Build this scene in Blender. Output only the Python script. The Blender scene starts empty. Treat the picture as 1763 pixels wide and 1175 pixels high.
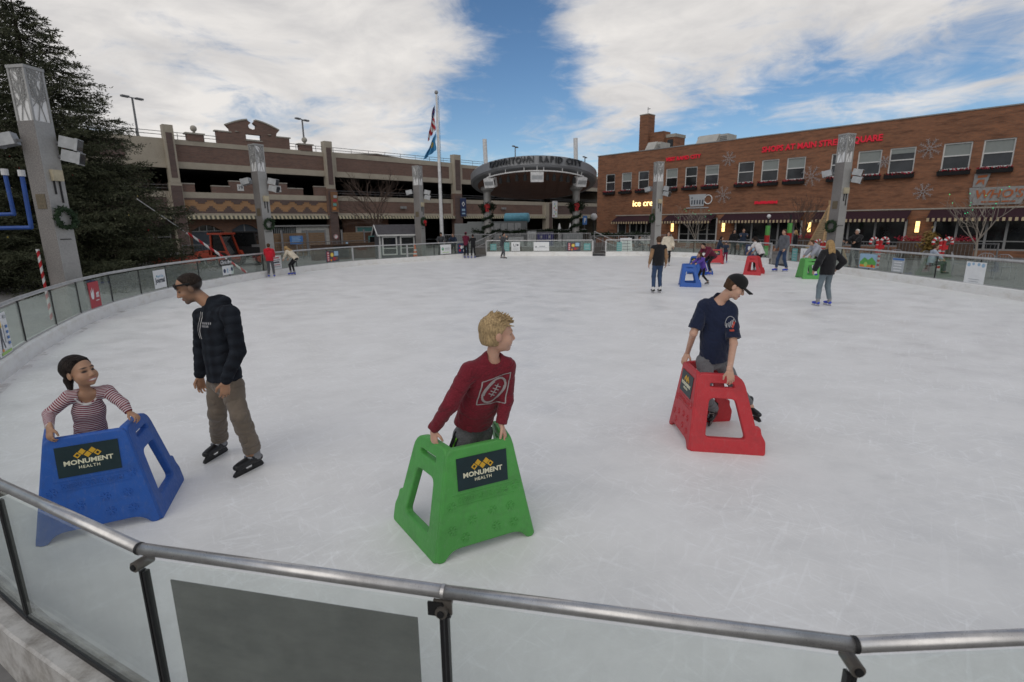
import bpy, math, random
import numpy as np
from mathutils import Vector, Matrix
random.seed(7); RNG = np.random.default_rng(7)
R = math.radians
sc = bpy.context.scene
COL = sc.collection
# ---------------------------------------------------------------- camera
CH = 2.28; PITCH = R(12.7); ROLL = R(0.65); FPX = 900.0; PW, PH = 1763, 1175
_f = np.array([0, math.cos(PITCH), -math.sin(PITCH)]); _r0 = np.array([1., 0, 0]); _u0 = np.cross(_r0, _f)
_r = _r0 * math.cos(ROLL) - _u0 * math.sin(ROLL); _u = np.cross(_r, _f)
cd = bpy.data.cameras.new('camera'); cam = bpy.data.objects.new('camera', cd); COL.objects.link(cam)
cd.sensor_width = 36.0; cd.lens = FPX / PW * 36.0; cd.clip_start = 0.05; cd.clip_end = 3000
cam.matrix_world = Matrix(((_r[0], _u[0], -_f[0], 0), (_r[1], _u[1], -_f[1], 0), (_r[2], _u[2], -_f[2], CH), (0, 0, 0, 1)))
cd.dof.use_dof = True; cd.dof.focus_distance = 4.2; cd.dof.aperture_fstop = 3.2
sc.camera = cam
def ray(px, py): return (px - PW / 2) / FPX * _r - (py - PH / 2) / FPX * _u + _f
def gnd(px, py, z=0.0):
    d = ray(px, py); return np.array([0, 0, CH]) + d * ((z - CH) / d[2])
def at(px, py, Y):
    d = ray(px, py); return np.array([0, 0, CH]) + d * (Y / d[1])
# ---------------------------------------------------------------- sky, sun, exposure
SUN_EL, SUN_AZ = R(38), R(205)      # azimuth: direction the sun stands, clockwise from +Y
w = bpy.data.worlds.new('World'); sc.world = w; w.use_nodes = True
nt = w.node_tree; nt.nodes.clear()
def N(t, **k):
    n = nt.nodes.new(t)
    for a, b in k.items(): setattr(n, a, b)
    return n
L = lambda a, b: nt.links.new(a, b)
def M(op, a, b=None, c=None, clamp=False):
    n = N('ShaderNodeMath', operation=op, use_clamp=clamp)
    for i, v in enumerate((a, b, c)):
        if v is None: continue
        if isinstance(v, (int, float)): n.inputs[i].default_value = v
        else: L(v, n.inputs[i])
    return n.outputs[0]
out = N('ShaderNodeOutputWorld'); bg = N('ShaderNodeBackground'); L(bg.outputs[0], out.inputs[0])
sky = N('ShaderNodeTexSky', sky_type='NISHITA', sun_disc=False, sun_elevation=SUN_EL, sun_rotation=SUN_AZ)
sky.altitude = 1000; sky.air_density = 1.0; sky.dust_density = 0.6; sky.ozone_density = 2.0
tc = N('ShaderNodeTexCoord'); D = tc.outputs['Generated']
sep = N('ShaderNodeSeparateXYZ'); L(D, sep.inputs[0])
dz = M('ADD', M('MAXIMUM', sep.outputs[2], 0.0), 0.16)
cb = N('ShaderNodeCombineXYZ'); L(M('DIVIDE', sep.outputs[0], dz), cb.inputs[0]); L(M('DIVIDE', sep.outputs[1], dz), cb.inputs[1])
def wnoise(scale, detail, rough, dist=0.0, off=(0, 0, 0)):
    mp = N('ShaderNodeMapping'); mp.inputs['Location'].default_value = off; L(cb.outputs[0], mp.inputs[0])
    n = N('ShaderNodeTexNoise'); n.inputs['Scale'].default_value = scale; n.inputs['Detail'].default_value = detail
    n.inputs['Roughness'].default_value = rough; n.inputs['Distortion'].default_value = dist; L(mp.outputs[0], n.inputs['Vector'])
    return n.outputs[0]
n1 = wnoise(1.5, 10, 0.60, 0.6, (3.1, 1.7, 0)); n2 = wnoise(4.2, 9, 0.62, 0.8, (7.3, 2.2, 4))
# cloud banks: (direction through which the bank is seen, angular size, density)
BANKS = [((240, 60), .33, .34), ((560, 40), .24, .32), ((660, 120), .14, .22), ((60, 160), .25, .25), ((300, 225), .08, .25), ((350, 172), .09, -.34), ((520, 165), .10, -.26), ((230, 150), .06, -.15), ((560, 235), .08, .10),
         ((900, 60), .10, -.42), ((905, 200), .12, -.30), ((640, 190), .06, -.10), ((760, 215), .09, -.22), ((860, 140), .06, .16),
         ((1080, 70), .14, .24), ((1260, 70), .20, .34), ((1480, 40), .18, .30), ((1060, 140), .06, .18), ((1700, 45), .07, -.42), ((1650, 110), .12, .16),
         ((1240, 215), .13, -.40), ((1420, 185), .11, -.38), ((1600, 160), .12, -.34), ((1745, 172), .07, -.3), ((1745, 95), .09, .42), ((1600, 60), .10, .2), ((1000, 262), .055, .20), ((930, 250), .04, .12), ((1080, 235), .05, -.18)]
bias = None
for (px, py), rad, amp in BANKS + [((0, 0), 1.3, .34)]:
    d = ray(px, py) if px else np.array([0, -1., .7]); d = d / np.linalg.norm(d)
    vm = N('ShaderNodeVectorMath', operation='DISTANCE'); L(D, vm.inputs[0]); vm.inputs[1].default_value = d
    mr = N('ShaderNodeMapRange', interpolation_type='SMOOTHERSTEP'); L(vm.outputs['Value'], mr.inputs[0])
    mr.inputs[1].default_value = rad * 1.6; mr.inputs[2].default_value = 0.0; mr.inputs[3].default_value = 0.0; mr.inputs[4].default_value = amp
    bias = mr.outputs[0] if bias is None else M('ADD', bias, mr.outputs[0])
dens = M('ADD', M('ADD', M('MULTIPLY', n1, 1.25), M('MULTIPLY', n2, 0.85)), M('MULTIPLY', bias, 0.80))
mk = N('ShaderNodeMapRange', interpolation_type='SMOOTHSTEP'); L(dens, mk.inputs[0]); mk.inputs[1].default_value = 0.86; mk.inputs[2].default_value = 1.42
n3 = wnoise(1.6, 8, 0.58, 0.5, (1.1, 9.2, 2))
cr = N('ShaderNodeValToRGB'); L(M('ADD', M('MULTIPLY', n3, 0.75), M('ADD', M('MULTIPLY', n2, 0.25), M('MULTIPLY', dens, 0.03))), cr.inputs[0])
cr.color_ramp.elements[0].position = 0.45; cr.color_ramp.elements[0].color = (5.75, 5.55, 5.35, 1)
cr.color_ramp.elements[1].position = 0.66; cr.color_ramp.elements[1].color = (4.2, 4.12, 4.12, 1)
hs = N('ShaderNodeHueSaturation'); hs.inputs['Saturation'].default_value = 1.16; hs.inputs['Value'].default_value = 0.60; L(sky.outputs[0], hs.inputs['Color'])
mx = N('ShaderNodeMix', data_type='RGBA'); L(mk.outputs[0], mx.inputs[0]); L(hs.outputs[0], mx.inputs[6]); L(cr.outputs[0], mx.inputs[7])
L(mx.outputs[2], bg.inputs[0]); bg.inputs[1].default_value = 0.10
sl = bpy.data.lights.new('sun', 'SUN'); so = bpy.data.objects.new('sun', sl); COL.objects.link(so)
sl.energy = 0.5; sl.angle = R(60); sl.color = (1, .95, .87)
sd = Vector((math.sin(SUN_AZ) * math.cos(SUN_EL), math.cos(SUN_AZ) * math.cos(SUN_EL), math.sin(SUN_EL)))
so.rotation_euler = sd.to_track_quat('Z', 'Y').to_euler(); so.location = (0, 0, 40)
sc.view_settings.view_transform = 'Standard'; sc.view_settings.look = 'None'; sc.view_settings.exposure = 0.54; sc.view_settings.gamma = 1.0
# ---------------------------------------------------------------- materials
def new_mat(name):
    m = bpy.data.materials.new(name); m.use_nodes = True; t = m.node_tree; t.nodes.clear()
    o = t.nodes.new('ShaderNodeOutputMaterial'); b = t.nodes.new('ShaderNodeBsdfPrincipled'); t.links.new(b.outputs[0], o.inputs[0])
    return m, t, b, o
def ramp(t, fac, stops):
    r = t.nodes.new('ShaderNodeValToRGB'); t.links.new(fac, r.inputs[0]); e = r.color_ramp.elements
    while len(e) < len(stops): e.new(0.5)
    for k, (p, c) in enumerate(stops): e[k].position = p; e[k].color = (*c, 1)
    return r.outputs[0]
def tnoise(t, vec, scale, detail=3, rough=.55, dist=0.0):
    n = t.nodes.new('ShaderNodeTexNoise'); n.inputs['Scale'].default_value = scale; n.inputs['Detail'].default_value = detail
    n.inputs['Roughness'].default_value = rough; n.inputs['Distortion'].default_value = dist
    if vec is not None: t.links.new(vec, n.inputs['Vector'])
    return n.outputs[0]
def tmap(t, scale=(1, 1, 1), rot=(0, 0, 0), loc=(0, 0, 0), coord='Object'):
    c = t.nodes.new('ShaderNodeTexCoord'); m = t.nodes.new('ShaderNodeMapping'); t.links.new(c.outputs[coord], m.inputs[0])
    m.inputs['Scale'].default_value = scale; m.inputs['Rotation'].default_value = rot; m.inputs['Location'].default_value = loc
    return m.outputs[0]
def tdir(t, ang, sx, sy, loc=(0, 0, 0)):                  # streaks along a direction: rotate first, then scale
    c = t.nodes.new('ShaderNodeTexCoord'); m = t.nodes.new('ShaderNodeMapping'); m.vector_type = 'TEXTURE'; t.links.new(c.outputs['Object'], m.inputs[0])
    m.inputs['Scale'].default_value = (1 / sx, 1 / sy, 1); m.inputs['Rotation'].default_value = (0, 0, ang); m.inputs['Location'].default_value = loc; return m.outputs[0]
def tmix(t, f, a, b, mode='MIX'):
    m = t.nodes.new('ShaderNodeMix'); m.data_type = 'RGBA'; m.blend_type = mode
    for i, v in ((0, f), (6, a), (7, b)):
        if isinstance(v, (int, float)): m.inputs[i].default_value = v
        elif isinstance(v, tuple): m.inputs[i].default_value = (*v, 1)
        else: t.links.new(v, m.inputs[i])
    return m.outputs[2]
def tmath(t, op, a, b=None):
    n = t.nodes.new('ShaderNodeMath'); n.operation = op
    for i, v in ((0, a), (1, b)):
        if v is None: continue
        if isinstance(v, (int, float)): n.inputs[i].default_value = v
        else: t.links.new(v, n.inputs[i])
    return n.outputs[0]
def tbump(t, b, h, strength=.3, dist=.01):
    n = t.nodes.new('ShaderNodeBump'); n.inputs['Strength'].default_value = strength; n.inputs['Distance'].default_value = dist
    t.links.new(h, n.inputs['Height']); t.links.new(n.outputs[0], b.inputs['Normal'])
MATS = {}
def mat(name, c, rough=.6, metal=0.0, var=.18, nscale=6.0, bump=0.0, spec=.4, fine=0.0, stretch=(1, 1, 1)):
    if name in MATS: return MATS[name]
    m, t, b, o = new_mat(name); v = tmap(t, stretch)
    n = tnoise(t, v, nscale, 5, .6)
    lo = tuple(x * (1 - var) for x in c); hi = tuple(min(1, x * (1 + var)) for x in c)
    col = ramp(t, n, [(.3, lo), (.7, hi)])
    if fine:
        n2 = tnoise(t, v, nscale * 14, 2, .5); col = tmix(t, fine, col, ramp(t, n2, [(.35, tuple(x * .55 for x in c)), (.65, tuple(min(1, x * 1.35) for x in c))]))
    t.links.new(col, b.inputs['Base Color']); b.inputs['Roughness'].default_value = rough; b.inputs['Metallic'].default_value = metal
    b.inputs['Specular IOR Level'].default_value = spec
    if bump: tbump(t, b, tnoise(t, v, nscale * 8, 3), bump)
    MATS[name] = m; return m
def emis(name, c, s):
    m, t, b, o = new_mat(name); b.inputs['Base Color'].default_value = (*c, 1); b.inputs['Emission Color'].default_value = (*c, 1); b.inputs['Emission Strength'].default_value = s
    MATS[name] = m; return m
def brick(name, c1, c2, mortar, w=.21, h=.072, streak=.5):
    m, t, b, o = new_mat(name); c = t.nodes.new('ShaderNodeTexCoord'); s = t.nodes.new('ShaderNodeSeparateXYZ'); t.links.new(c.outputs['Object'], s.inputs[0])
    k = t.nodes.new('ShaderNodeCombineXYZ'); t.links.new(tmath(t, 'ADD', s.outputs[0], s.outputs[1]), k.inputs[0]); t.links.new(s.outputs[2], k.inputs[1])
    bt = t.nodes.new('ShaderNodeTexBrick'); t.links.new(k.outputs[0], bt.inputs['Vector']); bt.inputs['Scale'].default_value = 1.0
    bt.inputs['Color1'].default_value = (*c1, 1); bt.inputs['Color2'].default_value = (*c2, 1); bt.inputs['Mortar'].default_value = (*mortar, 1)
    bt.inputs['Mortar Size'].default_value = .008; bt.inputs['Brick Width'].default_value = w; bt.inputs['Row Height'].default_value = h; bt.inputs['Bias'].default_value = -.1
    mp = t.nodes.new('ShaderNodeMapping'); t.links.new(k.outputs[0], mp.inputs[0]); mp.inputs['Scale'].default_value = (.55, 3.2, 1)
    n = tnoise(t, mp.outputs[0], 1.6, 6, .62)
    col = tmix(t, streak, bt.outputs[0], ramp(t, n, [(.34, (.30, .27, .26)), (.48, (.9, .9, .9)), (.7, (1.25, 1.2, 1.1))]), 'MULTIPLY')
    n2 = tnoise(t, k.outputs[0], .35, 4, .6); col = tmix(t, .5, col, ramp(t, n2, [(.3, (.75, .74, .74)), (.7, (1.12, 1.1, 1.08))]), 'MULTIPLY')
    t.links.new(col, b.inputs['Base Color']); b.inputs['Roughness'].default_value = .85
    tbump(t, b, bt.outputs['Fac'], -.35, .008); MATS[name] = m; return m
def glassy(name, tint, refl=.08, rough=.02, grime=.0):
    m, t, b, o = new_mat(name); t.nodes.remove(b)
    tr = t.nodes.new('ShaderNodeBsdfTransparent'); tr.inputs[0].default_value = (*tint, 1)
    gl = t.nodes.new('ShaderNodeBsdfGlossy'); gl.inputs['Roughness'].default_value = rough; gl.inputs[0].default_value = (.9, .95, .92, 1)
    fr = t.nodes.new('ShaderNodeLayerWeight'); fr.inputs[0].default_value = .5
    mxs = t.nodes.new('ShaderNodeMixShader'); t.links.new(tmath(t, 'ADD', tmath(t, 'MULTIPLY', tmath(t, 'POWER', fr.outputs['Facing'], 5.0), .75), refl), mxs.inputs[0]); t.links.new(tr.outputs[0], mxs.inputs[1]); t.links.new(gl.outputs[0], mxs.inputs[2])
    last = mxs.outputs[0]
    if grime:
        df = t.nodes.new('ShaderNodeBsdfDiffuse'); df.inputs[0].default_value = (.55, .6, .57, 1)
        g = tnoise(t, tmap(t, (3, 3, .8)), 3.0, 6, .65); g2 = tmath(t, 'MULTIPLY', ramp(t, g, [(.4, (0.25, 0.25, 0.25)), (.72, (1, 1, 1))]), grime)
        m2 = t.nodes.new('ShaderNodeMixShader'); t.links.new(g2, m2.inputs[0]); t.links.new(last, m2.inputs[1]); t.links.new(df.outputs[0], m2.inputs[2]); last = m2.outputs[0]
    t.links.new(last, o.inputs[0]); MATS[name] = m; return m
# ---------------------------------------------------------------- object helpers
def tag(o, label=None, cat=None, group=None, kind=None):
    if label: o['label'] = label
    if cat: o['category'] = cat
    if group: o['group'] = group
    if kind: o['kind'] = kind
    return o
def thing(name, label, cat, loc=(0, 0, 0), rz=0.0, group=None, kind=None):
    o = bpy.data.objects.new(name, None); COL.objects.link(o); o.empty_display_size = .2
    o.location = tuple(float(x) for x in loc); o.rotation_euler = (0, 0, rz); return tag(o, label, cat, group, kind)
class MB:
    def __init__(s): s.v = []; s.f = []; s.m = []; s.mats = []
    def mi(s, m):
        if m not in s.mats: s.mats.append(m)
        return s.mats.index(m)
    def add(s, vs, fs, m):
        b = len(s.v); k = s.mi(m); s.v.extend(tuple(map(float, p)) for p in vs)
        for f in fs: s.f.append(tuple(b + i for i in f)); s.m.append(k)
    def box(s, x0, x1, y0, y1, z0, z1, m):
        s.add([(x, y, z) for z in (z0, z1) for y in (y0, y1) for x in (x0, x1)], [(0, 2, 3, 1), (4, 5, 7, 6), (0, 1, 5, 4), (2, 6, 7, 3), (0, 4, 6, 2), (1, 3, 7, 5)], m)
    def obox(s, c, ax, ay, az, m):                       # oriented box, half axes
        c, ax, ay, az = map(np.asarray, (c, ax, ay, az))
        s.add([c + i * ax + j * ay + k * az for k in (-1, 1) for j in (-1, 1) for i in (-1, 1)], [(0, 2, 3, 1), (4, 5, 7, 6), (0, 1, 5, 4), (2, 6, 7, 3), (0, 4, 6, 2), (1, 3, 7, 5)], m)
    def bar(s, a, b, wd, th, m, up=(0, 0, 1)):            # rectangular bar a->b
        a, b = np.asarray(a, float), np.asarray(b, float); d = b - a; ln = np.linalg.norm(d); d = d / ln
        sd_ = np.cross(d, up); sd_ = sd_ / (np.linalg.norm(sd_) + 1e-9); u_ = np.cross(sd_, d)
        s.obox((a + b) / 2, d * ln / 2, sd_ * wd / 2, u_ * th / 2, m)
    def tube(s, pts, rad, m, n=8, caps=True):
        pts = [np.asarray(p, float) for p in pts]; k = len(pts); rad = [rad] * k if np.isscalar(rad) else rad
        prev = None; vs = []
        for i, p in enumerate(pts):
            d = pts[min(i + 1, k - 1)] - pts[max(i - 1, 0)]; d = d / (np.linalg.norm(d) + 1e-9)
            if prev is None:
                h = np.array([0, 0, 1.]) if abs(d[2]) < .9 else np.array([1., 0, 0])
                prev = np.cross(d, h); prev /= np.linalg.norm(prev)
            else:
                prev = prev - d * (prev @ d); prev /= (np.linalg.norm(prev) + 1e-9)
            q = np.cross(d, prev)
            for j in range(n):
                a = 2 * math.pi * j / n; vs.append(p + rad[i] * (math.cos(a) * prev + math.sin(a) * q))
        fs = [(i * n + j, i * n + (j + 1) % n, (i + 1) * n + (j + 1) % n, (i + 1) * n + j) for i in range(k - 1) for j in range(n)]
        if caps: fs += [tuple(range(n - 1, -1, -1)), tuple(range((k - 1) * n, k * n))]
        s.add(vs, fs, m)
    def lathe(s, prof, m, c=(0, 0, 0), n=20):             # prof: (r, z)
        vs = [(c[0] + r * math.cos(2 * math.pi * j / n), c[1] + r * math.sin(2 * math.pi * j / n), c[2] + z) for r, z in prof for j in range(n)]
        k = len(prof); fs = [(i * n + j, i * n + (j + 1) % n, (i + 1) * n + (j + 1) % n, (i + 1) * n + j) for i in range(k - 1) for j in range(n)]
        fs += [tuple(range(n - 1, -1, -1)), tuple(range((k - 1) * n, k * n))]; s.add(vs, fs, m)
    def prism(s, poly, axis, a, b, m):                    # poly in the other two axes, extruded from a to b along axis
        n = len(poly); mk_ = {'x': lambda p, t: (t, p[0], p[1]), 'y': lambda p, t: (p[0], t, p[1]), 'z': lambda p, t: (p[0], p[1], t)}[axis]
        s.add([mk_(p, a) for p in poly] + [mk_(p, b) for p in poly], [tuple(range(n - 1, -1, -1)), tuple(range(n, 2 * n))] + [(i, (i + 1) % n, n + (i + 1) % n, n + i) for i in range(n)], m)
    def build(s, name, parent=None, smooth=False, loc=None, rz=None):
        me = bpy.data.meshes.new(name); me.from_pydata(s.v, [], s.f)
        for m in s.mats: me.materials.append(m)
        me.polygons.foreach_set('material_index', s.m)
        if smooth: me.polygons.foreach_set('use_smooth', [True] * len(s.f))
        me.update(); o = bpy.data.objects.new(name, me); COL.objects.link(o)
        if parent: o.parent = parent
        if loc is not None: o.location = tuple(map(float, loc))
        if rz is not None: o.rotation_euler = (0, 0, rz)
        return o
    def fixn(s, o):
        import bmesh
        bm = bmesh.new(); bm.from_mesh(o.data); bmesh.ops.recalc_face_normals(bm, faces=bm.faces); bm.to_mesh(o.data); bm.free(); return o
def copy_tree(o, parent=None):
    c = o.copy(); COL.objects.link(c)
    if parent: c.parent = parent
    for ch in list(o.children): copy_tree(ch, c)
    return c
def _conv(cu):
    o = bpy.data.objects.new('tmp', cu); COL.objects.link(o)
    me = bpy.data.meshes.new_from_object(o.evaluated_get(bpy.context.evaluated_depsgraph_get()))
    v = np.empty(len(me.vertices) * 3); me.vertices.foreach_get('co', v); f = [tuple(p.vertices) for p in me.polygons]
    bpy.data.objects.remove(o); bpy.data.curves.remove(cu); bpy.data.meshes.remove(me); return v.reshape(-1, 3), f
_TC = {}
def text(body, size, depth=.02, bold=0.0, shear=0.0, sx=1.0, spacing=1.0):   # centred text in xy, thickness in z
    key = (body, size, depth, bold, shear, sx, spacing)
    if key not in _TC:
        cu = bpy.data.curves.new('t', 'FONT'); cu.body = body; cu.size = size; cu.extrude = depth / 2; cu.offset = bold; cu.shear = shear
        cu.align_x = 'CENTER'; cu.align_y = 'CENTER'; cu.resolution_u = 2; cu.space_character = spacing
        v, f = _conv(cu); v = v.copy(); v[:, 0] *= sx; _TC[key] = (v, f)
    return _TC[key]
def shape2d(loops, depth, bevel=0.0):
    cu = bpy.data.curves.new('s', 'CURVE'); cu.dimensions = '2D'; cu.fill_mode = 'BOTH'; cu.extrude = max(depth / 2 - bevel, 1e-4); cu.bevel_depth = bevel; cu.bevel_resolution = 2
    for lp in loops:
        sp = cu.splines.new('POLY'); sp.points.add(len(lp) - 1)
        for p, q in zip(sp.points, lp): p.co = (q[0], q[1], 0, 1)
        sp.use_cyclic_u = True
    return _conv(cu)
def rounded(pts, r, n=5):
    o = []; k = len(pts)
    for i in range(k):
        p0, p, p1 = (np.array(pts[(i + j) % k], float) for j in (-1, 0, 1)); rr = r[i] if isinstance(r, (list, tuple)) else r
        if rr <= 0: o.append(tuple(p)); continue
        a = p + (p0 - p) / np.linalg.norm(p0 - p) * rr; b = p + (p1 - p) / np.linalg.norm(p1 - p) * rr
        for j in range(n + 1):
            t = j / n; o.append(tuple((1 - t) ** 2 * a + 2 * t * (1 - t) * p + t * t * b))
    return o
def put(v, o, ax, ay, az):                                # map xyz vertices to a frame
    v = np.asarray(v); return np.asarray(o) + v[:, :1] * np.asarray(ax) + v[:, 1:2] * np.asarray(ay) + v[:, 2:3] * np.asarray(az)
# ---------------------------------------------------------------- figures: one continuous surface from a smooth field of limbs
def unit(v): v = np.asarray(v, float); return v / (np.linalg.norm(v) + 1e-9)
class Field:
    def __init__(s): s.p = []; s.paint = []
    def cap(s, a, b, ra, rb, mt=0, k=.02, flat=None, kf=1.0, sub=False, cut=None, d0=0.0, axis=None):
        s.p.append(('c', np.asarray(a, float), np.asarray(b, float), ra, rb, mt, k, None if flat is None else unit(flat), kf, sub, cut, axis if axis is not None else d0)); return s
    def ell(s, c, X, Y, Z, r, mt=0, k=.02, sub=False, cut=None):
        s.p.append(('e', np.asarray(c, float), (X, Y, Z), np.asarray(r, float), None, mt, k, None, 1, sub, cut, 0.0)); return s
def surf(F, vox, wr=0.0, wrf=26.0, cuts=(), grow=0.0, seed=0):
    lo = np.full(3, 1e9); hi = -lo; bb = []
    for p in F.p:
        if p[0] == 'c':
            r = max(p[3], p[4]) + grow + .012; a = np.minimum(p[1], p[2]) - r; b = np.maximum(p[1], p[2]) + r
        else:
            r = np.abs(np.stack(p[2])).T @ p[3] + grow + .012; a = p[1] - r; b = p[1] + r
        bb.append((a, b))
        if not p[9]: lo = np.minimum(lo, a); hi = np.maximum(hi, b)
    lo -= vox * 3; n = np.ceil((hi - lo) / vox).astype(int) + 4
    Dg = np.full(n, .3, np.float32); Db = np.full(n, 9., np.float32); Mt = np.zeros(n, np.int16); Pi = np.zeros(n, np.int16)
    for ip, (p, (a, b)) in enumerate(zip(F.p, bb)):
        k = p[6]; m = k + vox * 2
        i0 = np.maximum(((a - m - lo) / vox).astype(int), 0); i1 = np.minimum(((b + m - lo) / vox).astype(int) + 2, n)
        if (i1 <= i0).any(): continue
        sl_ = tuple(slice(x, y) for x, y in zip(i0, i1))
        g = [lo[q] + vox * np.arange(i0[q], i1[q]) for q in range(3)]
        X = g[0][:, None, None].astype(np.float32); Y = g[1][None, :, None].astype(np.float32); Z = g[2][None, None, :].astype(np.float32)
        if p[0] == 'c':
            A, B = p[1], p[2]; ab = B - A; l2 = max(ab @ ab, 1e-9)
            x, y, z = X - A[0], Y - A[1], Z - A[2]
            t = np.clip((x * ab[0] + y * ab[1] + z * ab[2]) / l2, 0, 1)
            x = x - t * ab[0]; y = y - t * ab[1]; z = z - t * ab[2]
            q2 = x * x + y * y + z * z
            if p[7] is not None:
                nn = p[7]; qn = x * nn[0] + y * nn[1] + z * nn[2]; q2 = q2 + qn * qn * (1 / p[8] ** 2 - 1)
            d = np.sqrt(q2) - (p[3] + (p[4] - p[3]) * t + grow)
        else:
            x, y, z = X - p[1][0], Y - p[1][1], Z - p[1][2]; e = [(x * v[0] + y * v[1] + z * v[2]) for v in p[2]]; r = p[3] + grow
            k0 = np.sqrt(sum((e[i] / r[i]) ** 2 for i in range(3))); k1 = np.sqrt(sum((e[i] / r[i] ** 2) ** 2 for i in range(3))) + 1e-6
            d = k0 * (k0 - 1) / k1
        if p[10] is not None:
            for cp, cn in p[10]:
                d = np.maximum(d, (X - cp[0]) * cn[0] + (Y - cp[1]) * cn[1] + (Z - cp[2]) * cn[2])
        d = d.astype(np.float32); O = Dg[sl_]
        if p[9]:
            h = np.clip(.5 - .5 * (O + d) / k, 0, 1); Dg[sl_] = O * (1 - h) - d * h + k * h * (1 - h)
        else:
            h = np.clip(.5 + .5 * (O - d) / k, 0, 1); Dg[sl_] = O * (1 - h) + d * h - k * h * (1 - h)
            c = d < Db[sl_]; Db[sl_][c] = d[c]; Mt[sl_][c] = p[5]; Pi[sl_][c] = ip
    g = [(lo[q] + vox * np.arange(n[q])).astype(np.float32) for q in range(3)]
    X = g[0][:, None, None]; Y = g[1][None, :, None]; Z = g[2][None, None, :]
    if wr:
        rg = np.random.default_rng(seed + 5); f = wrf
        wv = np.zeros_like(Dg); q1 = np.sin(f * .31 * (X + .6 * Z) + seed) ; q2 = np.sin(f * .27 * (Y - .7 * Z) + 2 * seed)
        for k in range(5):
            d = rg.normal(size=3) * np.array([.7, .7, 1.0]); d /= np.linalg.norm(d); fk = f * rg.uniform(.55, 1.5)
            wv = wv + np.sin(fk * (d[0] * X + d[1] * Y + d[2] * Z) + 2.4 * rg.normal() * q1 + 2.4 * rg.normal() * q2 + rg.uniform(0, 6)).astype(np.float32) * .42
        Dg = Dg + (wr * .55 * ((1 - np.minimum(np.abs(wv), 1)) ** 2 * 1.7 - .5 + .5 * wv)).astype(np.float32)
    for cp, cn in cuts: Dg = np.maximum(Dg, (X - cp[0]) * cn[0] + (Y - cp[1]) * cn[1] + (Z - cp[2]) * cn[2])
    # naive surface nets
    ins = Dg < 0; cnt = np.zeros(np.array(n) - 1, np.int8)
    for o in np.ndindex(2, 2, 2): cnt += ins[o[0]:n[0] - 1 + o[0], o[1]:n[1] - 1 + o[1], o[2]:n[2] - 1 + o[2]]
    act = (cnt > 0) & (cnt < 8); I = np.argwhere(act); idx = np.full(act.shape, -1, np.int32); idx[act] = np.arange(len(I))
    acc = np.zeros((len(I), 3)); num = np.zeros(len(I))
    for ax in range(3):
        for o in np.ndindex(2, 2):
            c0 = np.insert(np.array(o), ax, 0); c1 = c0.copy(); c1[ax] = 1
            d0 = Dg[tuple((I + c0).T)]; d1 = Dg[tuple((I + c1).T)]; x = (d0 < 0) != (d1 < 0)
            t = np.where(x, d0 / np.where(x, d0 - d1, 1), 0); pos = c0[None, :].astype(float).repeat(len(I), 0); pos[:, ax] += t
            acc[x] += pos[x]; num[x] += 1
    V = lo + vox * (I + acc / num[:, None]); Fs = []
    for ax in range(3):
        u, v = (ax + 1) % 3, (ax + 2) % 3
        sa = [slice(1, n[q] - 1) for q in range(3)]; sb = list(sa); sa[ax] = slice(1, n[ax] - 2); sb[ax] = slice(2, n[ax] - 1)
        A, B = ins[tuple(sa)], ins[tuple(sb)]
        for flip in (0, 1):
            E = np.argwhere((A & ~B) if not flip else (~A & B)) + 1
            if not len(E): continue
            def cell(du, dv):
                q = E.copy(); q[:, u] -= du; q[:, v] -= dv; return idx[tuple(q.T)]
            q = [cell(1, 1), cell(0, 1), cell(0, 0), cell(1, 0)]
            Fs.append(np.stack(q if not flip else q[::-1], 1))
    Fs = np.concatenate(Fs); Fs = Fs[(Fs >= 0).all(1)]
    near = tuple(np.clip(np.rint((V - lo) / vox).astype(int), 0, np.array(n) - 1).T)
    pv = Pi[near]; Al = np.zeros(len(V))
    for ip in np.unique(pv):
        p = F.p[ip]
        if p[0] == 'c' and not np.isscalar(p[11]): k = pv == ip; Al[k] = (V[k] - p[11][0]) @ p[11][1]
    return V, Fs, Mt[near], Al
def surf_obj(name, F, vox, mats, base, parent, **kw):
    V, Fs, mt, al = surf(F, vox, **kw); V = V - np.asarray(base)
    me = bpy.data.meshes.new(name); me.vertices.add(len(V)); me.vertices.foreach_set('co', V.ravel())
    me.loops.add(Fs.size); me.loops.foreach_set('vertex_index', Fs.ravel().astype(np.int32)); me.polygons.add(len(Fs)); me.polygons.foreach_set('loop_start', np.arange(0, Fs.size, 4, dtype=np.int32))
    for m in mats: me.materials.append(m)
    fm = np.clip(mt[Fs[:, 0]], 0, len(mats) - 1).astype(np.int32)
    me.update(calc_edges=True); me.polygons.foreach_set('material_index', fm); me.polygons.foreach_set('use_smooth', np.ones(len(Fs), bool))
    at_ = me.attributes.new('along', 'FLOAT', 'POINT'); at_.data.foreach_set('value', al.astype(np.float32))
    if F.paint:
        pc = np.zeros((len(V), 4), np.float32); bd = np.zeros(len(V), np.float32); Vw = V + np.asarray(base)
        for ch_, c_, ax_, r_, hard in F.paint:
            e = (Vw - c_) @ np.stack(ax_).T / r_; wgt = np.clip((1 - np.linalg.norm(e, axis=1)) * hard + .5, 0, 1)
            if ch_ < 3: pc[:, ch_] = np.maximum(pc[:, ch_], wgt)
            else: bd = np.maximum(bd, wgt)
        ca = me.attributes.new('paint', 'FLOAT_COLOR', 'POINT'); ca.data.foreach_set('color', pc.ravel()); ba = me.attributes.new('beard', 'FLOAT', 'POINT'); ba.data.foreach_set('value', bd)
    me.update(); o = bpy.data.objects.new(name, me); COL.objects.link(o)
    if parent: o.parent = parent
    return o
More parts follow.
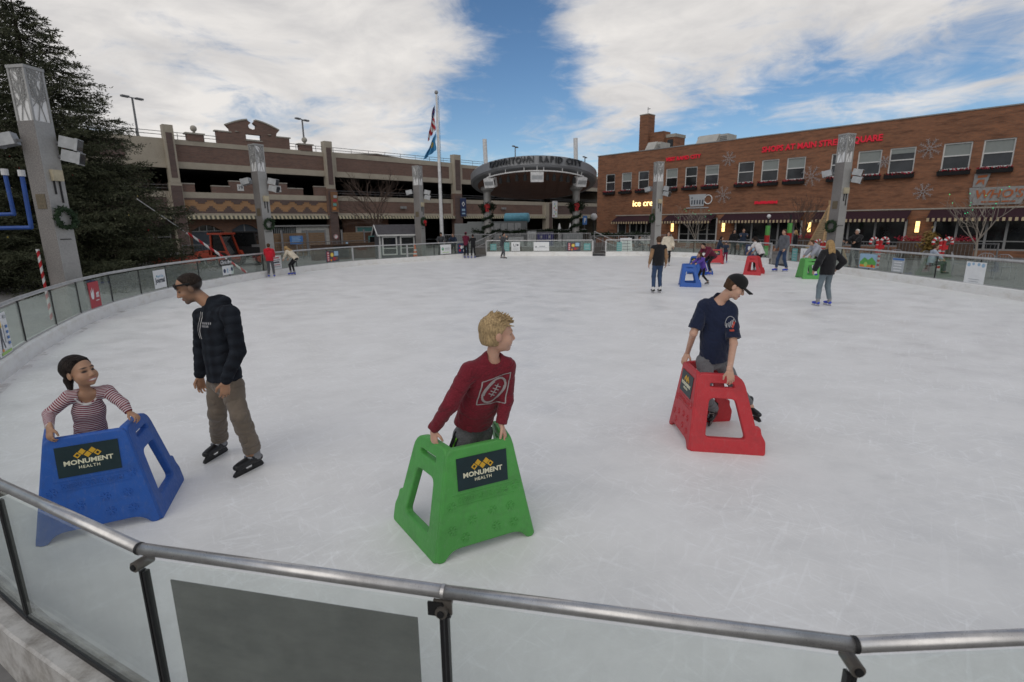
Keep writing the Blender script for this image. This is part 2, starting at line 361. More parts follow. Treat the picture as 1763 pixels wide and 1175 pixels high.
# materials slots on a body: 0 skin, 1 lips, 2 brows/lashes, 3 eye white, 4 teeth, 5 beard shadow
def head_field(F, c, fwd, up, H, smile=0.0, beard=False, fine=True, child=0.0, scalp=None):
    fw = unit(fwd); rt = unit(np.cross(fw, up)); u = np.cross(rt, fw)
    P = lambda x, y, z: c + H * (x * rt + y * fw + z * u)
    def E(x, y, z, a, b, d, mt=0, k=.03, sub=False): F.ell(P(x, y, z), rt, fw, u, np.array((a, b, d)) * H, mt, k * H, sub)
    def C(p, q, ra, rb, mt=0, k=.03): F.cap(P(*p), P(*q), ra * H, rb * H, mt, k * H)
    E(0, -.07, .14, .335, .425, .36)
    E(0, .09, -.10, .285, .30, .36, k=.08)
    def PT(ch_, x, y, z, a, b, d, hard=1.6): F.paint.append((ch_, P(x, y, z), (rt, fw, u), np.array((a, b, d)) * H, hard))
    E(0, .15, -.33 + .04 * child, .20, .21, .15, k=.1); C((0, .30, -.42 + .05 * child), (0, .31, -.43 + .05 * child), .07, .07, k=.08)
    if scalp is not None: PT(0, 0, scalp, .20, .43, .53, .42, 5.0)
    if child: E(0, .17, -.18, .26, .20, .18, k=.1)
    if beard: PT(3, 0, .22, -.42, .30, .32, .20, 1.2); PT(3, 0, -.15, .02, .50, .42, .34, 1.6)
    for s_ in (-1, 1):
        E(s_ * .345, -.04, -.03, .035, .085, .125, k=.03)
        E(s_ * .16, .25, -.13, .11, .11, .10, k=.1)
    if fine:
        C((-.15, .335, .10), (.15, .335, .10), .045, .045, k=.09)
        C((0, .365, .05), (0, .455, -.125), .035, .052, k=.05)
        for s_ in (-1, 1):
            E(s_ * .05, .41, -.15, .042, .05, .035, k=.03)
            E(s_ * .14, .43, .015, .085, .075, .05, k=.05, sub=True)
            PT(0, s_ * .14, .36, .012, .080, .10, .034); PT(0, s_ * .14, .37, .128, .095, .10, .022, 1.2)
        E(0, .375, -.262, .105, .045, .022, k=.02); E(0, .37, -.302, .09, .045, .028, k=.02); PT(1, 0, .38, -.282, .125 + .02 * bool(smile), .10, .055 + .012 * bool(smile))
        if smile:
            PT(2, 0, .39, -.280, .105, .10, .026)
            for s_ in (-1, 1): E(s_ * .15, .27, -.19, .085, .09, .07, k=.08)
    return P
def hand_field(F, wr, d, n, s, L_, curl=(.35, .5, .4), fr=1.0, spread=.08, thumb_out=.6):
    d, n = unit(d), unit(n); n = unit(n - d * (n @ d)); s = unit(np.asarray(s) - d * (np.asarray(s) @ d)); s = unit(s - n * (s @ n))
    F.cap(wr - d * .02 * fr, wr + d * L_ * .16, L_ * .135, L_ * .16, 0, .012 * fr, n, .62)
    F.cap(wr + d * L_ * .16, wr + d * L_ * .42, L_ * .19, L_ * .215, 0, .012 * fr, n, .42)
    for i, (o, ln) in enumerate(((.155, .40), (.055, .45), (-.05, .42), (-.145, .33))):
        p = wr + d * L_ * (.50 - .03 * abs(i - 1)) + s * L_ * o; a = 0; r = L_ * .050
        for j, (c_, fq) in enumerate(zip(curl, (.46, .31, .23))):
            a += c_; dd = unit(d * math.cos(a) + n * math.sin(a) + s * spread * (1.2 - i) * .8); q = p + dd * L_ * ln * fq
            F.cap(p, q, r, r * .9, 0, .003 * fr); p = q; r *= .9
    p = wr + d * L_ * .14 + s * L_ * .16; q = p + unit(d * .75 + s * thumb_out + n * .35) * L_ * .25; r = L_ * .062
    F.cap(p, q, r * 1.15, r, 0, .01 * fr); F.cap(q, q + unit(d + n * .55 + s * .1) * L_ * .2, r, r * .8, 0, .003 * fr)
def mid(a, b, t=.5): return a * (1 - t) + b * t
def limb_ok(J):
    for k in J: J[k] = np.asarray(J[k], float)
    return J
def base_body(J, s, mats, vox, base, parent, skinny=1.0, smile=0, beard=False, fine=True, curl=(.35, .5, .4), fr=1.0, hand=.185, child=0.0):
    F = Field(); side = unit(J['shR'] - J['shL']); hside = unit(J['hipR'] - J['hipL']); upv = unit(J['neck'] - J['pelvis'])
    fw = unit(np.cross(upv, side)); hf = unit(np.cross(upv, hside)); q = s * skinny
    ch = mid(J['pelvis'], J['neck'], .68)
    F.cap(J['pelvis'], mid(J['pelvis'], J['neck'], .35), .13 * q, .115 * q, 0, .04 * s, hf, .7)
    F.cap(mid(J['pelvis'], J['neck'], .35), ch, .115 * q, .14 * q, 0, .05 * s, fw, .68)
    F.cap(ch, mid(J['pelvis'], J['neck'], .86), .14 * q, .10 * q, 0, .05 * s, fw, .66)
    F.cap(mid(J['shL'], J['neck'], .2), mid(J['shR'], J['neck'], .2), .055 * q, .055 * q, 0, .05 * s)
    F.cap(J['neck'] - upv * .03 * s, J['headc'] - J['hup'] * J['H'] * .22 - J['hf'] * J['H'] * .06, .056 * q, .052 * q, 0, .03 * s)
    for S in 'LR':
        F.cap(J['sh' + S], J['el' + S], .05 * q, .039 * q, 0, .03 * s); F.cap(J['el' + S], J['wr' + S], .039 * q, .027 * q, 0, .02 * s)
        F.cap(J['hip' + S], J['kn' + S], .078 * q, .052 * q, 0, .03 * s); F.cap(J['kn' + S], J['an' + S], .05 * q, .036 * q, 0, .02 * s)
        F.cap(J['an' + S], J['an' + S] + unit(J['toe' + S] - J['an' + S]) * .05 * s, .034 * q, .03 * q, 0, .02 * s)
        hd = J['hd' + S]; hand_field(F, J['wr' + S], hd[0], hd[1], hd[2], hand * s, hd[3] if len(hd) > 3 else curl, fr)
    head_field(F, J['headc'], J['hf'], J['hup'], J['H'], smile, beard, fine, child, J.get('scalp'))
    return surf_obj('body', F, vox, mats, base, parent)
def top_garment(name, J, s, mats, vox, base, parent, loose=.022, sleeve=1.0, hem=-.10, wr=.004, seed=0, hood=False, collar=True, cuff=.0, belly=0.0, skinny=1.0, neckr=.068, puff=0.0, wd=(.152, .142, .146), neckcut=False):
    F = Field(); side = unit(J['shR'] - J['shL']); hside = unit(J['hipR'] - J['hipL']); ax = J['neck'] - J['pelvis']; tl = np.linalg.norm(ax); upv = unit(ax)
    fw = unit(np.cross(upv, side)); hf = unit(np.cross(upv, hside)); q = s * skinny; g = loose * s
    hp = J['pelvis'] + upv * hem * s; P = lambda t: mid(J['pelvis'], J['neck'], t)
    hl = abs(hem) * s
    AXS = (hp, upv)
    F.cap(hp, P(.35), wd[0] * q + g + belly, wd[1] * q + g + belly, 0, .05 * s, hf, .76, cut=[(hp, -upv)], axis=AXS)
    F.cap(P(.35), P(.68), wd[1] * q + g + belly, wd[2] * q + g, 0, .05 * s, fw, .74, axis=AXS)
    F.cap(P(.68), P(.86), wd[2] * q + g, .105 * q + g * .7, 0, .05 * s, fw, .72, axis=AXS)
    F.cap(mid(J['shL'], J['neck'], .12), mid(J['shR'], J['neck'], .12), .062 * q + g * .45, .062 * q + g * .45, 0, .045 * s, axis=(hp, upv - fw * .9))
    F.cap(P(.86), J['neck'] + upv * .0 * s, .085 * q + g * .5, neckr * q + g * .2, 0, .04 * s, fw, .85, axis=AXS, cut=None if hood else [(J['neck'] - upv * .004 * s, unit(upv + .60 * fw))])
    tv = unit(upv + .60 * fw); nk = J['neck'] - upv * .008 * s
    if collar: F.cap(nk - tv * .010 * s, nk + tv * .006 * s, (neckr + .004) * q + g * .25, neckr * q + g * .25, 1, .008, fw, .9)
    if hood:
        b_ = J['neck'] - fw * .075 * s + upv * .01 * s
        F.cap(b_ - side * .075 * s, b_ + side * .075 * s, .05 * s, .05 * s, 0, .03 * s)
        F.cap(b_ - fw * .02 * s - upv * .05 * s, b_ + upv * .01 * s, .07 * s, .055 * s, 0, .04 * s)
        for sg in (-1, 1): F.cap(b_ + side * .075 * s * sg, J['neck'] + fw * .055 * s + side * .03 * s * sg - upv * .025 * s, .04 * s, .027 * s, 0, .02 * s)
    for S in 'LR':
        sh, el, wr_ = J['sh' + S], J['el' + S], J['wr' + S]
        if sleeve <= .5:
            e = mid(sh, el, sleeve * 2); F.cap(sh, e, .054 * q + g * .5, .050 * q + g * 1.05, 0, .035 * s, cut=[(e, unit(el - sh))])
        else:
            F.cap(sh, el, .056 * q + g * .6, .042 * q + g * .85 + puff, 0, .035 * s, axis=(sh, unit(el - sh)))
            e = mid(el, wr_, min(1, (sleeve - .5) * 2)); F.cap(el, e, .042 * q + g * .85 + puff, .030 * q + g * .7 + puff, 0, .02 * s, cut=[(e, unit(wr_ - el))], axis=(el, unit(wr_ - el)))
            if cuff: F.cap(mid(el, wr_, .9), e, .033 * q + g * .55, .031 * q + g * .5, 1 if len(mats) > 1 and cuff > .5 else 0, .004)
    if neckcut: F.cap(J['neck'] + fw * (.020 + neckcut * .02) * s - upv * .015 * s, J['neck'] + fw * .075 * s + upv * .16 * s, (.060 + neckcut * .012) * s, .075 * s, 0, .006, sub=True)
    return surf_obj(name, F, vox, mats, base, parent, wr=wr * s, seed=seed, wrf=46 / s)
def trousers(J, s, mats, vox, base, parent, loose=.018, wr=.004, seed=1, end=.97, skinny=1.0, flare=0.0, name='trousers'):
    F = Field(); hside = unit(J['hipR'] - J['hipL']); upv = unit(J['neck'] - J['pelvis']); hf = unit(np.cross(upv, hside)); q = s * skinny; g = loose * s
    F.cap(J['pelvis'] + upv * .09 * s, J['pelvis'] - upv * .03 * s, .120 * q + g * .5, .128 * q + g * .6, 0, .05 * s, hf, .72)
    for S in 'LR':
        h, k, a = J['hip' + S], J['kn' + S], J['an' + S]; e = mid(k, a, end)
        F.cap(h, k, .080 * q + g * .8, .056 * q + g * .9, 0, .035 * s); F.cap(k, e, .056 * q + g, .044 * q + g + flare, 0, .03 * s, cut=[(e, unit(a - k))])
        F.cap(mid(h, J['pelvis'], .25) - hf * .025 * s, h - hf * .025 * s, .078 * q + g * .5, .076 * q + g * .5, 0, .04 * s)
    return surf_obj(name, F, vox, mats, base, parent, wr=wr * s, seed=seed, wrf=44 / s)
def skate(J, S, s, base, parent, boot, cuff, blade, vox=.008, fine=True):
    a, t = J['an' + S], J['toe' + S]; d = unit((t - a) * np.array([1, 1, 0])); z0 = J['sole' + S] if 'sole' + S in J else .06 * s
    tilt = J.get('pitch' + S, 0.0); up = unit(np.array([0, 0, 1.]) - d * tilt); d = unit(d + np.array([0, 0, 1]) * tilt); lat = np.cross(d, up)
    heel = np.array([a[0], a[1], a[2]]) - up * .10 * s - d * .055 * s; F = Field()
    F.cap(heel + up * .035 * s + d * .02 * s, heel + up * .03 * s + d * .19 * s, .042 * s, .04 * s, 0, .02 * s, up, .8)
    F.cap(heel + up * .05 * s + d * .11 * s, heel + up * .03 * s + d * .235 * s, .042 * s, .036 * s, 0, .02 * s, up, .8)
    F.cap(heel + up * .05 * s + d * .045 * s, a + up * .06 * s, .045 * s, .05 * s, 1, .02 * s, cut=[(a + up * .10 * s, up)])
    if fine:
        for zz in (.03, .075): F.cap(a + up * zz * s + d * .045 * s - lat * .035 * s, a + up * zz * s + d * .045 * s + lat * .035 * s, .014 * s, .014 * s, 0, .004)
        F.cap(heel + up * .075 * s + d * .12 * s - lat * .03 * s, heel + up * .075 * s + d * .12 * s + lat * .03 * s, .013 * s, .013 * s, 2, .003)
    b = surf_obj('skate', F, vox, [boot, cuff, MATS['steel_dark'] if fine else boot], base, parent)
    m = MB(); h0 = heel - base; L0, L1 = -.03 * s, .285 * s
    prof = [(L0, -.045 * s), (L0 + .02 * s, -.055 * s), (L1 - .02 * s, -.055 * s), (L1, -.038 * s), (L1 - .01 * s, -.02 * s), (.24 * s, .005 * s), (.17 * s, .005 * s), (.145 * s, -.025 * s), (.09 * s, -.025 * s), (.07 * s, .01 * s), (.0, .01 * s), (L0 + .01 * s, -.02 * s)]
    n_ = len(prof); hw = .008 * s; vs = [h0 + d * p + up * q_ + lat * k_ for k_ in (-hw, hw) for p, q_ in prof]
    m.add(vs, [tuple(range(n_ - 1, -1, -1)), tuple(range(n_, 2 * n_))] + [(i, (i + 1) % n_, n_ + (i + 1) % n_, n_ + i) for i in range(n_)], blade)
    o = m.build('blade', b); m.fixn(o); return b
def hair_field(F, J, s, thick=.035, face_cut=(.30, .30), low=-.34, tex=0, side=1.0, mt=0):
    c, H = J['headc'], J['H']; fw = unit(J['hf']); rt = unit(np.cross(fw, J['hup'])); u = np.cross(rt, fw)
    P = lambda x, y, z: c + H * (x * rt + y * fw + z * u)
    cn = unit(fw * .80 - u * .60); cp = P(0, face_cut[0], face_cut[1])
    F.ell(P(0, -.07, .145), rt, fw, u, (np.array((.335 * side, .425, .36)) + thick) * H, mt, .01, cut=[(cp, cn), (P(0, 0, low), -u)])
    F.ell(P(0, -.16, -.06), rt, fw, u, (np.array((.30 * side, .30, .33)) + thick) * H, mt, .03 * H, cut=[(P(0, .0, 0), fw), (P(0, 0, low), -u)])
    return P, rt, fw, u
# ================================================================ ground and ice
def ice_mat():
    m, t, b, o = new_mat('ice'); v = tmap(t)
    big = tnoise(t, tmap(t, (.5, .6, 1), (0, 0, .25)), .8, 6, .6); med = tnoise(t, tmap(t, (1.0, 1.25, 1), (0, 0, -.4)), 1.2, 7, .68)
    col = ramp(t, big, [(.30, (.73, .725, .718)), (.55, (.80, .795, .786)), (.75, (.84, .836, .828))])
    col = tmix(t, .55, col, ramp(t, med, [(.34, (.67, .668, .664)), (.52, (.79, .785, .777)), (.70, (.87, .865, .858))]))
    sc_ = None
    for i, (rot, sx, sy, s_, th) in enumerate(((.3, 1.2, 9, 2.2, .665), (1.25, 1.5, 11, 2.0, .67), (-.55, 1.1, 8, 2.6, .67), (2.1, 1.6, 14, 1.7, .68), (.9, 1.0, 16, 1.4, .67), (-1.0, 2.2, 22, 1.8, .675))):
        n = tnoise(t, tdir(t, rot, sx, sy, (i * 3.7, i, 0)), s_, 3, .55, .6)
        q = ramp(t, n, [(th - .075, (0, 0, 0)), (th + .02, (1, 1, 1))]); sc_ = q if sc_ is None else tmix(t, 1.0, sc_, q, 'ADD')
    for i, (rot, sx, sy, s_) in enumerate(((.2, .5, 1.6, 1.5), (1.3, .6, 1.8, 1.3), (-.7, .5, 1.7, 1.7), (2.3, .6, 1.5, 2.1), (.75, .9, 1.3, 2.6))):
        n = tnoise(t, tdir(t, rot, sx, sy, (i * 5.3, 2 * i, 0)), s_, 1.5, .4, .3)
        q = ramp(t, tmath(t, 'ABSOLUTE', tmath(t, 'SUBTRACT', n, .5)), [(0, (.55, .55, .55)), (.0040, (0, 0, 0))]); sc_ = tmix(t, 1.0, sc_, q, 'ADD')
    patch = ramp(t, tnoise(t, v, .8, 5, .65), [(.36, (.15, .15, .15)), (.60, (1, 1, 1))])
    f = tmath(t, 'MULTIPLY', tmath(t, 'MULTIPLY', sc_, patch), .44)
    col = tmix(t, f, col, (.92, .925, .93))
    snow = ramp(t, tnoise(t, tmap(t, (1, 1.6, 1)), 7.0, 9, .74), [(.55, (0, 0, 0)), (.72, (1, 1, 1))]); col = tmix(t, tmath(t, 'MULTIPLY', tmath(t, 'MULTIPLY', snow, patch), .75), col, (.90, .905, .91))
    dk = ramp(t, tnoise(t, tmap(t, (.9, 1.4, 1), (0, 0, .5)), 1.3, 8, .7), [(.28, (1, 1, 1)), (.42, (0, 0, 0))]); col = tmix(t, tmath(t, 'MULTIPLY', dk, .20), col, (.42, .42, .42))
    t.links.new(col, b.inputs['Base Color'])
    t.links.new(ramp(t, med, [(.35, (.30, .30, .30)), (.7, (.60, .60, .60))]), b.inputs['Roughness']); b.inputs['Specular IOR Level'].default_value = .42; b.inputs['IOR'].default_value = 1.31
    tbump(t, b, tmath(t, 'ADD', tmath(t, 'MULTIPLY', sc_, .6), snow), .10, .004); return m
ICE = ice_mat()
# rink edge, counter-clockwise seen from the camera's left
EDGE_L = [(-3.60, 2.98), (-4.75, 3.85), (-5.85, 4.92), (-6.85, 6.15), (-7.71, 7.55), (-8.69, 9.24), (-9.5, 10.85), (-10.23, 12.4), (-10.88, 14.3), (-11.2, 15.9), (-11.42, 17.5), (-11.52, 19.5), (-11.45, 21.5), (-11.12, 23.8), (-10.55, 26.1), (-9.8, 28.3), (-8.9, 29.9), (-7.75, 31.3), (-6.35, 32.6), (-4.9, 34.1), (-3.7, 35.4), (-2.55, 36.5)]
EDGE_S = [(-1.78, 38.1), (.1, 37.75), (1.95, 37.4), (3.8, 37.1), (5.66, 36.75)]
EDGE_R = [(6.55, 36.6), (8.0, 36.4), (9.4, 36.0), (10.65, 35.3), (11.75, 34.2), (12.6, 32.8), (13.2, 31.3), (13.6, 29.8), (13.8, 28.2)]
EDGE_Q = [(13.75, 26.4), (14.0, 24.6), (14.2, 22.8), (14.3, 21.1), (14.34, 19.4), (14.33, 17.8), (14.31, 16.1), (14.29, 14.43), (14.0, 12.6), (13.4, 10.7), (12.5, 8.9), (11.3, 7.2), (9.9, 5.7), (8.3, 4.3), (6.6, 3.1), (4.9, 2.1), (3.45, 1.52)]
EDGE_N = [(-3.60, 2.98), (-2.53, 2.345), (-1.44, 1.79), (-.24, 1.53), (.985, 1.285), (2.22, 1.335), (3.45, 1.52)]
loop = EDGE_L[::1] + EDGE_S + EDGE_R + EDGE_Q + [EDGE_N[5], EDGE_N[4], EDGE_N[3], EDGE_N[2], EDGE_N[1]]
mb = MB(); cx, cy = 1.3, 18
# ice sheet: fan of rings so that the surface is evenly meshed
mb.add([(cx, cy, 0)] + [(x, y, 0) for x, y in loop], [(0, i + 1, (i + 1) % len(loop) + 1) for i in range(len(loop))], ICE)
o = mb.build('ice'); mb.fixn(o); tag(o, kind='structure')
if o.data.polygons[0].normal.z < 0: o.data.flip_normals()
mat('paving', (.20, .195, .19), .85, var=.25, nscale=.5, fine=.35); mat('asphalt', (.05, .05, .052), .9, nscale=.3, fine=.3)
mb = MB(); S_ = 700; mb.add([(-S_, -S_, -.03), (S_, -S_, -.03), (S_, S_, -.03), (-S_, S_, -.03)], [(0, 1, 2, 3)], MATS['paving']); tag(mb.build('plaza_ground'), kind='structure')
# ================================================================ rink barrier
def kick(nm, dirt_dim):
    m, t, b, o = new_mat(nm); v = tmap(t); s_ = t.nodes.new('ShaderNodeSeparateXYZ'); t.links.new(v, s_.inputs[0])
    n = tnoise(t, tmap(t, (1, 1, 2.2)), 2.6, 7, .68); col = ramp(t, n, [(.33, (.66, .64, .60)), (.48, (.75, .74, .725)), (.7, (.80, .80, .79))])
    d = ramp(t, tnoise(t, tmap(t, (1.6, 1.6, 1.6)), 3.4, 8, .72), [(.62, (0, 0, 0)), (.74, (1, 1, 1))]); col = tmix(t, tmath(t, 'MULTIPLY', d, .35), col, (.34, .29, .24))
    if dirt_dim: d2 = ramp(t, tnoise(t, tmap(t, (2.2, 2.2, 2.2)), 2.2, 9, .75), [(.42, (0, 0, 0)), (.62, (1, 1, 1))]); col = tmix(t, tmath(t, 'ADD', tmath(t, 'MULTIPLY', d2, .4), .48), col, (.17, .15, .13))  # near boards: grime blotches plus the view's corner dimming put into the colour
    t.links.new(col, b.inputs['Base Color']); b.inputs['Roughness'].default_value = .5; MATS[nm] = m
kick('kick_board', 0); kick('kick_board_dirty_dim', .5)
mat('rust_edge', (.42, .36, .30), .9, var=.35, nscale=2.0)
def steel():
    m, t, b, o = new_mat('steel_rail'); n = tnoise(t, tmap(t, (3, 3, 3)), 6, 6, .65); n2 = tnoise(t, tmap(t, (40, 40, 40)), 6, 3, .6)
    t.links.new(ramp(t, n, [(.3, (.46, .45, .445)), (.7, (.62, .61, .60))]), b.inputs['Base Color']); b.inputs['Metallic'].default_value = .85
    t.links.new(ramp(t, n2, [(.3, (.26, .26, .26)), (.7, (.38, .38, .38))]), b.inputs['Roughness']); tbump(t, b, n2, .06, .002); MATS['steel_rail'] = m
steel()
glassy('glass_pane', (.90, .945, .915), .045, .03, .06); glassy('glass_near', (.965, .985, .972), .045, .015, .04)
mat('gasket', (.010, .010, .011), .5); mat('bracket_metal', (.16, .145, .13), .45, .6); mat('rail_far', (.46, .46, .46), .42, .55)
def barrier(label, pts, near=False, ends=(True, True), skip_post=()):
    P = [np.array([x, y, 0.]) for x, y in pts]; t = thing('rink_barrier', label, 'barrier', P[0], 0, 'glass barriers round the ice'); B0 = P[0]
    P = [p - B0 for p in P]; up = np.array([0, 0, 1.]); C0 = np.array([cx, cy, 0]) - B0
    nrm = []
    for i, p in enumerate(P):
        d = unit(P[min(i + 1, len(P) - 1)] - P[max(i - 1, 0)]); n_ = np.array([-d[1], d[0], 0])
        if n_ @ (C0 - p) < 0: n_ = -n_
        nrm.append(n_)
    kz = .285; GC = 0.0 if near else -.075
    for i in range(len(P) - 1):
        a, b = P[i], P[i + 1]; na, nb = nrm[i], nrm[i + 1]; d = unit(b - a); n_ = np.array([-d[1], d[0], 0]); n_ = n_ if n_ @ (C0 - a) > 0 else -n_
        m = MB(); off_i, off_o = (.0, .0) if not near else (0, 0)
        o0, o1 = (-.095, .075) if near else (-.17, .0)
        m.add([a + na * o1, b + nb * o1, b + nb * o1 + up * (kz - .03), a + na * o1 + up * (kz - .03), a + na * (o1 - .03) + up * kz, b + nb * (o1 - .03) + up * kz, b + nb * (o0 + .012) + up * kz, a + na * (o0 + .012) + up * kz, a + na * o0 + up * (kz - .012), b + nb * o0 + up * (kz - .012), b + nb * o0 - up * .04, a + na * o0 - up * .04],
              [(0, 1, 2, 3), (3, 2, 5, 4), (4, 5, 6, 7), (7, 6, 9, 8), (8, 9, 10, 11)], MATS['kick_board_dirty_dim' if near else 'kick_board']); ko = m.build('kick_board', t); m.fixn(ko)
        gs = MB(); gc = GC
        g0, g1 = a + na * gc + d * (.012 if near else .02), b + nb * gc - d * (.012 if near else .02)
        gs.obox((g0 + g1) / 2 + up * ((kz + 1.0 + (.03 if near else .01)) / 2), (g1 - g0) / 2, n_ * .006, up * ((1.0 + (.03 if near else .01) - kz) / 2 - .001), MATS['glass_near' if near else 'glass_pane']); gs.build('glass_pane', t)
        gk = MB(); gk.obox((g0 + g1) / 2 + up * (kz + .014), (g1 - g0) / 2 + d * .01, n_ * .012, up * .0135, MATS['gasket' if near else 'rail_far']); gk.build('gasket', t)
        r = MB(); rr = .0225 if near else .036; e = d * (.002 if near else 0)
        r.tube([a + na * gc + up * 1.075 + e, b + nb * gc + up * 1.075 - e], rr, MATS['steel_rail' if near else 'rail_far'], 28 if near else 8); r.build('rail', t, smooth=False)
        if near:
            for pl in t.children[-1].data.polygons: pl.use_smooth = len(pl.vertices) == 4
    for i, p in enumerate(P):
        if i in (0, len(P) - 1) and not ends[0 if i == 0 else 1]: continue
        n_ = nrm[i]; q = p + n_ * GC; d = np.array([-n_[1], n_[0], 0]); m = MB()
        if near:
            for sg in (-1, 1): m.obox(q + d * sg * .009 + up * .655, d * .0055, n_ * .012, up * .325, MATS['gasket'])
            m.build('post', t)
            m = MB(); m.tube([q + n_ * -.035 + up * 1.015, q + n_ * .035 + up * 1.015], .021, MATS['bracket_metal'], 14); m.tube([q + n_ * -.042 + up * 1.015, q + n_ * -.035 + up * 1.015], .012, MATS['gasket'], 10)
            if i == 3:
                m.obox(q + up * 1.025 - n_ * .012, d * .032, n_ * .004, up * .026, MATS['bracket_metal']); m.prism([(-.03, -.05), (.05, -.05), (.05, .0), (.0, .0)], 'y', -.004, .004, MATS['gasket'])
                m.v[-8:] = [tuple(q + up * (1.045 + z) + d * (x * 1.0) - n_ * (.02 + y)) for x, y, z in m.v[-8:]]
            k = m.build('rail_bracket', t); m.fixn(k)
            m = MB(); dd = unit(P[min(i + 1, len(P) - 1)] - P[max(i - 1, 0)])
            m.tube([q + up * 1.075 - dd * .006, q + up * 1.075 + dd * .006], .0240, MATS['gasket'] if i != 3 else MATS['steel_rail'], 24); m.build('rail_joint', t)
        else:
            w_ = .012 if i not in skip_post else .05
            m.obox(q + up * (.66 if i not in skip_post else .66), d * w_, n_ * (.016 if i not in skip_post else .03), up * .375, MATS['gasket' if i not in skip_post else 'rail_far']); m.build('post', t)
    return t, P, nrm, B0
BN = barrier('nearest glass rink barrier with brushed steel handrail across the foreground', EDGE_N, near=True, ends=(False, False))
BL = barrier('curved glass rink barrier along the left by the spruce tree and parking garage', EDGE_L, ends=(True, True), skip_post=(16, 17, 18, 21))
BS = barrier('straight glass rink barrier in front of the stage canopy', EDGE_S, skip_post=(0, 4))
BR = barrier('glass rink barrier in front of the ice cream shop, beside the stage ramp', EDGE_R, skip_post=(0, 8))
BQ = barrier('curved glass rink barrier along the right side by the candy cane decorations', EDGE_Q, ends=(True, False), skip_post=(0, 1))
# brown slush line where boards meet the ice
mb = MB()
def soil():
    m, t, b, o = new_mat('stain'); b.inputs['Base Color'].default_value = (.33, .25, .20, 1); b.inputs['Roughness'].default_value = .8
    n = tnoise(t, tmap(t, (1, 1, 1)), 2.2, 8, .75); f = ramp(t, n, [(.50, (0, 0, 0)), (.70, (.45, .45, .45))])
    tr = t.nodes.new('ShaderNodeBsdfTransparent'); mx_ = t.nodes.new('ShaderNodeMixShader'); t.links.new(f, mx_.inputs[0]); t.links.new(tr.outputs[0], mx_.inputs[1]); t.links.new(b.outputs[0], mx_.inputs[2]); t.links.new(mx_.outputs[0], o.inputs[0]); return m
SM = soil()
for a, b in zip(EDGE_L[2:10], EDGE_L[3:11]):
    a, b = np.array([*a, .004]), np.array([*b, .004]); ia, ib = unit(np.array([cx, cy, 0.004]) - a), unit(np.array([cx, cy, .004]) - b); ia[2] = ib[2] = 0
    mb.add([a, b, b + ib * .16, a + ia * .16], [(0, 1, 2, 3)], SM)
o = mb.build('slush_line'); tag(o, kind='structure')
if o.data.polygons[0].normal.z < 0: o.data.flip_normals()
# mats in the two gates and the ramp behind
mat('rubber_mat', (.03, .03, .032), .9); mat('deck_wood', (.16, .09, .055), .8, var=.3, nscale=2)
for nm, q in (('rubber_mat', [(-2.5, 36.5), (-1.8, 38.05), (-3.4, 38.9), (-4.1, 37.3)]), ('rubber_mat', [(5.72, 36.7), (6.5, 36.55), (6.7, 38.4), (5.9, 38.5)]), ('rubber_mat', [(13.8, 28.1), (13.78, 26.5), (16.6, 26.5), (16.6, 28.1)])):
    mb = MB(); mb.add([(x, y, .012) for x, y in q] + [(x, y, -.03) for x, y in q], [(0, 1, 2, 3), (0, 4, 5, 1), (1, 5, 6, 2), (2, 6, 7, 3), (3, 7, 4, 0)], MATS[nm]); o = mb.build(nm); mb.fixn(o); tag(o, kind='structure')
# ---------------- sponsor sheets on the glass
def on_glass(Bx, i, t, z, off=.014):                       # point on pane i of a barrier, fraction t, height z; frame facing the ice
    tt, P, nrm, B0 = Bx; k_ = 0.0 if Bx is BN else -.075; a, b = P[i] + nrm[i] * k_, P[i + 1] + nrm[i + 1] * k_; d = unit(b - a); n_ = np.array([-d[1], d[0], 0]); n_ = n_ if n_ @ (np.array([cx, cy, 0]) - B0 - a) > 0 else -n_
    x = np.cross(np.array([0, 0, 1.]), n_)
    return a + (b - a) * t + B0 + np.array([0, 0, z]) + n_ * off, x, n_
def sign(Bx, i, t, z, wd, ht, label, base_m, items, off=.014):
    c, x, n_ = on_glass(Bx, i, t, z, off); up = np.array([0, 0, 1.]); o = thing('sponsor_sign', label, 'sign', c - up * ht / 2, 0, 'sponsor signs on the rink glass'); b = MB()
    C = np.array([0, 0, ht / 2]); b.obox(C, x * wd / 2, n_ * .003, up * ht / 2, base_m); b.build('sheet', o)
    m = MB(); k = 0
    for it in items:
        k += 1; lift = n_ * (.004 + .0012 * k)
        if it[0] == 't':
            _, s_, px_, pz_, mt_ = it[:5]; v, f = text(s_, it[5], .002, bold=it[6] if len(it) > 6 else .0, shear=it[7] if len(it) > 7 else 0, sx=it[8] if len(it) > 8 else 1); m.add(put(v, C + x * px_ + up * pz_ + lift, x, up, n_), f, mt_)
        elif it[0] == 'r':
            _, px_, pz_, w_, h_, mt_ = it; m.obox(C + x * px_ + up * pz_ + lift, x * w_ / 2, n_ * .0008, up * h_ / 2, mt_)
        elif it[0] == 'd':
            _, px_, pz_, r_, mt_ = it; pts = [C + x * (px_ + r_ * math.cos(a)) + up * (pz_ + r_ * math.sin(a)) + lift + n_ * .001 for a in np.linspace(0, 6.283, 21)[:-1]]; m.add(pts, [tuple(range(20))], mt_)
        elif it[0] == 'p':
            _, poly, mt_ = it; v, f = shape2d([poly], .001); m.add(put(v, C + lift, x, up, n_), f, mt_)
    if items: m.build('lettering', o)
    return o
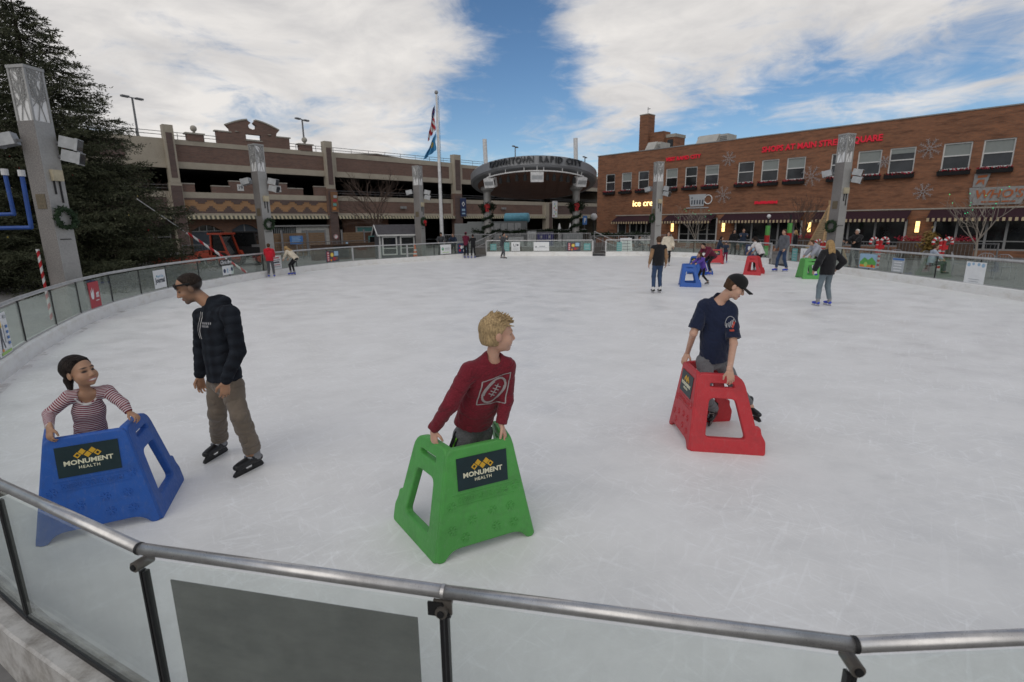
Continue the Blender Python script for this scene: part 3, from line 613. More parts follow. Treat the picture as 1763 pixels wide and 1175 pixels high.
for nm, c in dict(sg_white=(.72, .73, .74), sg_red=(.40, .03, .045), sg_black=(.02, .02, .022), sg_ink=(.06, .07, .09), sg_yellow=(.72, .55, .10), sg_blue=(.05, .16, .42), sg_navy=(.03, .045, .11), sg_green=(.10, .34, .08), sg_teal=(.13, .34, .33), sg_orange=(.66, .24, .05), sg_sky=(.30, .45, .60), sg_brown=(.20, .10, .05), sg_grey=(.40, .42, .44), sg_lime=(.34, .55, .14)).items(): mat(nm, c, .5, var=.06)
Q = MATS
def lines(z0, z1, n, wd, m, h=.012): return [('r', 0, z, wd * (1 - .12 * (i % 2)), h, m) for i, z in enumerate(np.linspace(z0, z1, n))]
sign(BL, 4, .42, .63, .62, .66, 'white poster with yellow figure and green strip on the left rink glass', Q['sg_white'], [('r', -.13, .19, .26, .17, Q['sg_yellow']), ('p', [(-.18, -.22), (-.14, .02), (-.17, .14), (-.08, .2), (-.03, .06), (-.05, -.06), (.02, -.22), (-.03, -.22), (-.09, -.06), (-.13, -.22)], Q['sg_ink']), ('d', -.12, .22, .045, Q['sg_ink']), ('r', .06, .0, .03, .3, Q['sg_grey']), ('r', -.15, -.24, .08, .04, Q['sg_orange']), ('r', 0, -.29, .5, .045, Q['sg_lime'])] + [('r', .2, z, .1, .045, Q['sg_blue']) for z in (.1, .01, -.08, -.17)] + [('r', .2, .26, .14, .05, Q['sg_grey'])])
sign(BL, 7, .45, .63, .62, .64, 'red sign with white tulip logo on the left rink glass', Q['sg_red'], [('p', [(-.24, -.02), (-.22, .14), (-.17, .04), (-.13, .2), (-.1, .06), (-.05, .17), (-.06, -.02), (-.1, -.1), (-.2, -.1)], Q['sg_white']), ('t', 'st', .14, .0, Q['sg_white'], .24, .008, .15), ('r', .10, -.15, .2, .02, Q['sg_white'])])
sign(BL, 9, .72, .64, .74, .58, 'white newspaper sign reading Rapid City Journal on the rink glass', Q['sg_white'], [('t', 'Rapid City', .02, .09, Q['sg_sky'], .10, .003), ('t', 'Journal', .0, -.04, Q['sg_ink'], .22, .008, .0, .95), ('d', -.2, .1, .03, Q['sg_teal'])])
sign(BL, 11, .95, .55, .78, .36, 'small white sign with three round blue badges under black sign', Q['sg_white'], [('d', -.26, -.02, .085, Q['sg_navy']), ('d', -.05, .02, .05, Q['sg_sky']), ('r', -.05, -.07, .06, .07, Q['sg_sky']), ('d', .27, .02, .08, Q['sg_navy']), ('r', .1, -.02, .12, .02, Q['sg_grey'])])
sign(BL, 11, .90, .87, .78, .22, 'black strip sign with white script lettering on the rink glass', Q['sg_black'], [('t', 'Chris Bro', .0, 0, Q['sg_white'], .2, .003, .35)])
sign(BL, 13, .35, .62, .80, .62, 'white lettered sign behind the child in the red hoodie', Q['sg_white'], [('r', 0, .2, .5, .05, Q['sg_red']), ('r', 0, .1, .6, .03, Q['sg_ink']), ('r', 0, 0, .5, .07, Q['sg_ink']), ('r', 0, -.12, .55, .03, Q['sg_red']), ('r', 0, -.2, .6, .06, Q['sg_grey'])])
FOOD = [('r', -.29, 0, .16, .5, Q['sg_red']), ('d', -.02, .08, .15, Q['sg_brown']), ('d', -.02, .08, .10, Q['sg_yellow']), ('r', .27, .14, .28, .24, Q['sg_sky']), ('d', .12, -.14, .10, Q['sg_red']), ('d', .28, -.12, .08, Q['sg_brown']), ('d', -.1, -.2, .06, Q['sg_orange'])]
FOOD = FOOD + [('r', -.29, z, .09, .05, Q['sg_white']) for z in (-.18, -.06, .06, .18)]
sign(BL, 15, .2, .64, .92, .58, 'red food poster on the left rink glass between barrier posts', Q['sg_ink'], FOOD)
sign(BL, 19, .55, .66, .90, .60, 'white sign with green globe on glass in front of the shed', Q['sg_white'], [('d', -.26, .02, .10, Q['sg_green']), ('d', -.28, .04, .05, Q['sg_sky']), ('r', .12, .06, .42, .06, Q['sg_grey']), ('r', .12, -.04, .36, .04, Q['sg_grey']), ('r', 0, -.2, .6, .03, Q['sg_lime'])])
sign(BL, 20, .45, .66, .95, .66, 'blue poster of winter figures below the men leaning on the rail', Q['sg_navy'], [('d', -.3, -.12, .09, Q['sg_red']), ('d', -.16, .08, .11, Q['sg_white']), ('d', .04, .12, .10, Q['sg_white']), ('d', .2, -.02, .12, Q['sg_sky']), ('d', .05, -.16, .09, Q['sg_white']), ('d', -.3, .16, .07, Q['sg_red']), ('d', .35, .18, .07, Q['sg_orange'])])
sign(BS, 0, .27, .62, .44, .44, 'pale teal square sheet at the left end of the stage barrier', Q['sg_teal'], lines(.1, -.12, 3, .3, Q['sg_grey'], .03))
sign(BS, 0, .78, .64, .36, .60, 'teal strip sheet beside the skater in dark jacket', Q['sg_teal'], lines(.2, -.2, 4, .25, Q['sg_grey'], .03))
sign(BS, 1, .12, .66, .62, .62, 'white sheet with tall black letters behind the dark jacket skater', Q['sg_white'], [('r', -.14, .1, .035, .2, Q['sg_ink']), ('r', -.07, .02, .12, .035, Q['sg_ink']), ('r', .03, .1, .035, .2, Q['sg_ink']), ('d', .15, .10, .07, Q['sg_ink'])] + lines(-.1, -.24, 3, .45, Q['sg_grey'], .025))
sign(BS, 2, .10, .66, 1.10, .62, 'wide white sign with one grey line of lettering below the stage', Q['sg_white'], [('r', .05, .0, .42, .07, Q['sg_grey']), ('r', 0, -.09, .8, .02, Q['sg_grey']), ('d', -.38, -.03, .05, Q['sg_ink'])])
sign(BS, 3, .30, .64, .98, .62, 'red food poster on the stage barrier right of the white sign', Q['sg_ink'], FOOD)
sign(BS, 3, .80, .62, .46, .46, 'pale teal square sheet at the right end of the stage barrier', Q['sg_teal'], lines(.1, -.12, 3, .3, Q['sg_grey'], .03))
sign(BR, 0, .62, .62, .34, .6, 'teal strip sheet near the stage ramp gate', Q['sg_teal'], lines(.2, -.2, 4, .25, Q['sg_grey'], .03))
sign(BR, 6, .9, .64, 1.0, .62, 'dark blue hockey poster behind the woman pushing the red aid', Q['sg_navy'], [('d', -.2, .1, .12, Q['sg_white']), ('d', .15, .05, .12, Q['sg_sky']), ('d', .3, -.15, .1, Q['sg_grey']), ('d', .25, .2, .06, Q['sg_red']), ('d', -.3, -.18, .05, Q['sg_red'])])
sign(BQ, 0, .30, .62, .38, .60, 'teal strip sheet on the right barrier beside the gate', Q['sg_teal'], lines(.2, -.2, 4, .25, Q['sg_grey'], .03))
sign(BQ, 0, .72, .64, .70, .62, 'white sheet with faint tall letters beside the grey hoodie skater', Q['sg_white'], [('r', -.14, .1, .035, .2, Q['sg_grey']), ('r', -.07, .02, .12, .035, Q['sg_grey']), ('r', .03, .1, .035, .2, Q['sg_grey']), ('d', .15, .10, .07, Q['sg_grey'])] + lines(-.1, -.24, 3, .45, Q['sg_grey'], .025))
sign(BQ, 2, .95, .64, .95, .56, 'mountain picture poster with orange foreground on the right barrier', Q['sg_sky'], [('p', [(-.44, -.05), (-.2, .14), (.0, .04), (.2, .16), (.44, -.02), (.44, -.16), (-.44, -.16)], Q['sg_green']), ('r', 0, -.20, .86, .10, Q['sg_orange']), ('d', -.1, -.14, .1, Q['sg_lime']), ('d', .25, -.18, .06, Q['sg_red'])])
sign(BQ, 3, .9, .60, .60, .52, 'blue headed notice sheet on the right barrier', Q['sg_grey'], [('r', 0, .21, .56, .07, Q['sg_blue'])] + lines(.1, -.2, 4, .4, Q['sg_white'], .03))
sign(BQ, 5, .92, .62, .72, .66, 'white notice with snowflake border on the far right barrier', Q['sg_white'], [('d', -.26, .24, .06, Q['sg_sky']), ('d', -.1, .27, .045, Q['sg_sky']), ('d', .1, .26, .05, Q['sg_sky']), ('d', .26, .24, .06, Q['sg_sky'])] + lines(-.2, -.27, 2, .4, Q['sg_grey'], .016))
# perforated banner on the nearest pane, seen from behind
def mesh_banner():
    m, t, b, o = new_mat('perforated_vinyl'); v = tmap(t); n = tnoise(t, tmap(t, (1.2, 1.2, 3.0)), 2.6, 8, .7); w_ = t.nodes.new('ShaderNodeTexChecker'); w_.inputs['Scale'].default_value = 260; t.links.new(tmap(t, (1, 1, 1), (.3, .5, .4)), w_.inputs['Vector'])
    col = ramp(t, n, [(.3, (.10, .098, .096)), (.7, (.20, .195, .19))]); col = tmix(t, .25, col, tmix(t, w_.outputs['Fac'], (.04, .042, .042), (.12, .125, .125)))
    t.links.new(col, b.inputs['Base Color']); b.inputs['Roughness'].default_value = .7
    tr = t.nodes.new('ShaderNodeBsdfTransparent'); ms = t.nodes.new('ShaderNodeMixShader'); ms.inputs[0].default_value = .80; t.links.new(tr.outputs[0], ms.inputs[1]); t.links.new(b.outputs[0], ms.inputs[2]); t.links.new(ms.outputs[0], o.inputs[0]); return m
c, x, n_ = on_glass(BN, 2, .5, 0, .012); up = np.array([0, 0, 1.])
bo = thing('banner', 'dark grey perforated vinyl banner on the nearest glass pane', 'banner', c + up * .33)
mb = MB(); mb.obox(up * .30, x * .51, n_ * .002, up * .315, mesh_banner()); mb.build('sheet', bo)
# ================================================================ parking garage (left) and shop building (right)
brick('brick_garage', (.19, .105, .08), (.135, .08, .065), (.15, .13, .115), streak=.25)
brick('brick_purple', (.135, .085, .075), (.105, .07, .064), (.11, .10, .095), streak=.25)
brick('brick_store', (.20, .095, .055), (.15, .075, .05), (.14, .11, .09), streak=.25)
brick('brick_shop', (.275, .112, .055), (.205, .082, .041), (.17, .115, .08), streak=.62)
brick('brick_tan', (.40, .215, .10), (.34, .18, .08), (.26, .2, .14), streak=.25)
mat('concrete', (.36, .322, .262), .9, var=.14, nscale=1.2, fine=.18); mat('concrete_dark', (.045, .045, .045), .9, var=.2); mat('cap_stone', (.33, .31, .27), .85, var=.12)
mat('frame_white', (.55, .55, .54), .5, var=.05); mat('frame_grey', (.24, .24, .24), .5, var=.06); mat('door_blue', (.055, .070, .090), .5, var=.1); mat('black_void', (.012, .012, .013), .9)
mat('rail_metal', (.16, .16, .165), .5, .4); mat('awn_tan', (.40, .36, .25), .85, var=.08); mat('awn_dark', (.085, .085, .068), .9); mat('awn_maroon', (.030, .009, .016), .9, var=.15); mat('awn_cream', (.44, .35, .22), .85, var=.06)
def pane(name, c, refl):
    m, t, b, o = new_mat(name); n = tnoise(t, tmap(t, (1, 1, 1)), .8, 4, .6); t.links.new(ramp(t, n, [(.3, tuple(x * .6 for x in c)), (.7, tuple(x * 1.5 for x in c))]), b.inputs['Base Color'])
    b.inputs['Roughness'].default_value = .06; b.inputs['Specular IOR Level'].default_value = refl; MATS[name] = m
pane('pane_dark', (.012, .013, .014), .35); pane('pane_grey', (.042, .043, .047), .3); mat('blind', (.23, .25, .24), .8, var=.05)
GA, GB = np.array([-22.35, 37.06, 0]), np.array([-2.41, 56.69, 0]); gd = unit(GB - GA); gn = np.array([-gd[1], gd[0], 0]); GRZ = math.atan2(gd[1], gd[0])
RA_, RB_ = np.array([8.58, 53.47, 0]), np.array([29.02, 31.62, 0]); rd = unit(RB_ - RA_); rn = np.array([-rd[1], rd[0], 0]); RRZ = math.atan2(rd[1], rd[0])
UP = np.array([0, 0, 1.])
GP = lambda s, y, z: GA + gd * s + gn * y + UP * z
RP = lambda s, y, z: RA_ + rd * s + rn * y + UP * z
gar = thing('parking_garage', 'long brick and concrete parking garage with open decks behind the rink', 'parking garage', GA, GRZ)
def part(nm, par, fn):
    m = MB(); fn(m); o = m.build(nm, par); m.fixn(o); return o
C_, BG, BP = Q['concrete'], Q['brick_garage'], Q['brick_purple']
G0, G1 = -12.0, 49.0
# slabs and inner core
def slabs(m):
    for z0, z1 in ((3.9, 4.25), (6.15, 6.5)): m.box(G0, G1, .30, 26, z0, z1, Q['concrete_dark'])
part('deck_slab', gar, slabs)
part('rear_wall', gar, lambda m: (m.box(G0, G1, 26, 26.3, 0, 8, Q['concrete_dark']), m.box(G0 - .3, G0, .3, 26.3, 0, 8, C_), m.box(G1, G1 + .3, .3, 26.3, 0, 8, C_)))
for s in np.arange(2, 48, 9.0):
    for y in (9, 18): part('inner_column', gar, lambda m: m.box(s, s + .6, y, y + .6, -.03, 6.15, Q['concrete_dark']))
PIL = [(-14.2, -13.6), (-.69, -.09), (10.33, 10.98), (23.45, 24.3)]
bays = [(-13.6, -.69), (-.09, 10.33), (10.98, 23.45), (24.3, 36.9), (38.1, 49)]
def band(m, s0, s1, z0, z1, c0, c1, br, mar=.35):          # concrete frame with recessed brick panel
    m.box(s0, s1, .0, .30, z0, c0, C_); m.box(s0, s1, 0, .30, c1, z1, C_); m.box(s0, s0 + mar, 0, .30, c0, c1, C_); m.box(s1 - mar, s1, 0, .30, c0, c1, C_)
    m.box(s0 + mar, s1 - mar, .035, .28, c0, c1, br)
for k, (s0, s1) in enumerate(bays):
    br = BG if k == 1 else BP
    part('parapet', gar, lambda m: band(m, s0, s1, 6.15, 8.0 + (.08 if k == 2 else 0), 6.58, 7.68, BG if k in (1, 2, 3) else BP, .02 if k == 1 else (2.2 if k == 0 else .4)))
    if k == 1:
        def midb(m):
            m.box(s0, s1, 0, .30, 4.23, 4.62, C_); m.box(s0, s1, .03, .28, 3.2, 4.23, Q['brick_tan']); m.box(s0, s1, 0, .30, 3.02, 3.2, C_)
            m.box(s0, s1, .0, .028, 3.2, 3.34, BP); m.box(s0, s1, .0, .028, 4.10, 4.23, BP)
            n = 9; st = (s1 - s0) / n
            for i in range(n):
                c = s0 + st * (i + .5)
                for j, (hw, z) in enumerate(((.36, 3.34), (.24, 3.46), (.12, 3.58))): m.box(c - hw, c + hw, .004, .029, z, z + .12, BP)
                if i < n - 1:
                    c2 = s0 + st * (i + 1)
                    for j, (hw, z) in enumerate(((.36, 3.98), (.22, 3.86))): m.box(c2 - hw, c2 + hw, .004, .029, z, z + .12, BP)
        part('patterned_band', gar, midb)
        for run in (((-.09, .8, 5.14),), ((1.85, 3.05, 5.05), (3.05, 7.18, 5.43), (7.18, 8.4, 5.08)), ((9.33, 10.33, 5.30),)):
            part('stepped_wall', gar, lambda m: [(m.box(a, b, .03, .26, 4.62, z, BG), m.box(a + (.0 if a > 3.2 else -.02), b + .02, 0, .29, z, z + .07, Q['cap_stone'])) for a, b, z in run])
        for x, s_ in ((3.76, '19'), (6.46, '98')):
            def yr(m):
                m.box(x - .22, x + .22, .0, .03, 4.80, 5.26, Q['frame_white']); v, f = text(s_, .34, .01, bold=.006); m.add(put(v, (x, -.006, 5.03), (1, 0, 0), (0, 0, 1), (0, -1, 0)), f, Q['sg_ink'])
            part('year_plaque', gar, yr)
    else:
        part('deck_band', gar, lambda m: band(m, s0, s1, 3.02, 4.64, 3.26, 4.26, BG if k in (2, 3) else BP, .3))
        def lowrail(m):
            for z in (4.85, 5.05): m.tube([(s0, .1, z), (s1, .1, z)], .02, Q['rail_metal'], 6)
        part('deck_railing', gar, lowrail)
    def scal(m):
        n = int((s1 - s0) / .30)
        for i in range(n):
            a = s0 + .1 + (s1 - s0 - .2) * i / n; w_ = (s1 - s0 - .2) / n * .5
            m.prism([(-.46, 2.80), (-.30, 3.05), (-.30, 3.04), (-.47, 2.79)], 'x', a, a + w_, Q['awn_tan']); m.prism([(-.45, 2.80), (-.29, 3.05), (-.29, 3.04), (-.46, 2.79)], 'x', a + w_, a + 2 * w_, Q['awn_dark'])
        m.box(s0 + .05, s1 - .05, -.3, -.01, 3.02, 3.06, C_)
    part('awning', gar, scal)
    def toprail(m):
        for z in (8.25, 8.45): m.tube([(s0, .15, z), (s1, .15, z)], .022, Q['rail_metal'], 6)
        for x in np.arange(s0 + .3, s1, 1.6): m.tube([(x, .15, 7.95), (x, .15, 8.45)], .02, Q['rail_metal'], 6)
    part('roof_railing', gar, toprail)
for a, b in PIL:
    def pil(m):
        m.box(a, b, -.30, .30, 5.18, 8.84, C_); m.box(a + .12, b - .12, -.33, -.298, 5.5, 8.35, BP)
        m.box(a - .06, b + .06, -.28, .30, -.03, 5.18, BG if a > 5 else C_); m.box(a - .02, b + .02, -.31, -.278, -.03, 5.0, BP)
    part('pilaster', gar, pil)
part('pilaster', gar, lambda m: (m.box(36.9, 38.1, -.25, .3, -.03, 4.6, C_), m.box(37.5, 38.0, -.28, -.248, 0, 4.5, BP)))
# pediment with broken arch
def ped(m):
    L_ = [(2.6, 8.0), (2.6, 8.78), (3.55, 8.80), (3.50, 9.05), (3.28, 9.28)]
    arc = [(3.28 + (7.0 - 3.28) * i / 20, 9.28 + .52 * math.sin(math.pi * i / 20)) for i in range(21)]
    Lh, Rh = [p for p in arc if p[0] < 4.98 - .05], [p for p in arc if p[0] > 5.18 + .05]
    poly = L_[:-1] + Lh + [(5.0, 9.60), (4.80, 9.42), (4.84, 9.24), (5.08, 9.15), (5.32, 9.24), (5.36, 9.42), (5.16, 9.60)] + Rh + [(6.78, 9.05), (6.72, 8.80), (7.70, 8.78), (7.70, 8.0)]
    hole = [(4.56, 8.42), (4.56, 8.80), (5.62, 8.80), (5.62, 8.42)]
    v, f = shape2d([poly, hole[::-1]], .30); m.add([(x, .17 - z, y) for x, y, z in v], f, BG)
    for h in (Lh, Rh):
        for p, q in zip(h[:-1], h[1:]): m.bar((p[0], .17, p[1] + .03), (q[0], .17, q[1] + .03), .40, .09, Q['cap_stone'], up=(0, 0, 1))
    m.box(2.5, 3.6, -.02, .36, 8.782, 8.87, Q['cap_stone']); m.box(6.7, 7.8, -.02, .36, 8.782, 8.87, Q['cap_stone']); m.box(4.5, 5.68, -.03, .02, 8.34, 8.41, Q['cap_stone'])
    for x in (3.95, 6.25): m.lathe([(.12, -.02), (.12, .02)], Q['cap_stone'], (x, .0, 8.9), 10)
part('pediment', gar, ped)
for c in (1.24, 8.95):
    def fin(m):
        m.box(c - .5, c + .5, -.05, .4, 8.0, 8.42, BG); m.box(c - .6, c + .6, -.1, .5, 8.42, 8.52, Q['cap_stone'])
        m.lathe([(.05, 0), (.10, .05), (.08, .1)] + [(.21 * math.cos(a), .30 + .21 * math.sin(a)) for a in np.linspace(-1.3, 1.55, 9)], Q['cap_stone'], (c, .17, 8.52), 14)
    part('ball_finial', gar, fin)
def rped(m):
    m.prism([(11.9, 8.0), (11.9, 8.25), (17.0, 8.62), (22.4, 8.22), (22.4, 8.0)], 'y', 3.0, 3.4, BG); m.prism([(11.8, 8.25), (17.0, 8.62), (22.5, 8.22), (22.5, 8.30), (17.0, 8.72), (11.8, 8.33)], 'y', 2.95, 3.45, Q['cap_stone'])
part('roof_gable', gar, rped)
# ground-floor shopfront under the decks
ST = Q['brick_store']
def store(m):
    def wall_arch(s0, s1, ops, y0, y1, top):
        poly = [(s0, -.03), (s0, top), (s1, top), (s1, -.03)]; base = []
        x = s1
        pts = [(s0, -.03), (s0, top), (s1, top), (s1, -.03)]
        for a, b, zs in sorted(ops, reverse=True):
            arc = [(b + (a - b) * i / 10, zs + .42 * math.sin(math.pi * i / 10)) for i in range(11)]
            pts += [(b, -.03)] + arc + [(a, -.03)]
        v, f = shape2d([pts], y1 - y0); m.add([(p[0], (y0 + y1) / 2 - p[2], p[1]) for p in v], f, ST)
    wall_arch(-.05, 5.4, [(.32, 2.28, 1.98), (2.95, 4.85, 2.02)], .42, .72, 3.0)
part('shopfront_wall', gar, store)
def shopdoor(m):
    m.box(.32, 2.28, .64, .68, 0, 1.92, Q['door_blue']); m.box(.32, 2.28, .58, .66, 1.92, 2.0, Q['frame_grey'])
    for x in (.32, .82, 1.3, 1.78, 2.2): m.box(x, x + .07, .58, .66, 2.0, 2.4, Q['frame_grey'])
    m.box(.3, 2.3, .68, .70, 1.9, 2.45, Q['pane_dark']); m.box(2.95, 4.85, .64, .68, 0, 2.5, Q['door_blue']); m.box(3.85, 3.93, .60, .64, 0, 2.46, Q['frame_grey'])
part('shop_door', gar, shopdoor)
def leftstore(m):
    m.box(-12, -.7, .6, .9, -.03, 3.0, BP)
part('shopfront_wall', gar, leftstore)
def leftwin(m):
    m.box(-4.0, -.95, .55, .59, .4, 2.2, Q['pane_dark'])
    for x in (-4.0, -3.0, -2.0, -1.02): m.box(x, x + .07, .5, .56, .4, 2.2, Q['frame_grey'])
    for z in (.4, 1.0, 1.6, 2.15): m.box(-4.0, -.95, .503, .553, z, z + .06, Q['frame_grey'])
part('window', gar, leftwin)
part('shopfront_wall', gar, lambda m: (m.box(12.3, 16.8, 1.4, 1.7, -.03, 3.0, ST), m.box(13.4, 16.6, 1.33, 1.40, 1.62, 2.16, Q['frame_white']), m.box(13.55, 16.45, 1.31, 1.335, 1.72, 2.06, Q['sg_teal'])))
part('shop_window', gar, lambda m: (m.box(14.6, 16.0, 1.30, 1.41, .35, 1.30, Q['sg_teal']), m.box(14.7, 15.9, 1.28, 1.31, .7, 1.22, Q['pane_dark']), m.box(12.6, 14.2, 1.33, 1.41, .9, 1.32, Q['pane_grey'])))
# fixtures on the deck fascia
for x, z in ((30.2, 3.85), (43.0, 3.75), (17.5, 3.8)):
    part('floodlight', gar, lambda m: (m.box(x - .28, x - .02, -.25, -.06, z - .12, z + .1, Q['frame_grey']), m.box(x + .04, x + .30, -.25, -.06, z - .12, z + .1, Q['frame_grey']), m.box(x - .06, x + .08, -.07, .0, z - .06, z + .06, Q['frame_grey'])))
# roof lamp posts of the garage
for s, y, h, lab in ((-.9, 6, 3.4, 'tall roof lamp post with single arm left of the ball finial'), (11.54, 6, 3.4, 'roof lamp post above the second ball finial'), (38.2, 6, 3.45, 'roof lamp post with twin heads directly behind the stage canopy'), (48.3, 3, 2.7, 'small roof lamp post between canopy and shop building')):
    t = thing('lamp_post', lab, 'lamp post', GP(s, y, 6.5), GRZ + .4, 'lamp posts on the garage roof')
    part('pole', t, lambda m: m.tube([(0, 0, 0), (0, 0, h + 1.5)], [.09, .065], Q['rail_metal'], 8))
    part('lamp_head', t, lambda m: (m.box(-.55, .55, -.04, .04, h + 1.48, h + 1.54, Q['rail_metal']), m.box(.25, .75, -.13, .13, h + 1.46, h + 1.58, Q['rail_metal']), m.box(-.75, -.25, -.13, .13, h + 1.46, h + 1.58, Q['rail_metal'])))
# banners hung on the garage pilasters
for s, wd, z0, z1, m_, lab in ((10.75, .6, 3.35, 4.95, 'sg_brown', 'brown picture banner on the pilaster right of the spotted light column'), (24.35, .75, 3.0, 4.75, 'sg_navy', 'dark blue banner with white emblem on the garage pilaster'), (38.3, .9, 2.9, 4.75, 'sg_white', 'pale banner with colourful flowers on the garage behind the stage')):
    t = thing('pole_banner', lab, 'banner', GP(s, -.42, z0), GRZ, 'banners on the garage pilasters')
    def bn(m):
        m.box(-wd / 2, wd / 2, -.012, .012, 0, z1 - z0, Q[m_]); m.tube([(-wd / 2, 0, z1 - z0 + .02), (wd / 2, 0, z1 - z0 + .02)], .025, Q['rail_metal'], 6); m.tube([(-wd / 2, 0, -.02), (wd / 2, 0, -.02)], .025, Q['rail_metal'], 6)
    part('cloth', t, bn)
    def em(m):
        h = z1 - z0
        if m_ == 'sg_navy':
            v, f = shape2d([[(0, .30), (.2, .05), (0, -.20), (-.2, .05)], [(0, .20), (-.12, .05), (0, -.10), (.12, .05)]], .01); m.add(put(v, (0, -.018, h * .66), (1, 0, 0), (0, 0, 1), (0, -1, 0)), f, Q['sg_white']); m.box(-.2, .2, -.02, -.013, h * .30, h * .42, Q['sg_sky']); m.box(-.2, .2, -.02, -.013, h * .12, h * .2, Q['sg_sky'])
        elif m_ == 'sg_white':
            for q in range(7): m.lathe([(.10, -.005), (.10, .005)], Q[('sg_red', 'sg_lime', 'sg_sky', 'sg_orange')[q % 4]], (0, 0, 0), 8); m.v[-16:] = [(x + (-.2, .15, 0, .2, -.15, .05, -.05)[q], -.02 + z * .5, y + h * (.1 + .12 * q)) for x, y, z in m.v[-16:]]
        else:
            for q in range(4): m.box(-.22 + .05 * q, .1 + .04 * q, -.02 - .001 * q, -.013, h * (.1 + .2 * q), h * (.22 + .2 * q), Q[('sg_orange', 'sg_teal', 'sg_red', 'sg_grey')[q]])
    part('emblem', t, em)
# ================================================================ shop building
shop = thing('shop_building', 'two storey orange brick shop building with white windows on the right', 'building', RA_, RRZ)
BS_ = Q['brick_shop']
OPEN = [(2.45, 3.5, 1.05, 2.22), (3.75, 6.9, .25, 2.3), (8.9, 12.5, .45, 2.55), (13.9, 19.05, .35, 2.25), (21.2, 25.4, .45, 2.25), (26.7, 33.0, .35, 2.2)]
WIN = [(.99, 2.06), (2.82, 3.94), (4.65, 5.77), (7.48, 8.62), (9.32, 10.43), (11.1, 12.3), (13.87, 15.12), (15.69, 16.95), (17.51, 18.79), (20.45, 21.75), (22.07, 23.44), (23.87, 25.26), (26.63, 28.0), (28.5, 29.9), (31.2, 32.6)]
def front(m):
    loops = [[(0, -.03), (0, 8.5), (38, 8.5), (38, -.03)]] + [[(a, 5.2), (b, 5.2), (b, 6.76), (a, 6.76)] for a, b in WIN] + [[(a, z0), (b, z0), (b, z1), (a, z1)] for a, b, z0, z1 in OPEN]
    v, f = shape2d(loops, .36); m.add([(p[0], .18 - p[2], p[1]) for p in v], f, BS_)
    m.box(0, 38, .36, 12, 8.0, 8.2, Q['concrete_dark']); m.box(0, .36, .36, 16, -.03, 8.5, BS_); m.box(.36, 38, 15.6, 16, -.03, 8.0, Q['concrete_dark']); m.box(37.6, 38, .36, 15.6, -.03, 8.0, BS_); m.box(.4, 37.5, .5, 15.5, 3.4, 3.6, Q['concrete_dark']); m.box(.4, 37.5, 6.5, 6.6, -.03, 8.0, Q['concrete_dark'])
part('brick_wall', shop, front)
part('roof_coping', shop, lambda m: (m.box(-.05, 38.05, -.05, .41, 8.5, 8.57, Q['frame_grey']), m.box(-.05, .41, .41, 16, 8.5, 8.57, Q['frame_grey'])))
part('stone_band', shop, lambda m: m.box(2.3, 38, -.05, .0, 2.84, 2.92, Q['cap_stone']))
FW = Q['frame_white']
for k, (a, b) in enumerate(WIN):
    z0, z1 = 5.2, 6.76; zm = 5.2 + .80
    wo = part('window', shop, lambda m: (m.box(a, a + .07, .06, .16, z0, z1, FW), m.box(b - .07, b, .06, .16, z0, z1, FW), m.box(a + .07, b - .07, .06, .16, z1 - .07, z1, FW), m.box(a + .07, b - .07, .06, .16, z0, z0 + .06, FW), m.box(a + .07, b - .07, .05, .15, zm - .035, zm + .035, FW), m.box(a - .03, b + .03, -.04, .06, z0 - .05, z0, FW)))
    part('pane', wo, lambda m: (m.box(a + .07, b - .07, .10, .115, z0 + .06, zm - .035, Q['pane_grey' if k not in (3, 4) else 'pane_dark']), m.box(a + .07, b - .07, .12, .135, zm + .035, z1 - .07, Q['blind' if k in (1, 3, 5, 7, 8, 10, 12, 13) else ('pane_dark' if k in (0, 4) else 'pane_grey')])))
    if k in (5, 11): part('blind', wo, lambda m: m.box(a + .07, b - .07, .085, .099, zm + .4, z1 - .07, Q['blind']))
    t = thing('flower_box', 'dark window box of red flowers under the %s upper window from the left end' % ('first second third fourth fifth sixth seventh eighth ninth tenth eleventh twelfth thirteenth fourteenth fifteenth'.split()[k]), 'flower box', RP((a + b) / 2, -.2, 4.86), RRZ, 'window boxes with red flowers')
    wd = b - a + .2
    part('planter', t, lambda m: m.prism([(-.13, .0), (.13, 0), (.16, .22), (-.16, .22)], 'x', -wd / 2, wd / 2, Q['black_void']))
    rr = random.Random(k)
    def fl(m):
        for i in range(170):
            x, y, z = rr.uniform(-wd / 2, wd / 2), rr.uniform(-.17, .15), .21 + rr.uniform(-.02, .13) * (.6 + .6 * abs(math.sin(i)))
            c = 'flower_red' if rr.random() < .62 else 'leaf_dark'; s_ = .045; a_, e_ = rr.uniform(0, 6.28), rr.uniform(-.8, .8)
            u1 = np.array([math.cos(a_), math.sin(a_), math.sin(e_)]) * s_; u2 = np.array([-math.sin(a_), math.cos(a_) * .5, .8]) * s_; p = np.array([x, y, z])
            m.add([p - u1, p - u2, p + u1, p + u2], [(0, 1, 2, 3)], Q[c])
    if 'flower_red' not in MATS: mat('flower_red', (.32, .015, .035), .7, var=.3); mat('leaf_dark', (.012, .022, .010), .8, var=.3); mat('snow_white', (.58, .58, .59), .7)
    mq = MB(); fl(mq); mq.build('flowers', t)
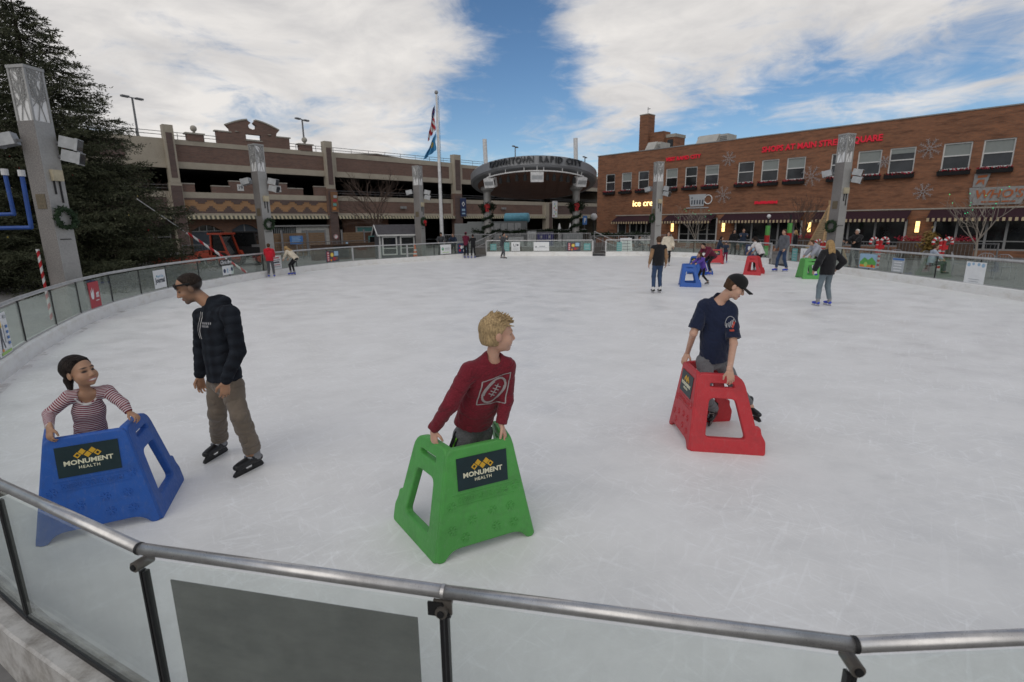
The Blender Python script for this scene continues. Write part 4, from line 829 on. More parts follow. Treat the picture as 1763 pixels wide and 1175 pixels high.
# storefront glazing
def glaze(a, b, z0, z1, mull, transom=None, dark='pane_dark'):
    wo = part('shop_window', shop, lambda m: ([m.box(x - .06, x + .06, .10, .22, z0, z1, FW if i in (0, len(mull) - 1) else Q['frame_grey']) for i, x in enumerate(mull)], m.box(a + .01, b - .01, .11, .21, z1 - .10, z1 - .002, Q['frame_grey']), m.box(a + .01, b - .01, .11, .21, z0 + .002, z0 + .10, Q['frame_grey']), m.box(a + .01, b - .01, .115, .205, transom - .03, transom + .03, Q['frame_grey']) if transom else None))
    part('pane', wo, lambda m: m.box(a, b, .15, .17, z0 + .05, z1 - .05, Q[dark]))
glaze(2.45, 3.5, 1.05, 2.22, [2.52, 3.43], None, 'pane_grey'); glaze(3.75, 6.9, .25, 2.3, [3.85, 4.6, 5.1, 5.6, 6.2, 6.8], 1.2); glaze(8.9, 12.5, .45, 2.55, [9.0, 9.9, 10.8, 11.6, 12.4], 1.2)
glaze(13.9, 19.05, .35, 2.25, [14.0, 15.3, 16.7, 17.3, 18.4, 18.95]); glaze(21.2, 25.4, .45, 2.25, [21.3, 22.0, 23.6, 25.3]); glaze(26.7, 33.0, .35, 2.2, [26.8, 27.9, 29.3, 30.2, 31.4, 32.9], .9)
part('counter_front', shop, lambda m: m.box(4.5, 6.6, .06, .10, .3, 1.15, FW))
AW = [(2.5, 6.6), (7.9, 12.4), (13.1, 19.1), (19.9, 25.5), (26.5, 33.5)]
for a, b in AW:
    def aw(m):
        m.prism([(-.03, 2.80), (-1.0, 2.32), (-1.0, 2.28), (-.03, 2.74)], 'x', a, b, Q['awn_maroon'])
        n = int((b - a) / .26); st = (b - a) / n
        for i in range(n): m.box(a + st * i, a + st * (i + .5), -1.012, -.99, 2.10, 2.30, Q['awn_cream']); m.box(a + st * (i + .5), a + st * (i + 1), -1.011, -.991, 2.10, 2.30, Q['awn_maroon'])
    part('awning', shop, aw)
emis('lamp_glow', (1.0, .62, .22), 1.6); emis('neon_red', (.58, .006, .028), .15); emis('sign_glow', (1.0, .74, .32), 1.5)
for x in (8.47, 13.1, 19.55, 25.95):
    so_ = part('wall_lamp', shop, lambda m: m.box(x - .12, x + .12, -.10, .0, 1.38, 2.14, Q['frame_grey']))
    part('lamp_shade', so_, lambda m: (m.box(x - .10, x + .10, -.20, -.101, 1.42, 1.74, MATS['lamp_glow']), m.box(x - .10, x + .10, -.20, -.101, 1.77, 2.10, MATS['lamp_glow'])))
# roof structures
def tower(m):
    m.box(1.9, 2.87, 4.0, 5.14, 8.2, 12.42, BS_); m.box(1.87, 2.90, 3.97, 5.17, 12.42, 12.5, Q['cap_stone']); m.box(2.87, 4.4, 4.4, 5.6, 8.2, 10.75, BS_); m.box(4.4, 5.4, 4.8, 6.6, 8.2, 10.15, BS_); m.box(4.4, 5.45, 4.75, 6.65, 10.15, 10.45, Q['cap_stone']); m.box(4.6, 5.2, 4.75, 4.805, 9.0, 9.95, Q['pane_dark'])
part('brick_tower', shop, tower)
part('roof_antenna', shop, lambda m: (m.tube([(2.4, 4.6, 12.45), (2.4, 4.6, 13.2)], .025, Q['rail_metal'], 6), m.box(2.35, 2.65, 4.58, 4.62, 13.0, 13.06, Q['rail_metal'])))
mat('hvac', (.42, .41, .38), .6, var=.1, nscale=1.5)
for x0, x1, y, z1, lab in ((4.2, 5.6, 2.0, 9.42, 'small beige rooftop unit in front of the brick tower'), (9.2, 11.9, 2.0, 9.38, 'wide grey rooftop air unit with sloping hood on shop roof')):
    t = thing('rooftop_unit', lab, 'air conditioner', RP((x0 + x1) / 2, y, 8.2), RRZ); h = (x1 - x0) / 2
    part('casing', t, lambda m: m.box(-h, h, 0, 1.6, 0, z1 - 8.2, Q['hvac']))
    part('hood', t, lambda m: m.prism([(-.6, .5), (0.0, z1 - 8.2 + .06), (.2, z1 - 8.2 + .06), (.0, .45)], 'x', -h * .9, h * .45, Q['hvac']))
    part('grille', t, lambda m: [m.box(h * .5, h * .95, -.03, -.005, .3 + k * .13, .36 + k * .13, Q['rail_metal']) for k in range(6)])
# signs on the shop wall
def wall_sign(lab, s, z, items, nm='wall_sign', y=-.06):
    t = thing(nm, lab, 'sign', RP(s, y, z), RRZ)
    for pn, fn in items: part(pn, t, fn)
    return t
def letters(s_, size, m_, bold=.004, x=0, z=0, dp=.06, sx=1.0, shear=0, sp=1.0, y=0):
    def fn(m):
        v, f = text(s_, size, dp, bold=bold, sx=sx, shear=shear, spacing=sp); m.add(put(v, (x, y, z), (1, 0, 0), (0, 0, 1), (0, -1, 0)), f, m_)
    return fn
NR = MATS['neon_red']
wall_sign('small red lettering sign reading VISIT RAPID CITY below the roofline', 9.05, 7.53, [('lettering', letters('VISIT RAPID CITY', .42, NR, .012))])
wall_sign('long red lettering sign reading SHOPS AT MAIN STREET SQUARE', 19.5, 7.5, [('lettering', letters('SHOPS AT MAIN STREET SQUARE', .56, NR, .014, sx=.93))])
wall_sign('glowing yellow ice cream lettering above the first awning', 5.75, 3.92, [('lettering', letters('ice cream', .80, MATS['sign_glow'], .002))])
wall_sign('small dark red lettering sign above the third awning', 16.28, 3.62, [('lettering', lambda m: [m.box(x, x + .11, -.03, .03, -.11 + .03 * (k % 3 == 1), .12 - .04 * (k % 4 == 2), NR) for k, x in enumerate(np.arange(-.86, .86, .145))])])
def cup(m):
    m.prism([(-.78, .48), (.80, .48), (.80, .40), (.72, .40), (.60, -.50), (-.58, -.50), (-.72, .40), (-.78, .40)], 'y', -.02, .05, Q['sg_grey'])
def cuph(m):
    m.tube([(.70, .0, -.18 + 0) if i < 0 else (.98 + .33 * math.cos(a), .0, .03 + .36 * math.sin(a)) for i, a in enumerate(np.linspace(-2.7, 2.7, 18))], .04, Q['sg_white'], 6); m.box(-.95, 1.05, -.02, .04, -.66, -.58, Q['sg_grey'])
wall_sign('white coffee cup shaped sign with dark lettering on brick wall', 10.6, 4.0, [('cup', cup), ('handle', cuph), ('lettering', lambda m: (letters('B', .2, Q['sg_ink'], .006, -.45, .18, .02, y=-.03)(m), m.box(-.3, .5, -.03, -.021, .12, .24, Q['sg_grey']), [m.box(-.5 + .24 * k, -.38 + .24 * k, -.03, -.021, -.34, .02, Q['sg_ink']) for k in range(5)]))])
mat('hvac_dark', (.26, .255, .25), .7)
def whos(m):
    m.prism([(-1.25, .50), (-1.10, -.52), (1.15, -.50), (1.45, .50)], 'y', -.05, .06, Q['hvac_dark']); m.prism([(-1.12, .52), (-.55, .52), (-.38, 1.35), (-1.12, 1.30)], 'y', -.04, .05, Q['hvac_dark'])
OR = mat('sign_orange', (.36, .10, .03), .6, var=.1)
wall_sign('grey angular restaurant sign with orange WHO\'S lettering', 29.45, 3.55, [('board', whos), ('lettering', lambda m: (letters("WHO'S", .66, OR, .016, .1, .08, .03, sx=1.0, shear=.15, y=-.07)(m), m.box(-.6, .9, -.08, -.06, -.38, -.30, OR), m.prism([(-.95, 1.2), (-.5, 1.22), (-.55, 1.08), (-.95, 1.05)], 'y', -.07, -.05, OR), m.prism([(-1.0, .65), (-.9, .95), (-.62, .95), (-.62, .62), (-.76, .84)], 'y', -.07, -.05, OR)))])
def oval(m):
    m.lathe([(.5, -.03), (.5, .03)], Q['sg_white'], n=20); m.v = [(x, z, y * .8) for x, y, z in m.v]
wall_sign('round blue and white disc sign at the right edge of wall', 31.25, 3.4, [('board', oval), ('stripe', lambda m: (m.box(-.40, .40, -.05, -.031, .08, .26, Q['sg_blue']), m.box(-.40, .40, -.05, -.031, -.26, -.08, Q['sg_blue'])))])
for s, z, r, lab in ((13.1, 7.1, .75, 'white wire snowflake below the roof left of the long red sign'), (12.85, 4.35, .9, 'white wire snowflake right of the coffee cup sign'), (19.3, 5.35, .95, 'white wire snowflake between the ninth and tenth windows'), (24.0, 5.9, 0, ''), (25.95, 6.55, .80, 'white wire snowflake high between the twelfth and thirteenth windows'), (25.95, 3.95, .68, 'white wire snowflake low above the lamp beside the last awning')):
    if not r: s, z, r, lab = 23.66, 5.95, .5, 'small white wire snowflake between the eleventh and twelfth windows'
    t = thing('snowflake_ornament', lab, 'ornament', RP(s, -.10, z), RRZ, 'snowflakes on the brick wall'); r *= .76
    def sf(m):
        for k in range(8):
            a = k * math.pi / 4 + .26; d = np.array([math.cos(a), 0, math.sin(a)]); n_ = np.array([-math.sin(a), 0, math.cos(a)])
            m.tube([d * .05, d * r * .95], .010, Q['sg_grey'], 4)
            for q in (.4, .62, .84):
                for sg in (-1, 1): m.tube([d * r * q, d * r * (q + .17) + n_ * sg * r * .17], .008, Q['sg_grey'], 4)
        pts = [np.array([math.cos(a), 0, math.sin(a)]) * r * .22 for a in np.linspace(0, 6.283, 13)]; m.tube(pts, .009, Q['sg_grey'], 4)
    part('frame', t, sf)
# ================================================================ light columns
def granite():
    m, t, b, o = new_mat('granite'); v = tmap(t); n = tnoise(t, v, 34, 3, .7); n2 = tnoise(t, v, 1.1, 4, .6)
    col = ramp(t, n, [(.35, (.13, .122, .118)), (.65, (.24, .225, .215))]); col = tmix(t, .6, col, ramp(t, n2, [(.3, (.7, .7, .7)), (.7, (1.15, 1.12, 1.1))]), 'MULTIPLY')
    t.links.new(col, b.inputs['Base Color']); b.inputs['Roughness'].default_value = .6; MATS['granite'] = m
granite(); mat('column_metal', (.34, .335, .325), .5, .3, var=.15, nscale=1.5, fine=.15); mat('lattice_back', (.74, .74, .74), .7, var=.06); mat('spot_metal', (.36, .37, .38), .45, .4); mat('plaque_bronze', (.12, .095, .06), .6, var=.3, nscale=20)
mat('wreath_green', (.018, .040, .016), .8, var=.4, nscale=30); mat('bow_red', (.42, .015, .02), .6); mat('cord_black', (.015, .015, .016), .7); mat('box_cream', (.42, .37, .26), .6)
def leaves(m, pts, n, size, mt, rr, jit=.06):
    for i in range(n):
        p = np.array(rr.choice(pts)) + np.array([rr.gauss(0, jit), rr.gauss(0, jit), rr.gauss(0, jit)]); a = unit([rr.gauss(0, 1), rr.gauss(0, 1), rr.gauss(0, 1)]); b = unit(np.cross(a, [rr.gauss(0, 1), rr.gauss(0, 1), rr.gauss(0, 1)]))
        m.add([p - a * size, p + b * size * .35, p + a * size, p - b * size * .35], [(0, 1, 2, 3)], mt)
def light_column(px, py, yaw, lab, H=6.0, a=.235, wr_side=1, wz=2.35, bow=False, face_l='granite', face_r='column_metal', wreath_lab=None):
    c = gnd(px, py, H); c[2] = 0; view = math.atan2(-c[0], c[1])           # camera is at azimuth; corner toward the camera
    rz = view + R(45) + yaw                                   # local -x and -y faces look to the camera
    t = thing('light_column', lab, 'column', c, rz, 'tall square light columns round the rink')
    def shaft(m):
        m.add([(-a, -a, -.03), (a, -a, -.03), (a, -a, 4.78), (-a, -a, 4.78)], [(0, 1, 2, 3)], Q[face_r]); m.add([(-a, a, -.03), (-a, -a, -.03), (-a, -a, 4.78), (-a, a, 4.78)], [(0, 1, 2, 3)], Q[face_l])
        m.add([(a, a, -.03), (-a, a, -.03), (-a, a, 4.78), (a, a, 4.78)], [(0, 1, 2, 3)], Q[face_r]); m.add([(a, -a, -.03), (a, a, -.03), (a, a, 4.78), (a, -a, 4.78)], [(0, 1, 2, 3)], Q[face_l]); m.add([(-a, -a, 4.78), (a, -a, 4.78), (a, a, 4.78), (-a, a, 4.78)], [(0, 1, 2, 3)], Q['column_metal'])
    m = MB(); shaft(m); m.build('shaft', t)
    def lantern(m):
        e = a - .03; m.box(-e, e, -e, e, 4.781, 5.93, Q['lattice_back'])
        for x in (-1, 1):
            for y in (-1, 1): m.box(min(x * (a - .05), x * a), max(x * (a - .05), x * a), min(y * (a - .05), y * a), max(y * (a - .05), y * a), 4.781, 5.93, Q['column_metal'])
        m.box(-a - .01, a + .01, -a - .01, a + .01, 5.931, 6.0, Q['column_metal'])
    part('lantern', t, lantern)
    rr = random.Random(int(px))
    def lattice(m):
        w_ = a - .05
        for face in range(4):
            def pp(u, z):
                k = a - .012
                return [(u, -k, z), (-k, -u, z), (u, k, z), (k, u, z)][face]
            def br(u, z, an, l, th, dep):
                u2, z2 = u + math.sin(an) * l, z + math.cos(an) * l
                u2 = max(-w_, min(w_, u2)); z2 = min(5.92, z2); m.bar(pp(u, z), pp(u2, z2), th, .014, Q['column_metal'], up=((0, 1, 0), (1, 0, 0))[face % 2])
                if dep:
                    for q in (.35, .6, .85):
                        for sg in (-1, 1): br(u + (u2 - u) * q, z + (z2 - z) * q, an + sg * rr.uniform(.4, .9), l * .42, th * .7, dep - 1)
            br(-w_ * .5, 4.79, .35, 1.15, .016, 2); br(w_ * .5, 4.79, -.2, .9, .014, 2); br(-w_ * .9, 5.1, .7, .55, .012, 1)
    part('branch_screen', t, lattice)
    for fx in (0, 1):                                         # flood lights on the two outer sides
        for z in (4.34, 4.02) if fx == 0 else (4.34,):
            def fl(m):
                s_ = 1 if fx == 0 else -1
                vd = unit(np.array([1, -1, 0.]) if fx == 0 else np.array([-1, 1, 0.])); lat = np.array([-vd[1], vd[0], 0]); p = vd * (a * 1.25) + np.array([0, 0, z])
                m.bar(p - vd * .15, p + vd * .12, .06, .06, Q['rail_metal']); q = p + vd * .27; d = unit(vd * .9 - lat * .25 + np.array([0, 0, -.22])); u_ = unit(np.cross(np.cross(d, [0, 0, 1]), d)); l_ = np.cross(d, u_)
                m.obox(q, d * .16, l_ * .17, u_ * .135, Q['spot_metal']); m.obox(q + d * .19, d * .03, l_ * .19, u_ * .15, Q['spot_metal']); m.obox(q + d * .226, d * .004, l_ * .16, u_ * .125, Q['pane_grey'])
            part('floodlight', t, fl)
    part('control_box', t, lambda m: (m.box(-.10, .16, -a - .09, -a - .002, 3.42, 3.68, Q['box_cream']), m.box(-.06, -.03, -a - .03, -a - .001, 3.1, 3.42, Q['cord_black']), m.box(.08, .11, -a - .03, -a - .001, 2.9, 3.42, Q['cord_black'])))
    part('plaque', t, lambda m: (m.box(-a - .012, -a - .002, -.13, .13, 2.75, 3.1, Q['plaque_bronze']), m.box(-.16, .12, -a - .013, -a - .0025, 2.0, 2.02, Q['cord_black'])))
    # wreath hung on the right-hand face
    wc = np.array([(.02, -a - .09, wz), (-a - .09, .02, wz)][0 if wr_side > 0 else 1]); Wm = Matrix.Translation(Vector(c)) @ Matrix.Rotation(rz, 4, 'Z'); wp = Wm @ Vector(wc)
    wt = thing('wreath', wreath_lab, 'wreath', wp, rz if wr_side > 0 else rz - R(90), 'wreaths hung on the light columns'); ring = [(.23 * math.cos(q), 0, .23 * math.sin(q)) for q in np.linspace(0, 6.283, 25)]
    m = MB(); m.tube(ring, .045, Q['wreath_green'], 6); leaves(m, ring, 420, .055, Q['wreath_green'], rr, .035); m.build('foliage', wt)
    if bow:
        def bw(m):
            for sg in (-1, 1): m.prism([(0, -.04), (sg * .14, .05), (sg * .14, -.12), (0, -.05)] if sg > 0 else [(0, -.05), (-.14, -.12), (-.14, .05), (0, -.04)], 'y', -.12, -.08, Q['bow_red'])
            m.box(-.04, .04, -.13, -.07, -.08, .0, Q['bow_red']); m.prism([(-.02, -.06), (.02, -.06), (.10, -.28), (.03, -.28)], 'y', -.11, -.085, Q['bow_red'])
            m.lathe([(.11, -.02), (.11, .02)], Q['bow_red'], (0, 0, 0), 10); m.v[-20:] = [(x, -.09 + z, y - .02) for x, y, z in m.v[-20:]]
        part('bow', wt, bw)
light_column(42, 116, R(-4), 'largest light column at left, in front of the spruce tree', wreath_lab='green wreath on the large left column by the spruce', wz=2.52)
light_column(440, 249, R(-9), 'light column with plain wreath in front of the patterned garage band', wreath_lab='plain green wreath on the column by the orange tractor', wz=2.35, face_r='column_metal')
light_column(718, 286, R(8), 'light column beside the grey shed and flagpole', wreath_lab='wreath with red bow on the column beside the shed', wz=2.45, bow=True)
light_column(1135, 279, R(-12), 'light column in front of the glowing ice cream sign', wreath_lab='green wreath on the column before the ice cream shop', wz=2.5, wr_side=-1)
light_column(1459, 231, R(6), 'light column covering part of the long red lettering sign', wreath_lab='dark wreath on the column beside the wooden pyramid', wz=1.98, wr_side=-1)
# ================================================================ stage canopy
CY = 44.0; CX = 1.88; TL = R(11); CR = 5.05; CZ = 5.62
mat('canopy_metal', (.20, .205, .215), .45, .3, var=.08, nscale=.6); mat('canopy_white', (.6, .6, .6), .5); mat('canopy_wood', (.17, .082, .052), .6, var=.25, nscale=.8, stretch=(1, 8, 1)); mat('letter_dark', (.018, .020, .024), .4); mat('garland', (.014, .028, .012), .85, var=.4, nscale=20)
cano = thing('stage_canopy', 'round tilted stage canopy on two columns with wooden underside', 'stage canopy', (CX, CY, 0))
tl = lambda x, y, z: np.array([x, y * math.cos(TL) + z * math.sin(TL), CZ - y * math.sin(TL) + z * math.cos(TL)])
def disc(m):
    n = 64
    prof = [(CR - .55, -.46), (CR - .12, -.36), (CR, -.24), (CR, .32), (CR - .1, .42), (.2, .62)]
    vs = [tl(r * math.cos(6.28319 * j / n), r * math.sin(6.28319 * j / n), z) for r, z in prof for j in range(n)]; k = len(prof)
    m.add(vs, [(i * n + j, i * n + (j + 1) % n, (i + 1) * n + (j + 1) % n, (i + 1) * n + j) for i in range(k - 1) for j in range(n)] + [tuple(range((k - 1) * n, k * n))], Q['canopy_metal'])
part('roof_rim', cano, disc)
def soff(m):
    n = 64; prof = [(CR - .56, -.455), (3.0, -.34), (.2, -.30)]; vs = [tl(r * math.cos(6.28319 * j / n), r * math.sin(6.28319 * j / n), z) for r, z in prof for j in range(n)]
    m.add(vs, [(i * n + j, i * n + (j + 1) % n, (i + 1) * n + (j + 1) % n, (i + 1) * n + j) for i in range(2) for j in range(n)] + [tuple(range(2 * n, 3 * n))], Q['canopy_wood'])
    for k in range(-4, 5):
        w_ = math.sqrt(max(.1, (CR - .7) ** 2 - (k * 1.0) ** 2)); m.bar(tl(k * 1.0, -w_, -.50), tl(k * 1.0, w_, -.50), .05, .03, Q['canopy_wood'])
part('soffit', cano, soff)
colx = (843 - 881.5) / 900 * 44.2 - CX, (991 - 881.5) / 900 * 44.2 - CX
for x in colx:
    part('column', cano, lambda m: (m.lathe([(.30, -.03), (.30, 4.75), (.52, 4.95), (.52, 5.25)], Q['column_metal'], (x, .3, 0), 16)))
    part('mast', cano, lambda m: (m.tube([(x * 1.0, .3, 5.2), (x * 1.0 - .12, .3, 8.85)], .17, Q['canopy_white'], 12), m.tube([(x - .1, .3, 7.2), (x - .1 + (1.0 if x < 0 else -1.0), .3, 5.9)], .06, Q['canopy_white'], 8)))
def truss(m):
    pts = [tl((CR - .25) * math.sin(q), -(CR - .25) * math.cos(q), -.62) for q in np.linspace(-.85, .85, 24)]; m.tube(pts, .05, Q['canopy_white'], 6)
    for p in pts[1::4]: m.tube([p, p + np.array([0, 0, .45])], .03, Q['canopy_white'], 5)
part('light_bar', cano, truss)
for x, s_, q in ((-3.35, .42, .5), (0.05, .46, 0), (3.35, .42, -.5)):
    def spk(m):
        y = -math.sqrt(max(.1, (CR - .45) ** 2 - x * x)); c = tl(x, y, -.98); d = np.array([math.sin(-q) * -1, -math.cos(q), -.25]); d = unit(np.array([-math.sin(q), -math.cos(q), -.3])); l_ = unit(np.cross(d, [0, 0, 1])); u_ = np.cross(l_, d)
        m.obox(c, d * .25, l_ * s_, u_ * .33, Q['canopy_white']); m.obox(c + d * .26, d * .01, l_ * (s_ - .06), u_ * .14, Q['spot_metal']); m.tube([c + u_ * .3, c + u_ * .75], .03, Q['canopy_white'], 5)
    part('loudspeaker', cano, spk)
for q in (-.72, -.58, -.44, -.30, -.17, .17, .28, .40, .52, .64):
    def sp(m):
        p = tl((CR - .32) * math.sin(q), -(CR - .32) * math.cos(q), -.70); m.tube([p, p + np.array([0, .05, -.18])], .04, Q['cord_black'], 6); m.tube([p + np.array([0, .02, -.16]), p + np.array([0, .16, -.52])], [.11, .15], Q['cord_black'], 10)
    part('spotlight', cano, sp)
def lets(m):
    s_ = 'DOWNTOWN RAPID CITY'; wds = {'W': 1.35, 'M': 1.2, 'I': .55, ' ': .7}; adv = [wds.get(c, 1.0) for c in s_]; tot = sum(adv); pos = 0; span = 1.42
    for c, w_ in zip(s_, adv):
        q = (pos + w_ / 2) / tot - .5; pos += w_
        if c == ' ': continue
        an = q * span; v, f = text(c, .60, .12, bold=.016, sx=.86)
        o = tl((CR + .12) * math.sin(an), -(CR + .12) * math.cos(an), .06); m.add(put(v, o, (math.cos(an), math.sin(an) * math.cos(TL), -math.sin(an) * math.sin(TL)), tl(0, 0, 1) - tl(0, 0, 0), (math.sin(an), -math.cos(an), 0)), f, Q['letter_dark'])
so_ = thing('wall_sign', 'dark lettering DOWNTOWN RAPID CITY along the rim of the stage canopy', 'sign', (CX, CY, 0)); part('lettering', so_, lets)
for x, lab in zip(colx, ('green garland with red bow wound round the left stage column', 'green garland with red bow wound round the right stage column')):
    g = thing('garland', lab, 'garland', (CX + x, CY + .3, 0), 0, 'garlands wound round the stage columns'); rr = random.Random(int(x * 10) + 50); m = MB()
    hx = [(.38 * math.cos(q), .38 * math.sin(q), .9 + q * .105) for q in np.linspace(0, 26, 120)]; m.tube(hx, .07, Q['garland'], 6); leaves(m, hx, 1500, .10, Q['garland'], rr, .07)
    top = [(.45 * math.cos(q), .42 * math.sin(q), 3.62 + .1 * math.sin(3 * q)) for q in np.linspace(0, 6.28, 30)]; leaves(m, top, 500, .12, Q['garland'], rr, .14); m.build('foliage', g)
    part('bow', g, lambda m: (m.lathe([(.20, -.05), (.24, .0), (.20, .05)], Q['bow_red'], n=10), m.v.__setitem__(slice(None), [(x_, -.52 + z_, 3.62 + y_) for x_, y_, z_ in m.v]), m.box(-.13, -.02, -.56, -.50, 3.2, 3.6, Q['bow_red']), m.box(.02, .13, -.56, -.50, 3.18, 3.6, Q['bow_red'])))
# stage floor, stair rails, rear fence with garland
mat('stage_deck', (.14, .13, .12), .85)
mb = MB(); mb.prism([(CX - 7, 40.2), (CX + 4.2, 40.2), (CX + 7, 42.5), (CX + 7, 50), (CX - 7, 50)], 'z', -.02, .42, Q['stage_deck']); o = mb.build('stage_floor'); mb.fixn(o); tag(o, kind='structure')
def fence(lab, a, b, z0, h, gap=.14, nm='metal_fence', m_='rail_metal', grp='metal railings beyond the ice'):
    a, b = np.array([*a, z0]), np.array([*b, z0]); t = thing(nm, lab, 'railing', a, 0, grp); L_ = np.linalg.norm(b - a); d = (b - a) / L_
    def ra(m):
        for z in (h, .12): m.tube([np.array([0, 0, z]), d * L_ + np.array([0, 0, z])], .028, Q[m_], 6)
    part('rail', t, ra)
    part('bars', t, lambda m: [m.tube([d * s + np.array([0, 0, .1]), d * s + np.array([0, 0, h])], .012, Q[m_], 4) for s in np.arange(gap, L_, gap)])
    for s in np.linspace(0, L_, max(2, int(L_ / 2) + 1)): part('post', t, lambda m: m.tube([d * s + np.array([0, 0, -.01]), d * s + np.array([0, 0, h + .04])], .035, Q[m_], 6))
mat('galv', (.30, .30, .31), .5, .5)
fence('galvanised railing across the front of the stage floor', (-5.0, 40.3), (6.0, 40.3), .42, 1.05, .16, m_='galv')
fence('dark iron fence by the tractor below the patterned garage band', (-20.5, 33.2), (-10.5, 39.5), 0, 1.15, .15)
fence('grey railing along the ramp before the shop corner', (6.2, 40.8), (12.5, 41.5), .0, 1.25, .16, m_='galv')
fence('dark iron fence along the shop terrace at the right', (15.6, 37.2), (24.2, 26.3), 0, 1.0, .16)
for x0, x1, lab in ((-1.1, -3.1, 'sloping handrail on the stage steps left of the left column'), (6.3, 8.1, 'sloping handrail on the ramp right of the right column')):
    t = thing('handrail', lab, 'handrail', (x0, 40.2, 0)); dx = x1 - x0
    part('rail', t, lambda m: (m.tube([(0, 0, 1.60), (dx, -.9, .72)], .035, Q['galv'], 6), m.tube([(0, 0, 1.2), (dx, -.9, .34)], .025, Q['galv'], 6)))
    part('post', t, lambda m: (m.tube([(0, 0, -.03), (0, 0, 1.60)], .035, Q['galv'], 6), m.tube([(dx, -.9, -.03), (dx, -.9, .72)], .035, Q['galv'], 6)))
rr = random.Random(9)
for lab, a, b, z in (('long green garland on the railing behind the stage', (-3.2, 46.0), (6.6, 46.5), 1.66), ('green garland on the ramp railing at the shop corner', (6.6, 43.5), (12.2, 44.2), 1.35)):
    t = thing('garland', lab, 'garland', (*a, 0)); m = MB(); d = np.array([b[0] - a[0], b[1] - a[1], 0]); pts = [d * q + np.array([0, 0, z - .12 * abs(math.sin(q * 14))]) for q in np.linspace(0, 1, 60)]
    m.tube(pts, .06, Q['garland'], 5); leaves(m, pts, 1400, .11, Q['garland'], rr, .09); m.build('foliage', t)
    part('support_rail', t, lambda m: (m.tube([np.array([0, 0, z + .02]), d + np.array([0, 0, z + .02])], .03, Q['galv'], 6), [m.tube([d * q + np.array([0, 0, -.03]), d * q + np.array([0, 0, z])], .03, Q['galv'], 5) for q in np.linspace(0, 1, 7)]))
# equipment behind the stage
mat('trailer_grey', (.20, .215, .22), .5, var=.1); mat('tank_blue', (.10, .30, .40), .45); mat('crate_blue', (.03, .03, .12), .6); mat('steel_light', (.36, .37, .38), .45, .4)
def thing_boxes(nm, lab, cat, loc, rz, parts, grp=None):
    t = thing(nm, lab, cat, loc, rz, grp)
    for pn, fn in parts: part(pn, t, fn)
    return t
thing_boxes('equipment_trailer', 'long grey equipment container with louvred side behind the stage', 'container', at(862, 393, 48.5) * np.array([1, 1, 0]), .0, [('body', lambda m: m.box(-3.0, 2.4, 0, 2.2, .15, 2.45, Q['trailer_grey'])), ('louvre_panel', lambda m: [m.box(-1.2 + k * .62, -.66 + k * .62, -.04, -.002, .5, 2.3, Q['spot_metal']) for k in range(5)]), ('end_box', lambda m: m.box(-4.2, -3.02, .2, 2.0, .1, 2.3, Q['trailer_grey']))])
def tank(m):
    m.tube([(-1.2, 0, 0), (-1.1, 0, 0), (1.1, 0, 0), (1.2, 0, 0)], [.35, .45, .45, .35], Q['tank_blue'], 18)
    m.v = [(x, y, z + 2.78) for x, y, z in m.v]
thing_boxes('tank', 'pale blue cylindrical tank on top of the equipment behind the stage', 'tank', at(890, 385, 51.5) * np.array([1, 1, 0]), -.25, [('vessel', tank), ('saddle', lambda m: (m.box(-.8, -.6, -.3, .3, -.03, 2.34, Q['rail_metal']), m.box(.6, .8, -.3, .3, -.03, 2.34, Q['rail_metal'])))])
for px, w_, h_, m_, lab in ((938, 1.3, 1.1, 'crate_blue', 'dark blue crate on the stage floor behind the railing'), (915, .7, 1.2, 'spot_metal', 'grey cabinet on the stage left of the blue crate'), (985, 1.6, 1.0, 'trailer_grey', 'grey equipment case at the right side of the stage'), (888, 1.2, .8, 'spot_metal', 'low grey case at the left side of the stage')):
    thing_boxes('equipment_case', lab, 'crate', at(px, 412, 42.6) * np.array([1, 1, 0]) + np.array([0, 0, .42]), .1, [('box', lambda m: m.box(-w_ / 2, w_ / 2, -.3, .4, 0, h_, Q[m_])), ('lid', lambda m: m.box(-w_ / 2 - .02, w_ / 2 + .02, -.32, .42, h_ + .002, h_ + .06, Q['rail_metal'])), ('latch', lambda m: (m.box(-w_ * .3, -w_ * .2, -.33, -.302, h_ * .6, h_ * .8, Q['galv']), m.box(w_ * .2, w_ * .3, -.33, -.302, h_ * .6, h_ * .8, Q['galv'])))])
thing_boxes('parking_sign', 'blue parking sign with white P in the dark garage entrance', 'sign', GP(43.6, -.8, 0), GRZ, [('post', lambda m: m.tube([(0, .06, -.03), (0, .06, 2.2)], .03, Q['galv'], 6)), ('panel', lambda m: m.box(-.42, .42, -.02, .02, 2.0, 3.1, Q['sg_blue'])), ('lettering', letters('P', .8, Q['sg_white'], .02, 0, 2.5, .02, y=-.035))])
for s, lab in ((38.6, 'first white topped bollard heater in the garage entrance'), (40.6, 'second white topped bollard heater near the right stage column')):
    thing_boxes('patio_heater', lab, 'heater', GP(s, -.9, 0), GRZ, [('base', lambda m: m.tube([(0, 0, 0), (0, 0, .9)], .2, Q['spot_metal'], 12)), ('cover', lambda m: m.tube([(0, 0, .9), (0, 0, 1.5), (0, 0, 2.2)], [.17, .2, .06], Q['snow_white'], 12))])
thing_boxes('globe_lamp', 'white globe street lamp at the left corner of the shop', 'street lamp', at(1022, 395, 47) * np.array([1, 1, 0]), 0, [('post', lambda m: m.tube([(0, 0, -.03), (0, 0, 2.45)], [.07, .05], Q['cord_black'], 8)), ('globe', lambda m: m.lathe([(.08, 2.45)] + [(.30 * math.cos(q), 2.75 + .30 * math.sin(q)) for q in np.linspace(-1.2, 1.5, 9)], Q['snow_white'], n=14))])
